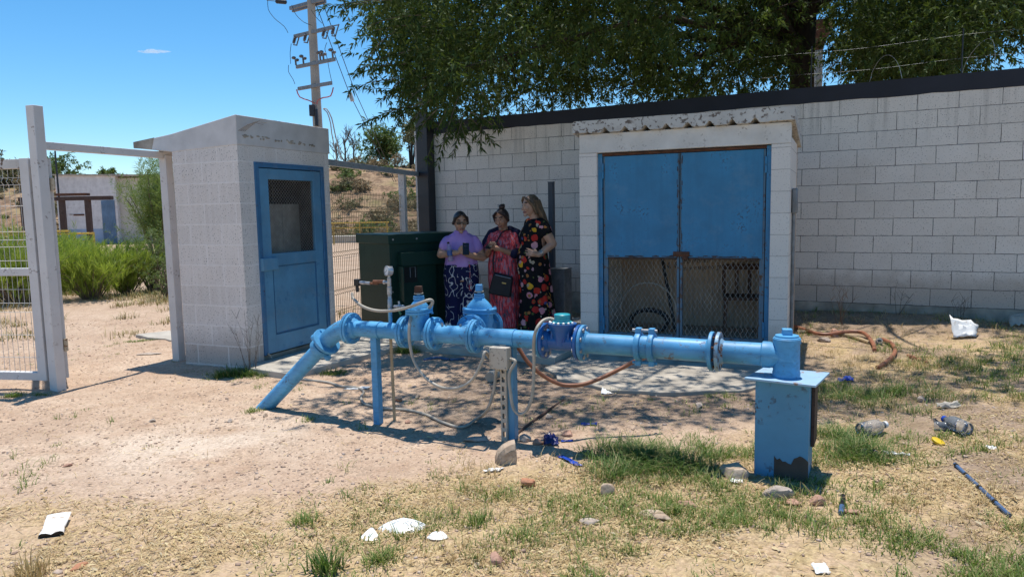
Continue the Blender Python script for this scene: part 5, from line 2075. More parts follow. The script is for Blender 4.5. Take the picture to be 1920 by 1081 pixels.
br_.build("bracelets", M['nail'], p3)
# ------------------------------------------------------------------ trees over the wall
LEAF = island('tree_leaf', [(0.0, (0.022, 0.044, 0.012)), (0.5, (0.040, 0.072, 0.016)), (0.85, (0.070, 0.105, 0.022)), (1.0, (0.100, 0.120, 0.032))], 0.62, (0.20, (0.12, 0.18, 0.022)), 0.2)


def unit(v):
    return v / np.maximum(np.linalg.norm(v, axis=-1, keepdims=True), 1e-9)


def leaf_sprays(orig, dirs, length, nleaf, ll, lw, rng, whorl=0.9):
    """willow-like twigs: narrow leaves set all round each twig. returns V, quads and twig lines"""
    n = len(orig)
    t = rng.random((n, nleaf)) ** 0.8
    droop = np.array([0, 0, -1.0])
    L = length[:, None, None]
    base = orig[:, None, :] + dirs[:, None, :] * (t[..., None] * L) + droop * (t[..., None] ** 2 * L * 0.18)
    a = rng.random((n, nleaf, 3)) * 2 - 1
    d = unit(dirs[:, None, :] * 0.75 + unit(a) * whorl + droop * 0.25)
    up = unit(rng.random((n, nleaf, 3)) * 2 - 1 + np.array([0, 0, 0.8]))
    s = unit(np.cross(d, up))
    l_ = ll * (0.6 + 0.7 * rng.random((n, nleaf, 1)))
    w_ = lw * (0.7 + 0.5 * rng.random((n, nleaf, 1)))
    b0 = base
    m1 = base + d * l_ * 0.45 + s * w_ * 0.5
    tip = base + d * l_ + droop * l_ * 0.15
    m2 = base + d * l_ * 0.45 - s * w_ * 0.5
    V = np.stack([b0, m1, tip, m2], 2).reshape(-1, 3)
    Q = np.arange(len(V)).reshape(-1, 4)
    return V, Q


YLOW = np.array([(600, -60), (640, -40), (690, -10), (715, 60), (735, 120), (760, 150), (800, 180), (850, 190), (900, 175), (930, 150), (960, 150), (1010, 140), (1080, 150), (1180, 150), (1280, 140), (1380, 150), (1440, 140), (1490, 95), (1520, 15), (1550, 25), (1580, 90), (1620, 120), (1700, 130), (1800, 130), (1860, 95), (1885, 40), (1910, 20), (1960, 60), (2400, 60)], float)


def crown_points(n, boxf, rng, slack=0, front=True):
    """clump centres drawn inside the crown's volume; the drooping lower edge follows YLOW"""
    out = []
    while len(out) < n:
        P = boxf(rng, 400)
        px, py = project(P)
        lim = np.interp(px, YLOW[:, 0], YLOW[:, 1])
        ok = (py < lim + slack) & ((px > 690) | (py < -160))
        # in front of the wall the leaves stay clear of the coping; past the pump house they stay behind it
        dw = 9.54 - (0.486 * P[:, 0] + 0.874 * P[:, 1])
        ytop = 232 - (px - 815) * 0.0985
        ok &= ~((np.abs(px - 1540) < 52) & (py > -20)) & ~((np.abs(px - 1650) < 22) & (py > -60) & (py < 40)) & ~((px > 1885) & (px < 1960) & (py > 25))
        ok &= ~((np.abs(px - 1482 + .2 * py) < 34) & (py > -60) & (py < 70) & (P[:, 1] < 12.3)) & ~((np.abs(px - 1748) < 24) & (py > -60) & (py < 70) & (P[:, 1] < 12.5))
        if front:
            ok &= (dw < -0.3) | (px < 880) | (py < ytop - 125)
            ok &= (dw < -0.2) | (P[:, 0] < 2.6)
        # gaps: clumps gather, sky shows between them
        gap = fbm(P[:, 0] + P[:, 2] * 0.7, P[:, 1] * 0.8 - P[:, 2] * 0.5, 0.9, 71, 3)
        ok &= gap > 0.42
        out += list(P[ok])
    return np.array(out[:n])


def clump_twigs(C, per, rad, rng, out=0.6, centre=None):
    n = len(C)
    o = unit(rng.normal(size=(n, per, 3))) * (rng.random((n, per, 1)) ** 0.5) * rad
    P = C[:, None, :] + o * np.array([1.15, 1.15, 0.8])
    D = unit(o / rad + np.array([0, 0, -0.05]) + 0.5 * rng.normal(size=o.shape))
    return P.reshape(-1, 3), D.reshape(-1, 3)


def limb_path(a, c, sag, rng):
    a, c = np.array(a), np.array(c)
    mid = (a + c) / 2 + np.array([0, 0, sag]) + rng.normal(size=3) * 0.12
    return cr([Vector(a), Vector(a * .65 + c * .35 + np.array([0, 0, sag * .8])), Vector(mid), Vector(c)], 0.25)


def big_tree(label, base, fork, boxes, sprays, nlimb, seed, lean=0.0):
    rng = np.random.default_rng(seed)
    root = thing("tree", label, "tree", base)
    B = np.array(base)
    b = MB()
    f = np.array(fork)
    tr_ = cr([Vector((0, 0, -.2)), Vector(f * .35 + np.array([.08, 0, 0])), Vector(f * .75), Vector(f)], 0.2)
    b.tube(tr_, [.25 - .09 * i / (len(tr_) - 1) + (.10 if i == 0 else 0) for i in range(len(tr_))], 14)
    trunk = b.build("trunk", M['bark'], root, angle=60)
    Vs, Qs, k0 = [], [], 0
    allC = []
    for (nC, boxf, per, rad, nl, ll, lw, slack) in boxes:
        C = crown_points(nC, boxf, rng, slack=slack, front=slack >= 0)
        allC.append(C)
        P, D = clump_twigs(C, per, rad, rng)
        V, Q = leaf_sprays(P, D, 0.10 + 0.16 * rng.random(len(P)), nl, ll, lw, rng)
        Vs.append(V)
        Qs.append(Q + k0)
        k0 += len(V)
    C = np.concatenate(allC)
    tw = MB()
    if sprays:
        O, D, Ln = [], [], []
        for (px, py, Y, ex, ey, ln) in sprays:
            a, e = at(px, py, Y), at(ex, ey, Y - 0.15)
            pts = cr([a, (a + e) / 2 + Vector((0, 0, .03)), e], 0.05)
            tw.tube([p - Vector(base) for p in pts], [.005 - .003 * i / len(pts) for i in range(len(pts))], 5)
            nn = max(4, int((e - a).length / 0.055))
            for i in range(nn):
                p = a.lerp(e, (i + .3) / nn) + Vector((0, 0, .03 * math.sin(math.pi * i / nn)))
                O.append(p)
                D.append((e - a).normalized() + Vector((random.uniform(-.5, .5), random.uniform(-.5, .5), random.uniform(-.5, .2))))
                Ln.append(.05)
        V, Q = leaf_sprays(np.array(O), unit(np.array([list(d) for d in D])), np.array(Ln), 9, .078, .018, rng, 1.0)
        Vs.append(V)
        Qs.append(Q + k0)
        k0 += len(V)
    V = np.concatenate(Vs) - B
    Q = np.concatenate(Qs)
    link("crown", np_mesh("crown", V, Q, LEAF), root)
    pick = C[rng.permutation(len(C))[:nlimb]]
    top = f
    for i, c in enumerate(pick):
        lb = MB()
        st = f * (0.72 + 0.28 * rng.random())
        P = limb_path(st, c - B, 0.5, rng)
        r0 = .05 + .05 * rng.random()
        lb.tube(P, [max(.008, r0 * (1 - i_ / len(P)) ** 1.1) for i_ in range(len(P))], 7)
        for _ in range(3):
            j = rng.integers(len(P) // 3, len(P) - 1)
            e = Vector(C[rng.integers(len(C))] - B)
            d = e - P[j]
            if d.length > 1.6:
                e = P[j] + d.normalized() * 1.6
            lb.tube(cr([P[j], (P[j] + e) / 2 + Vector((0, 0, .15)), e], .3), [.016] * 0 or .012, 5)
        lb.build("limb", M['bark'], root, angle=60)
    if tw.V:
        tw.build("twigs", M['twig'], root)
    return root


def boxu(x0, x1, y0, y1, z0, z1):
    lo, hi_ = np.array([x0, y0, z0]), np.array([x1, y1, z1])
    return lambda rng, n: lo + (hi_ - lo) * rng.random((n, 3))


def skew(x0, x1, y0, y1, zf):
    """box whose floor is given by zf(x, y), 1.6 m thick"""
    def f(rng, n):
        x = x0 + (x1 - x0) * rng.random(n)
        y = y0 + (y1 - y0) * rng.random(n)
        z = zf(x, y) + 1.7 * rng.random(n)
        return np.stack([x, y, z], -1)
    return f


SPR = [(735, 0, 7.6, 602, 18, 0), (700, 6, 7.5, 640, 20, 0), (790, 28, 7.8, 682, 52, 0), (800, 50, 7.8, 700, 58, 0), (770, 95, 7.8, 672, 132, 0), (760, 120, 7.8, 665, 140, 0), (740, 148, 7.7, 652, 172, 0), (760, 175, 7.9, 690, 168, 0),
       (790, 195, 7.9, 676, 233, 0), (760, 205, 7.9, 735, 248, 0), (790, 200, 8.0, 700, 222, 0), (840, 200, 8.0, 800, 300, 0), (850, 210, 8.0, 822, 308, 0), (870, 215, 8.0, 850, 290, 0), (880, 210, 8.0, 935, 245, 0), (880, 220, 8.0, 925, 272, 0), (860, 225, 8.0, 880, 286, 0), (820, 205, 8.0, 775, 262, 0),
       (850, 150, 8.0, 760, 240, 0), (900, 170, 8.0, 945, 240, 0), (905, 190, 8.0, 900, 280, 0), (860, 180, 7.9, 835, 262, 0), (740, 60, 7.7, 690, 108, 0), (780, 130, 7.8, 715, 190, 0), (800, 160, 7.8, 745, 215, 0)]
big_tree("huge leafy tree arching over the wall and the women", (4.62, 12.2, 0), (.1, -.3, 4.9),
         [(360, boxu(-2.2, 6.0, 7.6, 13.5, 2.6, 5.6), 24, .46, 11, .080, .024, 0),        # what the photo shows
          (240, boxu(-1.6, 4.8, 9.9, 14.0, 2.6, 4.8), 24, .46, 11, .085, .026, 45),
          (15, boxu(-1.2, 1.0, 7.3, 8.4, 2.35, 3.6), 18, .26, 11, .076, .021, 0),       # near, drooping left edge
          (152, skew(-1.3, 3.3, 5.9, 10.2, lambda x, y: 4.2 + 0 * x), 16, .48, 10, .10, .030, 0),   # overhead, shading the yard
          (30, skew(2.7, 5.8, 6.3, 7.4, lambda x, y: 4.5 + 0 * x), 14, .42, 10, .10, .030, -1)],
         SPR, 26, 5)
big_tree("second leafy tree behind the wall at the photo's right", (7.25, 12.6, 0), (-.1, -.2, 4.6),
         [(270, boxu(4.7, 10.5, 9.4, 14.5, 3.0, 6.4), 24, .46, 11, .080, .024, 0),
          (140, boxu(4.9, 10.5, 10.5, 14.5, 2.9, 4.8), 24, .46, 11, .085, .026, 20),
          (60, boxu(5.2, 9.5, 10.0, 12.5, 3.0, 4.4), 20, .40, 11, .08, .024, 30)],
         None, 18, 9)
# funnel topped pole seen between the trees, and a dark post
fp = at(1534, 160, 16.5)
pf_ = thing("lamp_post", "pale pole with a rusty funnel shaped top between the two trees", "pole", (fp.x, fp.y, 0))
tz = at(1535, 95, 16.5).z
b = MB()
b.tube([(0, 0, 0), (0, 0, tz)], [.10, .085], 10)
b.build("shaft", M['conduit'], pf_)
b = MB()
b.lathe([(.085, tz), (.13, tz + .18), (.30, tz + .52), (.32, tz + .60), (.28, tz + .60), (.10, tz + .2)], (0, 0, 0), (0, 0, 1), 10, cap=False)
b.build("funnel_top", M['rust'], pf_)
# ------------------------------------------------------------------ electric pole
PB = at(597, 235, 24)
up_ = thing("utility_pole", "tall concrete power pole with four crossarms behind the small shed", "utility pole", (PB.x, 24, 0))
b = MB()
b.tube([(0, 0, -.2), (-.02, 0, 4), (-.06, 0, 9.6)], [.175, .155, .115], 8, roll=R(22))
b.build("shaft", M['concpole'], up_, angle=20)
AD = Vector((math.cos(R(-36)), math.sin(R(-36)), 0))


def arm(py, pxl, pxr, double=False, dz=0.0):
    c = at(590, py, 24)
    z = c.z
    cx = c.x - PB.x
    wl, wr = (590 - pxl) / FPX * 24 / AD.x, (pxr - 590) / FPX * 24 / AD.x
    b = MB()
    for off in ((-.14, .14) if double else (-.14,)):
        a = Vector((cx, off, z)) - AD * wl
        e = Vector((cx, off, z)) + AD * wr
        m_ = (a + e) / 2
        b.box(m_, ((e - a).length, .07, .11), rz=R(-36))
    o = b.build("crossarm", M['dull_steel'], up_, bevel=0.006)
    return cx, z, wl, wr


M['insul'] = plain('dark_insulator', (0.13, 0.12, 0.12), 0.4, var=.4, scale=9)


def insul(c, tilt, kind, k_=.72):
    b = MB()
    d = Vector((math.sin(tilt) * .6, 0, math.cos(tilt)))
    if kind == 'cutout':
        b.tube([c - d * .18 * k_, c + d * .18 * k_], .04, 8)
        b.tube([c - d * .20 + Vector((.12, 0, 0)), c + d * .22 + Vector((.13, 0, 0))], .02, 6)
        b.tube([c + d * .17, c + d * .2 + Vector((.14, 0, 0))], .018, 6)
        b.tube([c - d * .17, c - d * .2 + Vector((.14, 0, 0))], .018, 6)
        for k in range(5):
            b.lathe([(.04, -.012), (.06, 0), (.04, .012)], c + d * (-.1 + .05 * k) * k_, d, 10)
    else:
        b.tube([c, c + d * .18], .03, 8)
        b.ball(c + d * .2 + Vector((-.05, 0, .03)), (.075, .06, .05), 10, 8)
        b.ball(c + d * .16 + Vector((.06, 0, 0)), (.06, .06, .05), 8, 6)
    return b.build("cutout" if kind == 'cutout' else "arrester", M['insul'], up_)


A0 = arm(6, 536, 612, True)
A1 = arm(62, 546, 634)
A2 = arm(121, 551, 637)
A3 = arm(163, 555, 630)
for A, lst, kind in ((A1, (-.98, -.42, .52, .98), 'cutout'), (A2, (-1.0, -.55, .35, .5, .93), 'arrester')):
    for u in lst:
        c = Vector((A[0], -.14, A[1])) + AD * (A[2] * -abs(u) if u < 0 else A[3] * u)
        insul(c + Vector((0, -.05, -.12 if kind == 'cutout' else .05)), .5 if kind == 'cutout' else -.1, kind)
b = MB()
W = lambda px, py, Y=23.6: at(px, py, Y) - Vector((PB.x, 24, 0))
for pts in ([(502, 0), (503, 18), (515, 35), (533, 50), (540, 62)], [(547, 10), (555, 28), (570, 42), (585, 48)], [(546, 82), (544, 100), (545, 120)], [(541, 122), (541, 135), (549, 148), (553, 158)], [(583, 18), (592, 32), (604, 44)],
            [(613, 80), (609, 92), (613, 108), (618, 135), (623, 158)]):
    b.tube(cr([W(*p) for p in pts], .1), .009, 5)
b.build("jumper", M['wireblack'], up_)
b = MB()
b.tube(cr([W(556, 168), (W(562, 182)), W(578, 188), W(591, 194)], .1), .020, 6)
b.tube(cr([W(625, 164), (W(620, 180)), W(607, 183), W(596, 188), W(594, 196)], .1), .020, 6)
b.build("cable", M['redcable'], up_)
b = MB()
b.tube(cr([W(606, 204), W(613, 205), W(622, 222), W(628, 250), W(640, 300)], .2), .020, 6)
b.tube(cr([W(607, 205), W(614, 212), W(620, 232), W(622, 250), W(632, 300)], .2), .018, 6)
b.build("drop_cable", M['conduit'], up_)
b = MB()
b.span((-.21, -.26, W(592, 207).z - .15), (-.05, -.11, W(592, 207).z + .2))
b.tube([W(592, 205, 23.8), W(594, 236, 23.8)], .06, 8)
b.build("cable_riser", M['blackmetal'], up_, bevel=0.01)
b = MB()
b.tube([W(500, 1), W(535, 4)], .012, 5)
for k in range(5):
    b.ball(W(520 + k * 3.5, 3.0 + .3 * k), .07, 8, 6)
b.build("strain_insulator", M['blackmetal'], up_)
for pts, lb in (([(592, 8, 24), (655, 175, 26), (718, 300, 30)], "thin guy wire nearest the power pole, with a small insulator"), ([(604, 2, 24), (665, 170, 27), (724, 300, 32)], "thin guy wire farther to the right of the power pole")):
    gw = thing("guy_wire", lb, "wire", (0, 0, 0))
    b = MB()
    P = [at(*p) for p in pts]
    P.append(P[-1] + (P[-1] - P[-2]) * .4)
    b.tube(P, .013, 5)
    b.build("strand", M['wireblack'], gw)
    if 'nearest' in lb:
        b = MB()
        c = at(658, 182, 26.1)
        b.tube([c + Vector((-.03, 0, .14)), c + Vector((.05, 0, -.14))], .07, 8)
        b.build("insulator", M['porcelain'], gw)

# ------------------------------------------------------------------ white hut beyond the gate
hb_ = thing("hut", "far white flat roofed hut with a blue base band and a blue sheet door", "building", at(113, 455, 43) * 1.0, R(-3))
hb_.location.z = 0
k = 43 / FPX


def HZf(py):
    return 1.5 + (407 - py) * k


top = HZf(326)
wdt = (224 - 113) * k
b = MB()
b.span((0, 0, -.3), (wdt, .25, top))
b.build("front_wall", M['bwall'], hb_, smooth=False)
b = MB()
b.span((wdt, .0, -.3), (wdt + .12, .3, top - .05))
b.build("corner_edge", M['bwall'], hb_, smooth=False)
b = MB()
b.span((.42, -.012, -.3), (wdt - .66, -.002, HZf(426)))
b.build("blue_base", M['bblue'], hb_, smooth=False)
b = MB()
n_ = 16
xa, xb = wdt - .80, wdt - .02
pts = [(xa + (xb - xa) * i / n_, -.05 - (.03 if i % 2 else 0)) for i in range(n_ + 1)]
pts += [(xb, -.003), (xa, -.003)]
b.prism(pts, (0, 0, -.2), (1, 0, 0), (0, 1, 0), (0, 0, HZf(374) + .2))
b.build("sheet_door", M['bsheet'], hb_, smooth=False)
b = MB()
sx = (300 - 224) * k
b.prism([(wdt + .12, -.3), (wdt + .12 + sx, -.3), (wdt + .12 + sx, HZf(330) - .1), (wdt + .12, top - .25)], (0, .26, 0), (1, 0, 0), (0, 0, 1), (0, 5, 0))
b.build("side_wall", M['bside'], hb_, smooth=False)
b = MB()
b.prism([(-.05, top - .01), (wdt + .12 + sx, top - .18), (wdt + .12 + sx, top - .08), (-.05, top + .07)], (0, -.12, 0), (1, 0, 0), (0, 0, 1), (0, 5.4, 0))
b.build("roof", M['rawcon'], hb_, smooth=False)
b = MB()
b.span((.95, -.03, HZf(401)), (1.6, -.002, HZf(398)))
b.span((.72, -.03, HZf(399)), (.9, -.002, HZf(398)))
b.build("window_slit", M['rust'], hb_, smooth=False)
tag(MB().tube([(0, 0, 0), (0, 0, HZf(283))], [.07, .05], 6).build("mast", M['blackmetal'], loc=(at(113, 400, 42.5).x, 42.5, 0)), "thin dark mast rising beside the far white hut", "mast")
# rusty corral frame and yellow rails
cf = thing("corral_frame", "rusty steel frame standing before the far white hut", "frame", (at(205, 420, 34).x, 34, 0))
kk = 34 / FPX
Zc = lambda py: 1.5 + (407 - py) * kk
Xc = lambda px: (px - 205) * kk
for px in (48, 120, 168):
    o = MB().span((Xc(px) - .11, -.1, -.1), (Xc(px) + .11, .1, Zc(372))).build("upright", M['rustpaint'], cf, bevel=.01)
MB().span((Xc(42), -.13, Zc(372) - .02), (Xc(214), .13, Zc(372) + .16)).build("beam", M['rustpaint'], cf, bevel=.01)
MB().span((Xc(112), -.16, Zc(370) + .145), (Xc(170), .16, Zc(370) + .26)).build("beam", M['rust'], cf, bevel=.01)
yr = thing("yellow_rail", "low rusty yellow pipe rail in front of the far hut", "rail", (at(100, 430, 32).x, 32, 0))
ky = 32 / FPX
for py, x0, x1 in ((434, -100, 75), (449, -100, 72), (429, -100, 30)):
    b = MB()
    z = 1.5 + (407 - py) * ky
    b.tube([(x0 * ky, 0, z), (x1 * ky, 0, z)], .05, 6)
    b.build("rail", M['railyellow'], yr)
for px in (-60, -20, 37, 74):
    b = MB()
    b.tube([(px * ky, .02, -.1), (px * ky, .02, 1.5 + (407 - 432) * ky)], .05, 6)
    b.build("stanchion", M['railyellow'], yr)
yr2 = thing("yellow_rail", "yellow pipe rail seen through the wire fence behind the transformer", "rail", (at(640, 430, 36).x, 36, 0))
k2 = 36 / FPX
for py in (417, 426):
    z = 1.5 + (400 - py) * k2
    MB().tube([(-20 * k2, 0, z), (90 * k2, 0, z)], .035, 6).build("rail", M['railyellow'], yr2)
for px in (-15, 35, 85):
    MB().tube([(px * k2, .01, -.1), (px * k2, .01, 1.5 + (400 - 416) * k2)], .04, 6).build("stanchion", M['railyellow'], yr2)


# ------------------------------------------------------------------ shrubs
def shrub(name, label, cat, loc, rad, h, mat, nb, ll, lw, nl, seed, upright=1.0, stems=14, group=None, woody='twig', whorl=.6, base0=.25, dens=None):
    rng = np.random.default_rng(seed)
    o = thing(name, label, cat, loc, 0, group)
    b = MB()
    O, D = [], []
    for i in range(stems):
        a = rng.random() * 6.283
        rr = rad * (rng.random() ** .6)
        tip = np.array([math.cos(a) * rr, math.sin(a) * rr, h * (0.65 + .4 * rng.random()) * (1 - .25 * (rr / rad) ** 2)])
        st = tip * np.array([.16, .16, 0])
        P = cr([Vector(st), Vector(st * .5 + tip * .5 + np.array([0, 0, .12 * h])), Vector(tip)], h / 8)
        b.tube(P, [max(.003, .018 * h * (1 - k_ / len(P))) for k_ in range(len(P))], 5)
        per = max(1, nb // stems)
        for _ in range(per):
            t_ = base0 + (1 - base0) * rng.random()
            p = P[min(len(P) - 1, int(t_ * len(P)))]
            j = rng.normal(size=3) * rad * .16
            O.append(np.array(p) + j * np.array([1, 1, .6]))
            D.append(np.array([tip[0] * .5, tip[1] * .5, upright * h]) + rng.normal(size=3) * .35 * h)
    b.build("stems", M[woody], o)
    O, D = np.array(O), unit(np.array(D))
    V, Q = leaf_sprays(O, D, (.10 + .12 * rng.random(len(O))) * h, nl, ll, lw, rng, whorl)
    V[:, 2] = np.maximum(V[:, 2], .01)
    link("foliage", np_mesh("foliage", V, Q, mat), o)
    return o


BROOM = island('broom_leaf', [(0.0, (0.15, 0.21, 0.035)), (0.5, (0.23, 0.31, 0.048)), (0.85, (0.34, 0.39, 0.085)), (1.0, (0.38, 0.33, 0.16))], 0.6, (0.35, (0.42, 0.55, 0.06)))
BROOMD = island('tall_broom_leaf', [(0.0, (0.085, 0.135, 0.035)), (0.5, (0.145, 0.205, 0.05)), (1.0, (0.24, 0.29, 0.08))], 0.6, (0.28, (0.24, 0.34, 0.06)))
MESQ = island('mesquite_leaf', [(0.0, (0.075, 0.12, 0.035)), (0.6, (0.12, 0.17, 0.05)), (1.0, (0.19, 0.22, 0.08))], 0.6, (0.25, (0.18, 0.26, 0.05)))
DRYB = island('dry_brush', [(0.0, (0.20, 0.145, 0.09)), (0.6, (0.31, 0.24, 0.14)), (1.0, (0.42, 0.34, 0.20))], 0.8)
GREYB = island('olive_brush', [(0.0, (0.12, 0.12, 0.055)), (0.6, (0.19, 0.18, 0.085)), (1.0, (0.26, 0.24, 0.12))], 0.8)
for (px, py, rad, h, sd_, lab) in ((175, 560, .95, .92, 1, "bright green broom bush in full sun right of the gate post"), (238, 552, .60, .80, 2, "bright green broom bush, the one nearest the white post"), (112, 548, .9, .98, 3, "bright green broom bush half hidden by the gate post"), (38, 570, 1.1, 1.1, 4, "bright green broom bush seen through the gate's wires"), (-45, 572, 1.1, 1.05, 5, "bright green broom bush at the photo's left edge"), (140, 535, .9, .85, 6, "broom bush behind the sunny one, under the yellow rail"), (60, 530, 1.2, .95, 7, "broom bush behind the gate's wire mesh, farther back")):
    p = gnd(px, py)
    shrub("broom_bush", lab, "bush", p, rad, h, BROOM, 720, .20, .008, 15, sd_, 1.8, 34, "broom bushes beyond the gate", whorl=.20, base0=.18)
p = gnd(300, 505)
shrub("mesquite", "tall loose green shrub beside the far white hut", "shrub", (at(300, 470, 24).x, 24, 0), 1.25, 3.1, BROOMD, 1500, .20, .014, 15, 21, 1.3, 26, whorl=.4, base0=.3)
p = gnd(292, 548)
shrub("mesquite", "low sprawling shrub behind the white post", "shrub", p, .85, 1.25, MESQ, 700, .06, .013, 13, 22, .5, 16, whorl=1.0)
p = gnd(318, 560)
shrub("mesquite", "small twiggy shrub at the shed's left, nearer than the sprawling one", "shrub", p, .45, .8, MESQ, 200, .05, .011, 12, 23, .6, 12, whorl=1.0)
# trees and bushes on the skyline
hz = lambda x, y: float(hill_h(np.array([x]), np.array([y]))[0])


def hillthing(px, Y, dx=0):
    x = at(px, 350, Y).x
    return (x, Y, hz(x, Y) - .1)


shrub("tree", "round green tree on the hilltop above the wire fence", "tree", hillthing(722, 66), 2.1, 3.3, MESQ, 420, .30, .10, 14, 31, .6, 16, whorl=1.0, woody='bark', base0=.35)
shrub("oak", "dark spreading tree on the hilltop close to the steel column", "tree", hillthing(772, 62), 1.5, 4.6, GREYB, 210, .26, .09, 13, 32, .5, 9, whorl=1.0, woody='bark', base0=.55)
for i, (px, Y, h_) in enumerate(((648, 60, 3.4), (632, 64, 2.8), (664, 63, 3.2))):
    o = thing("dead_tree", ("leafless dead tree on the hilltop next to the shed's roof", "small leafless tree half hidden by the shed", "leafless dead tree left of the round green one")[i], "tree", hillthing(px, Y))
    rs = random.Random(40 + i)
    b = MB()
    b.tube([(0, 0, 0), (.1, 0, h_ * .5), (.0, 0, h_ * .8)], [.10, .07, .03], 6)
    for j in range(13):
        z0 = h_ * rs.uniform(.15, .75)
        a = rs.uniform(0, 6.28)
        l_ = h_ * rs.uniform(.2, .4)
        e = Vector((math.cos(a) * l_ * .5, math.sin(a) * l_ * .5, z0 + l_ * .8))
        b.tube([(.07, 0, z0), e * .5 + Vector((0, 0, z0 * .45)), e], [.04, .028, .014], 5)
        for _ in range(3):
            b.tube([e * .7 + Vector((0, 0, z0 * .3)), e + Vector((rs.uniform(-.4, .4), rs.uniform(-.4, .4), rs.uniform(0, .5)))], [.018, .01], 4)
    b.build("branches", M['deadwood'], o)
for i, (px, Y, r_, h_, lab) in enumerate(((15, 64, 2.6, 2.9, "dark tree on the hill at the photo's left edge"), (100, 74, 2.8, 3.4, "pale green tree on the skyline right of the gate post"), (60, 70, 2.2, 2.5, "green tree on the skyline behind the gate"), (212, 84, 1.3, 2.3, "small tree top above the far hut's roof"), (152, 86, 1.4, 1.6, "low treetop just left of the hut roof's middle"))):
    shrub("tree", lab, "tree", hillthing(px, Y), r_, h_, MESQ if i else GREYB, 260, .34, .12, 13, 50 + i, .5, 10, whorl=1.0, woody='bark', base0=.4)
# scrub scattered over the hillside: a few built, the rest are copies
protos = [shrub("scrub_bush", "scrub bush", "bush", (0, 0, 0), .8, .9, m_, 70, .16, .045, 12, 60 + i, .5, 10, whorl=1.0) for i, m_ in enumerate((DRYB, GREYB, MESQ))]
rs = random.Random(77)
kinds = ("dry brown scrub bush growing on the stony hillside", "olive grey scrub bush growing on the stony hillside", "green scrub bush growing on the stony hillside")
used_ = [0, 0, 0]
spots = []
for _ in range(62):
    px, Y = rs.uniform(622, 800), rs.uniform(41, 66)
    spots.append((px, Y))
for _ in range(42):
    spots.append((rs.uniform(-10, 112), rs.uniform(42, 68)))
for px, Y in spots:
    i = rs.choices((0, 1, 2), (5, 4, 2))[0]
    o = protos[i] if used_[i] == 0 else copy_tree(protos[i])
    used_[i] = 1
    o.location = hillthing(px, Y)
    o.rotation_euler.z = rs.uniform(0, 6.28)
    s_ = rs.uniform(.45, 1.5)
    o.scale = (s_ * rs.uniform(.9, 1.5), s_, s_ * rs.uniform(.6, 1.0))
    o['label'] = kinds[i]
    o['group'] = ("dry scrub bushes on the hillside", "olive scrub bushes on the hillside", "green scrub bushes on the hillside")[i]
# ------------------------------------------------------------------ what lies on the ground
rng = np.random.default_rng(3)


def near_pts(n, y0=2.3, y1=10.0, p=1.0, xlim=9):
    """points over the part of the yard in view, thinning with distance"""
    u = rng.random(n)
    y = y0 * (y1 / y0) ** (u ** p)
    x = (rng.random(n) * 2 - 1) * np.minimum(0.74 * y + .25, xlim)
    return x, y


def blocked(x, y):
    """under the buildings and slabs"""
    X, Y = x - SC.x, y - SC.y
    a, b_ = X * E1.x + Y * E1.y, X * E2.x + Y * E2.y
    m = (a > -.02) & (a < 1.5) & (b_ > -.86) & (b_ < .8)
    X, Y = x - PC.x, y - PC.y
    c, s = math.cos(PA), math.sin(PA)
    lx, ly = X * c + Y * s, -X * s + Y * c
    m |= (lx > -2.05) & (lx < .02) & (ly > -.02) & (ly < 1.3)
    X, Y = x - PAD.x, y - PAD.y
    m |= ((X * pd.x + Y * pd.y) > 0) & ((X * pf.x + Y * pf.y) > 0) & ((X * pd.x + Y * pd.y) < 2.5) & ((X * pf.x + Y * pf.y) < 2.6)
    m |= 9.5 - (0.486 * x + 0.874 * y) < 0
    return m


def on_apron(x, y):
    return ((x - 1.6) / 1.25) ** 2 + ((y - 6.55) / .85) ** 2 < 1


# pebbles: small irregular stones, each with its own shape and colour
def pebbles(n, smin, smax, pw):
    x, y = near_pts(n, 2.3, 11, 0.85)
    st, pa_, dk = zones(x, y)
    dens = fbm(x, y, 1.7, 91, 3)
    keep = (rng.random(n) < (0.35 + 0.65 * sstep(.35, .65, dens)) * (1 - .55 * pa_) * (1 - .35 * st)) & ~blocked(x, y)
    keep &= ~on_apron(x, y) | (rng.random(n) < .25)
    x, y = x[keep], y[keep]
    n = len(x)
    s = smin * (smax / smin) ** (rng.random(n) ** pw)
    # 14 vertex rough ball
    base = unit(np.array([[1, 0, 0], [-1, 0, 0], [0, 1, 0], [0, -1, 0], [0, 0, 1], [0, 0, -1], [1, 1, 1], [-1, 1, 1], [1, -1, 1], [-1, -1, 1], [1, 1, -1], [-1, 1, -1], [1, -1, -1], [-1, -1, -1]], float))
    F = []
    ax = {0: (6, 8, 12, 10), 1: (7, 11, 13, 9), 2: (6, 10, 11, 7), 3: (8, 9, 13, 12), 4: (6, 7, 9, 8), 5: (10, 12, 13, 11)}
    for c, r_ in ax.items():
        for k in range(4):
            F.append((c, r_[k], r_[(k + 1) % 4]))
    F = np.array(F)
    V = base[None] * (0.75 + 0.5 * rng.random((n, 14, 1)))
    V = V * s[:, None, None] * (0.7 + .7 * rng.random((n, 1, 3))) * np.array([1, 1, .62])
    a = rng.random(n) * 6.283
    c_, s_ = np.cos(a)[:, None], np.sin(a)[:, None]
    V = np.stack([V[..., 0] * c_ - V[..., 1] * s_, V[..., 0] * s_ + V[..., 1] * c_, V[..., 2]], -1)
    V += np.stack([x, y, gz(x, y) + s * .10], -1)[:, None]
    return V.reshape(-1, 3), (F[None] + (np.arange(n) * 14)[:, None, None]).reshape(-1, 3)


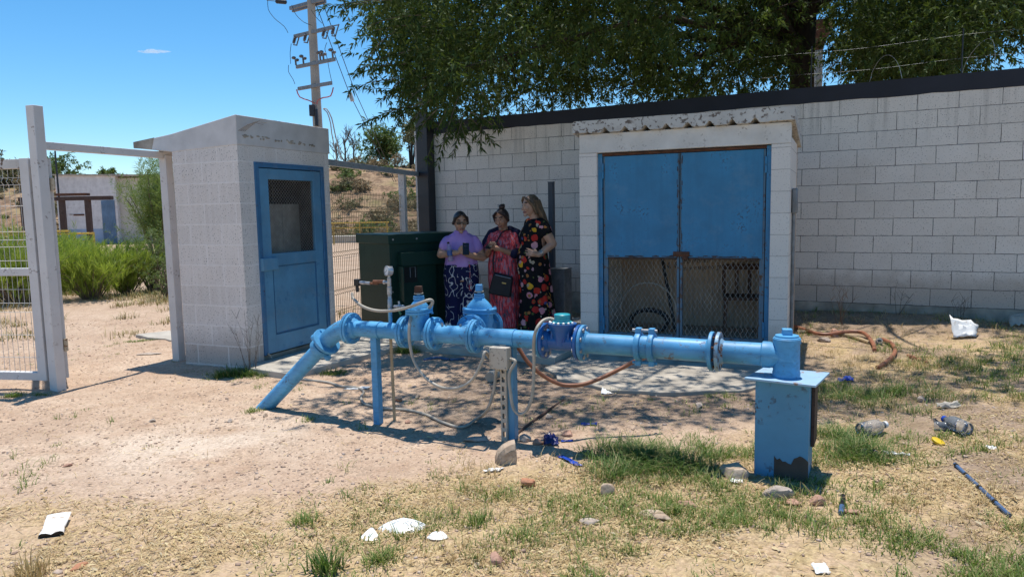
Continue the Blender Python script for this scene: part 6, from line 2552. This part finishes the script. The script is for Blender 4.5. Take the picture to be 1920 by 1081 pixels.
PEB = island('pebble_stone', [(0.0, (0.30, 0.20, 0.15)), (0.2, (0.45, 0.32, 0.23)), (0.5, (0.55, 0.40, 0.29)), (0.7, (0.47, 0.33, 0.26)), (0.88, (0.62, 0.50, 0.40)), (1.0, (0.38, 0.33, 0.30))], 0.9, noisescale=60)
Va, Fa = pebbles(42000, .0022, .010, 1.5)
Vb, Fb = pebbles(1500, .008, .018, 2.0)
tag(link("gravel", np_mesh("gravel", np.concatenate([Va, Vb]), np.concatenate([Fa, Fb + len(Va)]), PEB)), "fine gravel and pebbles strewn over the dirt", "gravel", kind='stuff')


# dry straw and fallen leaf bits
def straw(n):
    x, y = near_pts(n, 2.3, 10.5, 0.9)
    st, pa_, dk = zones(x, y)
    cl = fbm(x, y, 2.2, 101, 4)
    keep = (rng.random(n) < np.clip(st * (1 - .45 * dk) * sstep(.32, .58, cl) * 1.15 + .035 + .22 * dk * sstep(.45, .6, cl), 0, 1)) & ~blocked(x, y) & ~on_apron(x, y)
    x, y = x[keep], y[keep]
    n = len(x)
    l_ = .018 + .075 * rng.random(n) ** 2.2
    w_ = .0008 + .0013 * rng.random(n)
    leafy = rng.random(n) < .10
    l_[leafy] = .015 + .025 * rng.random(leafy.sum())
    w_[leafy] = .003 + .004 * rng.random(leafy.sum())
    a = rng.random(n) * 6.283
    d = np.stack([np.cos(a), np.sin(a), (rng.random(n) - .4) * .35], -1)
    s = np.stack([-np.sin(a), np.cos(a), (rng.random(n) - .5) * .9], -1)
    p = np.stack([x, y, gz(x, y) + .003 + .010 * rng.random(n) ** 2], -1)
    bend = np.stack([np.zeros(n), np.zeros(n), .006 * rng.random(n)], -1)
    A, B_, C_ = p - d * l_[:, None] / 2, p + bend, p + d * l_[:, None] / 2
    w = s * w_[:, None]
    V = np.stack([A - w * .5, A + w * .5, B_ + w, C_ + w * .3, C_ - w * .3, B_ - w], 1).reshape(-1, 3)
    i = np.arange(n)[:, None] * 6
    Q = np.concatenate([i + np.array([0, 1, 2, 5]), i + np.array([5, 2, 3, 4])], 0)
    return V, Q


STRAW = island('straw_bits', [(0.0, (0.24, 0.155, 0.075)), (0.3, (0.43, 0.30, 0.14)), (0.6, (0.58, 0.44, 0.22)), (0.85, (0.66, 0.53, 0.30)), (1.0, (0.44, 0.37, 0.25))], 0.75, (0.15, (0.55, 0.42, 0.2)))
V, Q = straw(170000)
tag(link("straw", np_mesh("straw", V, Q, STRAW)), "dry straw and fallen leaf bits over the right and front of the yard", "straw", kind='stuff')


# grass blades
def blades(cx, cy, cr_, per, h, lean=.6, wd=.0028, seed=0, z=None):
    r_ = np.random.default_rng(seed)
    n = len(cx)
    o = r_.normal(size=(n, per, 2)) * np.asarray(cr_)[:, None, None] * .5
    X, Y = cx[:, None] + o[..., 0], cy[:, None] + o[..., 1]
    H = np.asarray(h)[:, None] * (0.35 + .75 * r_.random((n, per)))
    a = np.arctan2(o[..., 1], o[..., 0]) + r_.normal(size=(n, per)) * .9
    L = H * lean * (.25 + r_.random((n, per)))
    w = wd * (.6 + .8 * r_.random((n, per)))
    sx, sy = -np.sin(a) * w, np.cos(a) * w
    dx, dy = np.cos(a) * L, np.sin(a) * L
    Z = gz(X, Y) - .004
    pts = []
    for t, wk in ((0, 1.0), (.45, .85), (.8, .5), (1.0, .08)):
        px_, py_ = X + dx * t ** 1.7, Y + dy * t ** 1.7
        pz_ = Z + H * (t - .28 * lean * t ** 2.5)
        pts.append(np.stack([px_ - sx * wk, py_ - sy * wk, pz_], -1))
        pts.append(np.stack([px_ + sx * wk, py_ + sy * wk, pz_], -1))
    V = np.stack(pts, 2).reshape(-1, 3)
    i = (np.arange(n * per) * 8)[:, None]
    Q = np.concatenate([i + np.array([0, 1, 3, 2]), i + np.array([2, 3, 5, 4]), i + np.array([4, 5, 7, 6])], 0)
    return V, Q


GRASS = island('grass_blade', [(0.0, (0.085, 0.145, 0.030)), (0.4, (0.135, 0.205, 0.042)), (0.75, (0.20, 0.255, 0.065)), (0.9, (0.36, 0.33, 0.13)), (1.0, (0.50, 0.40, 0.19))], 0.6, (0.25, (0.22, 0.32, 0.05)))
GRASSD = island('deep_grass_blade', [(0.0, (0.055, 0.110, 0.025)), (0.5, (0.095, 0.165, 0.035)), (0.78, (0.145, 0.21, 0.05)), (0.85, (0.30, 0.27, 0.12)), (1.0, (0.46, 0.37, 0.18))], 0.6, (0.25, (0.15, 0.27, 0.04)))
DRYG = island('dry_grass_blade', [(0.0, (0.27, 0.19, 0.09)), (0.5, (0.46, 0.34, 0.16)), (1.0, (0.62, 0.49, 0.26))], 0.75, (0.2, (0.5, 0.38, 0.16)))


def scatter_grass(n, fn):
    x, y = near_pts(n, 2.4, 10.5, 0.9)
    keep = (rng.random(n) < fn(x, y)) & ~blocked(x, y) & ~on_apron(x, y)
    return x[keep], y[keep]


def green_d(x, y):
    cl = fbm(x, y, 1.5, 111, 4)
    cl2 = fbm(x, y, 5.0, 112, 3)
    front = sstep(-1.3, .3, x) * sstep(4.4, 3.8, y - .25 * np.clip(x, 0, 2)) * .9
    right = sstep(1.35, 2.1, x) * sstep(7.2, 5.6, y) * .95
    far = sstep(2.4, 3.0, x) * sstep(5.5, 6.5, y) * .45
    under = sstep(1.0, 1.3, x) * sstep(5.6, 5.2, y) * .5
    left = .05
    shedfoot = 1.0 * np.exp(-(((x + 2.5) / .30) ** 2 + ((y - 6.78) / .14) ** 2))
    return np.clip((np.maximum.reduce([front, right, far, under]) * sstep(.40, .62, cl) * sstep(.34, .62, cl2) + left * sstep(.6, .75, cl)) + shedfoot * .8, 0, 1)


x, y = scatter_grass(34000, green_d)
hh_ = (.022 + .065 * rng.random(len(x)) ** 2) * (1 + .5 * sstep(1.5, 2.3, x) * sstep(5.0, 5.6, y))
V, Q = blades(x, y, .03 + .035 * rng.random(len(x)), 13, hh_, .9, .0021, 1)
tag(link("grass", np_mesh("grass", V, Q, GRASS)), "short green grass sprouting through the dry straw", "grass", kind='stuff')


def dry_d(x, y):
    cl = fbm(x, y, 1.3, 121, 4)
    dw = 9.54 - (0.486 * x + 0.874 * y)
    right = sstep(1.7, 2.6, x) * sstep(4.6, 6.0, y) * .9
    foot = sstep(1.2, .3, dw) * sstep(.4, .8, x)
    front = sstep(-1.4, .5, x) * sstep(4.6, 3.9, y) * .35
    return np.clip(np.maximum.reduce([right * sstep(.42, .6, cl), foot, front * sstep(.45, .6, cl)]), 0, 1)


xf = rng.uniform(-12, -1.0, 16000)
yf = rng.uniform(8.6, 26, 16000)
kf = (fbm(xf, yf, .55, 131, 4) > .47) & ((yf > 13.2) | (fbm(xf, yf, 1.4, 133, 3) > .62)) & ~blocked(xf, yf)
xf, yf = xf[kf], yf[kf]
V, Q = blades(xf, yf, .10 + .10 * rng.random(len(xf)), 9, .05 + .16 * rng.random(len(xf)) ** 2, .8, .004, 7)
tag(link("far_grass", np_mesh("far_grass", V, Q, island('far_grass_blade', [(0.0, (0.16, 0.17, 0.05)), (0.5, (0.30, 0.25, 0.10)), (1.0, (0.46, 0.36, 0.17))], .7))), "low dry and green grass beyond the fence line", "grass", kind='stuff')
x, y = scatter_grass(15000, dry_d)
V, Q = blades(x, y, .04 + .05 * rng.random(len(x)), 11, .03 + .10 * rng.random(len(x)) ** 1.6, 1.0, .0016, 2)
tag(link("dry_grass", np_mesh("dry_grass", V, Q, DRYG)), "dry yellow grass standing over the right of the yard", "grass", kind='stuff')


def tuft(label, px, py, rx, ry, n, per, h, mat, seed, lean=.8, cat="grass tuft", name="grass_tuft", wd=.0024, group=None):
    c = gnd(px, py)
    r_ = np.random.default_rng(seed)
    k_ = max(2, n // 9)
    sc = r_.normal(size=(k_, 2)) * .48
    sr = .22 + .30 * r_.random(k_)
    shh = .55 + .7 * r_.random(k_)
    w_ = r_.integers(0, k_, n)
    off = sc[w_] + r_.normal(size=(n, 2)) * sr[w_][:, None] * .62
    q_ = np.minimum(np.hypot(off[:, 0], off[:, 1]), 1.6)
    cx, cy = c.x + off[:, 0] * rx, c.y + off[:, 1] * ry
    H = h * shh[w_] * np.clip(1.1 - .38 * q_, .3, 1) * (.6 + .6 * r_.random(n))
    V, Q = blades(cx, cy, np.full(n, .06), per, H, lean, wd, seed)
    o = link(name, np_mesh(name, V - np.array([c.x, c.y, c.z]), Q, mat), None, c)
    return tag(o, label, cat, group)


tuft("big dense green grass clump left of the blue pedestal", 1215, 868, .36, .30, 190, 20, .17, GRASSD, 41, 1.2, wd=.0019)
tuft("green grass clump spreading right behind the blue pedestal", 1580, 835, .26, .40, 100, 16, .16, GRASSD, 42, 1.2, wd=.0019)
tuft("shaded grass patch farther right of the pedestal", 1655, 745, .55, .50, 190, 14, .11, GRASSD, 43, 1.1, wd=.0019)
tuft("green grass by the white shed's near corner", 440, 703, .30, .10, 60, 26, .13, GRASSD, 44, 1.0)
tuft("small grass clump beside the broken white plates", 575, 980 - 0, .05, .04, 8, 20, .07, GRASS, 45)
tuft("grass clump at the photo's bottom edge, left of the middle", 612, 1075, .045, .04, 9, 16, .12, GRASSD, 46, .6, wd=.004)
tuft("grass tuft just under the broken white plates", 735, 1045, .05, .04, 10, 20, .08, GRASS, 47)
tuft("grass tuft between the white plates and the brick piece", 895, 985, .06, .05, 12, 20, .08, GRASS, 48)
tuft("grass tuft at the foot of the slanting pipe", 468, 772, .08, .03, 10, 16, .05, GRASS, 49)
tuft("sparse grass sprig in the pipe's shadow", 578, 786, .05, .03, 6, 12, .08, GRASS, 50)
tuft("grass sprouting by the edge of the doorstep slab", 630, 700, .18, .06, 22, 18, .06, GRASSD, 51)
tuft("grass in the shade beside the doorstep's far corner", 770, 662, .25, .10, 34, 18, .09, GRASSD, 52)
tuft("sparse grass on the track behind the gate", 255, 640, .25, .1, 20, 14, .05, GRASS, 53).__setitem__("kind", "stuff")
tuft("grass at the foot of the open gate", 45, 742, .18, .06, 26, 18, .06, GRASS, 54)
tuft("dry straw coloured grass tuft at the bottom left corner", 48, 1078, .07, .04, 16, 20, .10, DRYG, 55, .5).__setitem__("kind", "stuff")
tuft("green weed sprig at the pedestal's front corner", 1520, 935, .03, .02, 3, 5, .16, GRASS, 56, .5, wd=.006)


# thin weed stalks
def weed(label, px, py, n, h, spread, seed, mat='deadwood', on_wall=False, th=.0022):
    c = gnd(px, py)
    rs = random.Random(seed)
    b = MB()
    for _ in range(n):
        a = rs.uniform(0, 6.28)
        tp = Vector((math.cos(a) * spread * rs.random(), math.sin(a) * spread * rs.random() * .5, h * rs.uniform(.6, 1)))
        st_ = Vector((rs.uniform(-.06, .06), rs.uniform(-.03, .03), -.02))
        P = cr([st_, st_ * .4 + tp * .5 + Vector((rs.uniform(-.02, .02), 0, .03)), tp], .06)
        b.tube(P, [th * (1.3 - i / len(P)) for i in range(len(P))], 4)
        for _k in range(3):
            j = rs.randrange(len(P) // 2, len(P))
            b.tube([P[j], P[j] + Vector((rs.uniform(-.07, .07), rs.uniform(-.04, .04), rs.uniform(.03, .12)))], [th * .7, th * .4], 4)
    return tag(b.build("weed_stalks", M[mat], loc=c), label, "weed")


M['redstalk'] = plain('reddish_stalk', (0.20, 0.12, 0.07), 0.9, bump=0)
weed("tall leafless weed stalks by the white shed's near corner", 470, 700, 9, .62, .30, 61, 'twig')
weed("reddish weed stalks against the wall right of the pump house", 1580, 592, 9, .42, .22, 62, 'redstalk')
weed("leaning dry weed stalk against the wall, right of the reddish ones", 1690, 590, 4, .36, .22, 63, 'deadwood')
weed("short dry weeds before the dark base band of the wall", 1800, 600, 7, .22, .16, 64, 'deadwood')
weed("pale leafless weeds beside the grey metal box", 1068, 585, 8, .60, .25, 65, 'conduit', th=.0016)
weed("dry stalks at the foot of the transformer's pad", 1075, 640, 6, .10, .2, 66, 'deadwood')


# ------------------------------------------------------------------ stones
def rock(label, px, py, sx, sy, sz, seed, mat, rz=None, sink=.25, name="rock", cut=0.0, cat="rock", group=None, off=(0, 0)):
    c = gnd(px, py)
    rs = random.Random(seed)
    b = MB()
    sv = [Vector((rs.gauss(0, 1), rs.gauss(0, 1), rs.gauss(0, 1))).normalized() for _ in range(9)]
    dv = [rs.uniform(.48, .82) for _ in sv]

    def fn(p, d):
        k_ = 1.0
        for s_, t_ in zip(sv, dv):
            dp = d.dot(s_)
            if dp > 0 and dp * k_ > t_:
                k_ = t_ / dp
        k_ *= 1 + .03 * math.sin(7 * d.x + 3 * d.z + seed)
        return Vector((d.x * sx * k_, d.y * sy * k_, d.z * sz * k_))
    b.ball((0, 0, 0), 1, 22, 16, fn=fn)
    o = b.build(name, mat, None, angle=24, loc=c + Vector((off[0], off[1], sz * (1 - 2 * sink))), rz=rs.uniform(0, 6.28) if rz is None else rz)
    return tag(o, label, cat, group)


def stone_mat(name, c, c2):
    t = NT(name)
    co = t.coord("Object")
    col = t.ramp(t.noise(co, 9, 6, .65), [(.32, c), (.68, c2)])
    col = t.mix(t.ramp(t.noise(co, 60, 3), [(.3, .5), (.5, 0)]), col, shade(c, .6))
    return t.fin(col, .9, 0, t.bump(t.noise(co, 35, 5), .5, .006), .2)


ST1 = stone_mat('pale_tan_stone', (0.36, 0.25, 0.17), (0.56, 0.45, 0.34))
ST2 = stone_mat('grey_stone', (0.34, 0.27, 0.22), (0.50, 0.42, 0.35))
ST3 = stone_mat('pink_stone', (0.36, 0.20, 0.14), (0.50, 0.31, 0.23))
ST4 = stone_mat('brick_clay', (0.42, 0.18, 0.10), (0.52, 0.27, 0.16))
# the big split stone: rounded tan side, flat grey broken face
c = gnd(952, 866)
b = MB()
prof = [(-.085, 0), (-.088, .05), (-.072, .105), (-.03, .150), (.02, .165), (.055, .172), (.062, .12), (.066, .06), (.062, 0)]
V, F = [], []
nn = len(prof)
for yy, kx, kz in ((-.055, .80, .70), (-.035, .95, .92), (0.02, 1, 1), (.07, .92, .9), (.09, .7, .65)):
    V += [(x_ * kx + .01 * (1 - kx), yy + .015 * math.sin(x_ * 40), z_ * kz - .02) for x_, z_ in prof]
for i in range(4):
    for j in range(nn - 1):
        F.append((i * nn + j, i * nn + j + 1, (i + 1) * nn + j + 1, (i + 1) * nn + j))
F += [tuple(range(nn))[::-1], tuple(4 * nn + j for j in range(nn))]
b.add(V, F)
sk_ = b.build("rock", ST1, angle=28, loc=c, rz=R(8))
sk_.scale = (.85, .85, .85)
tag(sk_, "big split tan stone standing at the foot of the slotted strut", "rock")
for a in (("flat grey stone slab left of the big split stone", 895, 826, .13, .05, .014, 2, ST2, R(12), .1),
          ("pinkish brick piece in the straw below the big split stone", 990, 912, .055, .035, .032, 3, ST4, R(-35), .2),
          ("small pale stone with grass right of the brick piece", 1137, 925, .05, .035, .04, 4, ST1, None, .3),
          ("large tan stone leaning in the grass left of the pedestal foot", 1375, 893, .085, .06, .07, 5, ST1, None, .35),
          ("pinkish stone half buried in the straw, between pedestal and plates", 1290, 948, .06, .04, .025, 6, ST3, None, .35),
          ("pale flat stone in the straw at the lower middle", 1235, 970, .10, .06, .02, 7, ST1, None, .3),
          ("grey flat stone left of the pale flat one", 1108, 980, .06, .04, .016, 8, ST2, None, .3),
          ("rust pink stone in front of the pedestal foot", 1530, 945, .05, .04, .035, 9, ST3, None, .3),
          ("flat pink stone left of the rust pink one", 1487, 945, .05, .04, .02, 10, ST3, None, .3),
          ("stone under the grass at the pedestal's front", 1455, 930, .10, .06, .05, 11, ST2, None, .4),
          ("flat pale pink stone by the dark pipe end", 1598, 960, .05, .035, .014, 12, ST3, None, .3),
          ("pink stone near the bottom edge left of the middle", 932, 1052, .06, .035, .03, 13, ST3, None, .35),
          ("round grey stone lying in the shade behind the second post", 1029, 784, .032, .028, .026, 14, ST2, None, .2),
          ("stone at the foot of the second post, right side", 985, 826, .045, .04, .035, 15, ST2, None, .3),
          ("brown stone beside the blue wrapper", 1010, 832, .04, .035, .032, 16, ST3, None, .3),
          ("pink stone in the shade right of the blue strip", 1065, 815, .05, .04, .025, 17, ST3, None, .3),
          ("brick bit in the shade behind the first post", 748, 752, .035, .022, .018, 18, ST4, None, .2),
          ("pale stone in the shade near the brick bit", 783, 747, .028, .022, .024, 19, ST1, None, .2),
          ("stone at the foot of the tan tail pipe", 765, 792, .028, .022, .018, 20, ST3, None, .2),
          ("dark stone on the track behind the doorstep", 286, 790, .030, .022, .016, 21, ST2, None, .2),
          ("dark pebble stone on the bare dirt, left of the slanting pipe", 431, 791, .026, .02, .018, 22, ST2, None, .2),
          ("reddish stone on the pale dirt at the left", 128, 873, .038, .02, .013, 23, ST3, None, .2),
          ("stone below the slanting pipe's foot", 497, 780, .032, .02, .018, 24, ST1, None, .3),
          ("reddish flat stone at the bottom left", 150, 1062, .05, .025, .012, 25, ST4, None, .3),
          ("grey flat slate on the track by the white post", 278, 664, .15, .06, .012, 26, ST2, R(20), .15),
          ("pink rock beside the orange hoses", 1563, 616, .09, .06, .06, 27, ST3, None, .3),
          ("grey rock behind the orange hoses by the wall", 1543, 640, .08, .05, .04, 28, ST2, None, .3),
          ("grey stone in the right hand straw field", 1726, 752, .04, .03, .03, 29, ST2, None, .3),
          ("dark stone in the shade left of the pedestal", 1310, 762, .05, .03, .025, 30, ST2, None, .3)):
    rock(*a)

# ------------------------------------------------------------------ litter
def shard(name, label, px, py, ang0, ang1, r0, r1, tilt, rz, mat='china', cat="plate piece", dish=.02, lift=.012, group=None):
    """piece of a broken shallow plate"""
    c = gnd(px, py)
    b = MB()
    na, nr = 14, 5
    rs = random.Random(int(px))
    V, F = [], []
    for th in (0, 1):
        for i in range(na + 1):
            a = ang0 + (ang1 - ang0) * i / na
            for j in range(nr + 1):
                jag = (.008 * rs.uniform(-1, 1) if j == 0 else 0)
                r_ = r0 + jag + (r1 - r0) * j / nr
                z = dish * (r_ / r1) ** 3 - th * .004
                V.append((r_ * math.cos(a), r_ * math.sin(a), -z))
    st_ = (na + 1) * (nr + 1)
    for i in range(na):
        for j in range(nr):
            p = i * (nr + 1) + j
            F += [(p, p + nr + 1, p + nr + 2, p + 1), (st_ + p, st_ + p + 1, st_ + p + nr + 2, st_ + p + nr + 1)]
    for i in range(na):
        for j in (0, nr):
            p = i * (nr + 1) + j
            F.append((p, st_ + p, st_ + p + nr + 1, p + nr + 1))
    for i in (0, na):
        for j in range(nr):
            p = i * (nr + 1) + j
            F.append((p, p + 1, st_ + p + 1, st_ + p))
    b.add(V, F)
    o = b.build(name, M[mat], angle=50, loc=c + Vector((0, 0, dish + lift)))
    o.rotation_euler = (R(tilt), 0, R(rz))
    return tag(o, label, cat, group)


shard("broken_plate", "largest white broken plate piece lying face down in the straw", 757, 985, R(200), R(345), .0, .125, 10, 0, dish=.026)
shard("broken_plate", "pointed white plate shard left of the largest piece", 698, 998, R(205), R(262), .012, .10, 6, 40, dish=.015)
shard("broken_plate", "small oval white plate shard right of the largest piece", 822, 1001, R(215), R(300), .028, .075, 6, 15, dish=.012)


def sheet(name, label, cat, px, py, pts, mat, seed, crumple=.012, th=.0012, rz=0, lift=.004, tilt=0, sub=7, group=None):
    """crumpled thin sheet with a given outline (four corners), given a real thickness"""
    c = gnd(px, py)
    rs = random.Random(seed)
    k1 = [rs.uniform(-3, 3) for _ in range(6)]
    b = MB()
    V, F = [], []
    P = [Vector((p[0], p[1], p[2] if len(p) > 2 else 0)) for p in pts]
    for i in range(sub + 1):
        for j in range(sub + 1):
            u, v = i / sub, j / sub
            p = P[0] * (1 - u) * (1 - v) + P[1] * u * (1 - v) + P[2] * u * v + P[3] * (1 - u) * v
            z = crumple * (math.sin(5 * u + k1[0] + 3 * v) * math.sin(6 * v + k1[1]) + .6 * math.sin(13 * u + k1[2] - 5 * v) + .5 * rs.uniform(-1, 1))
            V.append(p + Vector((rs.uniform(-.3, .3) * crumple, rs.uniform(-.3, .3) * crumple, abs(z))))
    n = sub + 1
    for i in range(sub):
        for j in range(sub):
            F.append((i * n + j, (i + 1) * n + j, (i + 1) * n + j + 1, i * n + j + 1))
    b.add(V, F)
    o = b.build(name, mat if not isinstance(mat, str) else M[mat], loc=c + Vector((0, 0, lift)), angle=20)
    o.rotation_euler = (R(tilt), 0, R(rz))
    s_ = o.modifiers.new("thick", 'SOLIDIFY')
    s_.thickness = th
    return tag(o, label, cat, group)


# squashed white carton, dark mouth towards the viewer
c = gnd(104, 992)
ct = thing("flattened_carton", "squashed white paper carton with a dark open end on the gravel", "carton", c, R(22))
ct.rotation_euler.x = R(7)
b = MB()
V, F = [], []
for yy, hw, hh2 in ((-.085, .054, .024), (-.03, .050, .020), (.05, .058, .012), (.10, .062, .004)):
    n = 16
    for k_ in range(n):
        a = 2 * math.pi * k_ / n
        x_ = math.cos(a) * hw
        z_ = .024 + math.sin(a) * hh2 * (1 - .35 * math.cos(a * 2) * (1 if yy < .05 else 0) * (-1))
        V.append((x_ * (1 - .8 * (yy + .085)), yy * 1.15, max(.002, z_ - (.010 * math.exp(-(x_ / .015) ** 2) if math.sin(a) > 0 and yy < 0 else 0))))
for i in range(3):
    for k_ in range(16):
        F.append((i * 16 + k_, i * 16 + (k_ + 1) % 16, (i + 1) * 16 + (k_ + 1) % 16, (i + 1) * 16 + k_))
F.append(tuple(3 * 16 + k_ for k_ in range(16)))
b.add(V, F)
b.build("carton_sleeve", M['paper'], ct, angle=50)
b = MB()
b.add([(v[0] * .94, v[1] + .004, v[2] * .97) for v in V[:16]] + [(v[0] * .92, v[1] + .03, v[2] * .97) for v in V[:16]], [tuple(range(16)), tuple(range(31, 15, -1))])
b.build("inside_shade", M['black'], ct, smooth=False)  # black plate across the mouth stands in for the shade inside

sheet("paper_scrap", "crumpled white paper scrap below the big split stone", "paper", 925, 882, [(-.06, -.03), (.04, -.02), (.065, .03), (-.03, .02)], 'paper', 3, .008)
sheet("paper_scrap", "flat white paper on the dirt behind the first post", "paper", 668, 728, [(-.11, -.05), (.10, -.04), (.12, .05), (-.06, .05)], 'paper', 4, .006)
sheet("paper_scrap", "small pointed white paper on the apron under the pipe", "paper", 1137, 738, [(-.05, -.03), (.06, -.03), (.0, .03, .02), (-.03, .03, .04)], 'paper', 5, .006)
sheet("paper_scrap", "thin white scrap on the apron near the flange", "paper", 1348, 708, [(-.05, -.02), (.05, -.015), (.05, .02), (-.03, .02)], 'paper', 6, .004)
sheet("paper_scrap", "white scrap at the photo's bottom edge, right part", "paper", 1540, 1073, [(-.03, -.02), (.03, -.02), (.03, .03, .02), (-.03, .03, .02)], 'paper', 7, .006)
sheet("paper_scrap", "small white scrap right of the yellow cap", "paper", 1860, 842, [(-.02, -.03), (.02, -.02), (.025, .03), (-.02, .03)], 'paper', 8, .010)
sheet("blue_strip", "shiny blue plastic strip lying right of the big split stone", "plastic strip", 1070, 866, [(-.075, .10), (-.035, .105), (.068, -.085), (.030, -.095)], 'bluetape', 9, .010, rz=0)
sheet("blue_wrapper", "dark blue crumpled wrapper above the blue strip", "wrapper", 1033, 832, [(-.045, -.04), (.05, -.05), (.045, .05, .02), (-.04, .05, .05)], 'bluewrap', 10, .022)
sheet("blue_strip", "short pale blue strip beside the dark blue wrapper", "plastic strip", 1060, 828, [(-.03, -.01), (.05, .0), (.05, .025), (-.02, .02)], 'bluetape', 11, .006)
sheet("blue_strip", "blue strip half hidden left of the big grass clump", "plastic strip", 1105, 796, [(-.06, -.02), (.05, -.02), (.06, .03), (-.05, .03)], 'bluetape', 12, .008)
sheet("plastic_bag", "translucent white plastic bag caught against the wall's base", "plastic bag", 1808, 634, [(-.12, -.02, 0), (.10, -.03, .02), (.20, .10, .12), (-.10, .10, .20)], 'paper', 13, .02, rz=0)
sheet("plastic_bag", "grey plastic bag by the wall at the photo's right edge", "plastic bag", 1908, 612, [(-.10, -.03), (.12, -.03), (.12, .06, .12), (-.06, .06, .10)], 'conduit', 14, .025)
sheet("chip_packet", "white and blue crumpled packet on the right hand grass", "packet", 1678, 853, [(-.075, .01), (.06, -.045), (.08, -.02), (-.05, .05)], M['paper'], 15, .014)
b = None
sheet("blue_wrapper", "dark blue wrapper beside the white packet in the grass", "wrapper", 1628, 855, [(-.05, -.02), (.05, .0), (.05, .04, .02), (-.04, .03, .01)], 'bluewrap', 16, .018)
sheet("blue_wrapper", "small blue rag in the shade right of the pedestal", "wrapper", 1585, 715, [(-.07, -.03), (.06, -.03), (.07, .04, .02), (-.05, .04)], 'bluetape', 17, .02)
sheet("dark_rag", "crumpled dark plastic in the grass between the bottles", "wrapper", 1772, 800, [(-.07, -.03), (.06, -.03), (.06, .03, .02), (-.06, .03, .02)], 'bagblack', 18, .022)
sheet("paper_scrap", "white torn packet lying near the pedestal's left foot", "packet", 1380, 903, [(-.035, -.03), (.03, -.035), (.04, .03), (-.03, .03)], 'paper', 19, .008)
sheet("clear_wrapper", "crinkled clear film in the shaded grass", "wrapper", 1778, 765, [(-.08, -.02), (.08, -.02), (.08, .03, .03), (-.07, .03, .02)], 'conduit', 20, .016)


def bottle(label, px, py, rz, l_, r_, capm, ph_=0.0):
    c = gnd(px, py)
    o = thing("plastic_bottle", label, "bottle", c + Vector((0, 0, r_)), R(rz))
    b = MB()
    b.lathe([(.0, 0), (r_ * .9, .003), (r_, .012), (r_, l_ * .3), (r_ * .93, l_ * .34), (r_, l_ * .38), (r_, l_ * .66), (r_ * .8, l_ * .8), (r_ * .42, l_ * .93), (r_ * .42, l_)], (0, 0, 0), (1, 0, .06), 16, cap=False)
    b.build("bottle_body", M['clear'], o)
    b = MB()
    b.lathe([(r_ * .47, l_ * .985), (r_ * .47, l_ * 1.08), (0, l_ * 1.085)], (0, 0, 0), (1, 0, .06), 12)
    b.build("cap", M[capm], o)
    return o


bottle("clear plastic bottle lying in the grass behind the white packet", 1612, 820, 20, .20, .048, 'china')
bottle("clear plastic bottle standing out in the sunny grass farther right", 1815, 818, 100, .19, .045, 'bluetape')
bottle("small clear bottle in the shaded grass by the dark plastic", 1750, 805, -30, .13, .028, 'bluetape')
c = gnd(1757, 832)
tag(MB().lathe([(.014, 0), (.038, .004), (.040, .018), (.034, .022), (.0, .022)], (0, 0, 0), (.35, -.3, 1), 18).build("bottle_lid", M['yellow'], loc=c + Vector((0, 0, .006))), "yellow plastic cap lying in the grass", "cap")
c = gnd(1648, 646)
bottle("crushed pale cup beside the orange hose ends", 1648, 648, 60, .10, .035, 'china')

# rods and hoses on the right
a_, e_ = gnd(1790, 873), gnd(1893, 970)
P = [a_.lerp(e_, t) + Vector((0, 0, .012)) for t in np.linspace(0, 1, 14)]
rod = thing("blue_rod", "long worn blue and black rod lying on the straw at the right", "rod", (0, 0, 0))
MB().tube(P, .0095, 8).build("rod_shaft", M['bluerod'], rod)
for t in (.02, .22, .48, .75):
    MB().tube([a_.lerp(e_, t) + Vector((0, 0, .012)), a_.lerp(e_, t + .03) + Vector((0, 0, .012))], .0115, 8).build("collar", M['black'], rod)
a_, e_ = gnd(1581, 933), gnd(1577, 966)
rod = thing("pipe_stub", "short black and blue pipe stub in front of the pedestal", "pipe stub", (0, 0, 0))
MB().tube([a_ + Vector((0, 0, .012)), a_.lerp(e_, .6) + Vector((0, 0, .012))], .012, 8).build("stub_body", M['black'], rod)
MB().tube([a_.lerp(e_, .6) + Vector((0, 0, .012)), e_ + Vector((0, 0, .012))], .0135, 8).build("stub_end", M['bluerod'], rod)
gh = lambda px, py, h=.03: gnd(px, py) + Vector((0, 0, h))
tag(MB().tube(cr([gh(1490, 602), gh(1540, 607), gh(1585, 617, .05), gh(1618, 632, .05), gh(1636, 648, .03), gh(1640, 660, .02)], .05), .019, 10).build("orange_hose", M['orange']), "thick orange hose curving out from behind the pump house", "hose")
tag(MB().tube(cr([gh(1655, 641), gh(1672, 650), gh(1678, 665), gh(1665, 682), gh(1645, 692, .015)], .05), .019, 10).build("orange_hose", M['orange']), "short orange hose loop to the right of the thick one", "hose")
tag(MB().tube(cr([gh(1495, 606, .02), gh(1540, 618, .02), gh(1590, 632, .02), gh(1630, 645, .02)], .08), .018, 8).build("tan_pipe", M['tan']), "straight tan pipe lying along the orange hose", "pipe")
tag(MB().tube([gh(1702, 668, .01), gh(1725, 676, .01), gh(1738, 682, .01)], .016, 8).build("orange_hose", M['orange']), "small orange hose end alone in the straw field", "hose")
pv = gnd(921, 716)
b = MB()
b.tube([pv + Vector((.05, .12, .05)), pv + Vector((.0, 0, .055)), pv + Vector((-.01, -.03, .05))], .045, 14)
tag(b.build("pvc_stub", M['conduit']), "grey plastic pipe stub lying in the shade behind the junction box", "pipe stub")
tag(MB().tube(cr([gh(795, 676, .012), gh(820, 672, .012), gh(845, 676, .012), gh(870, 674, .012)], .05), .012, 6).build("dark_tube", M['bluerod']), "dark thin tube on the shaded ground behind the valves", "tube")
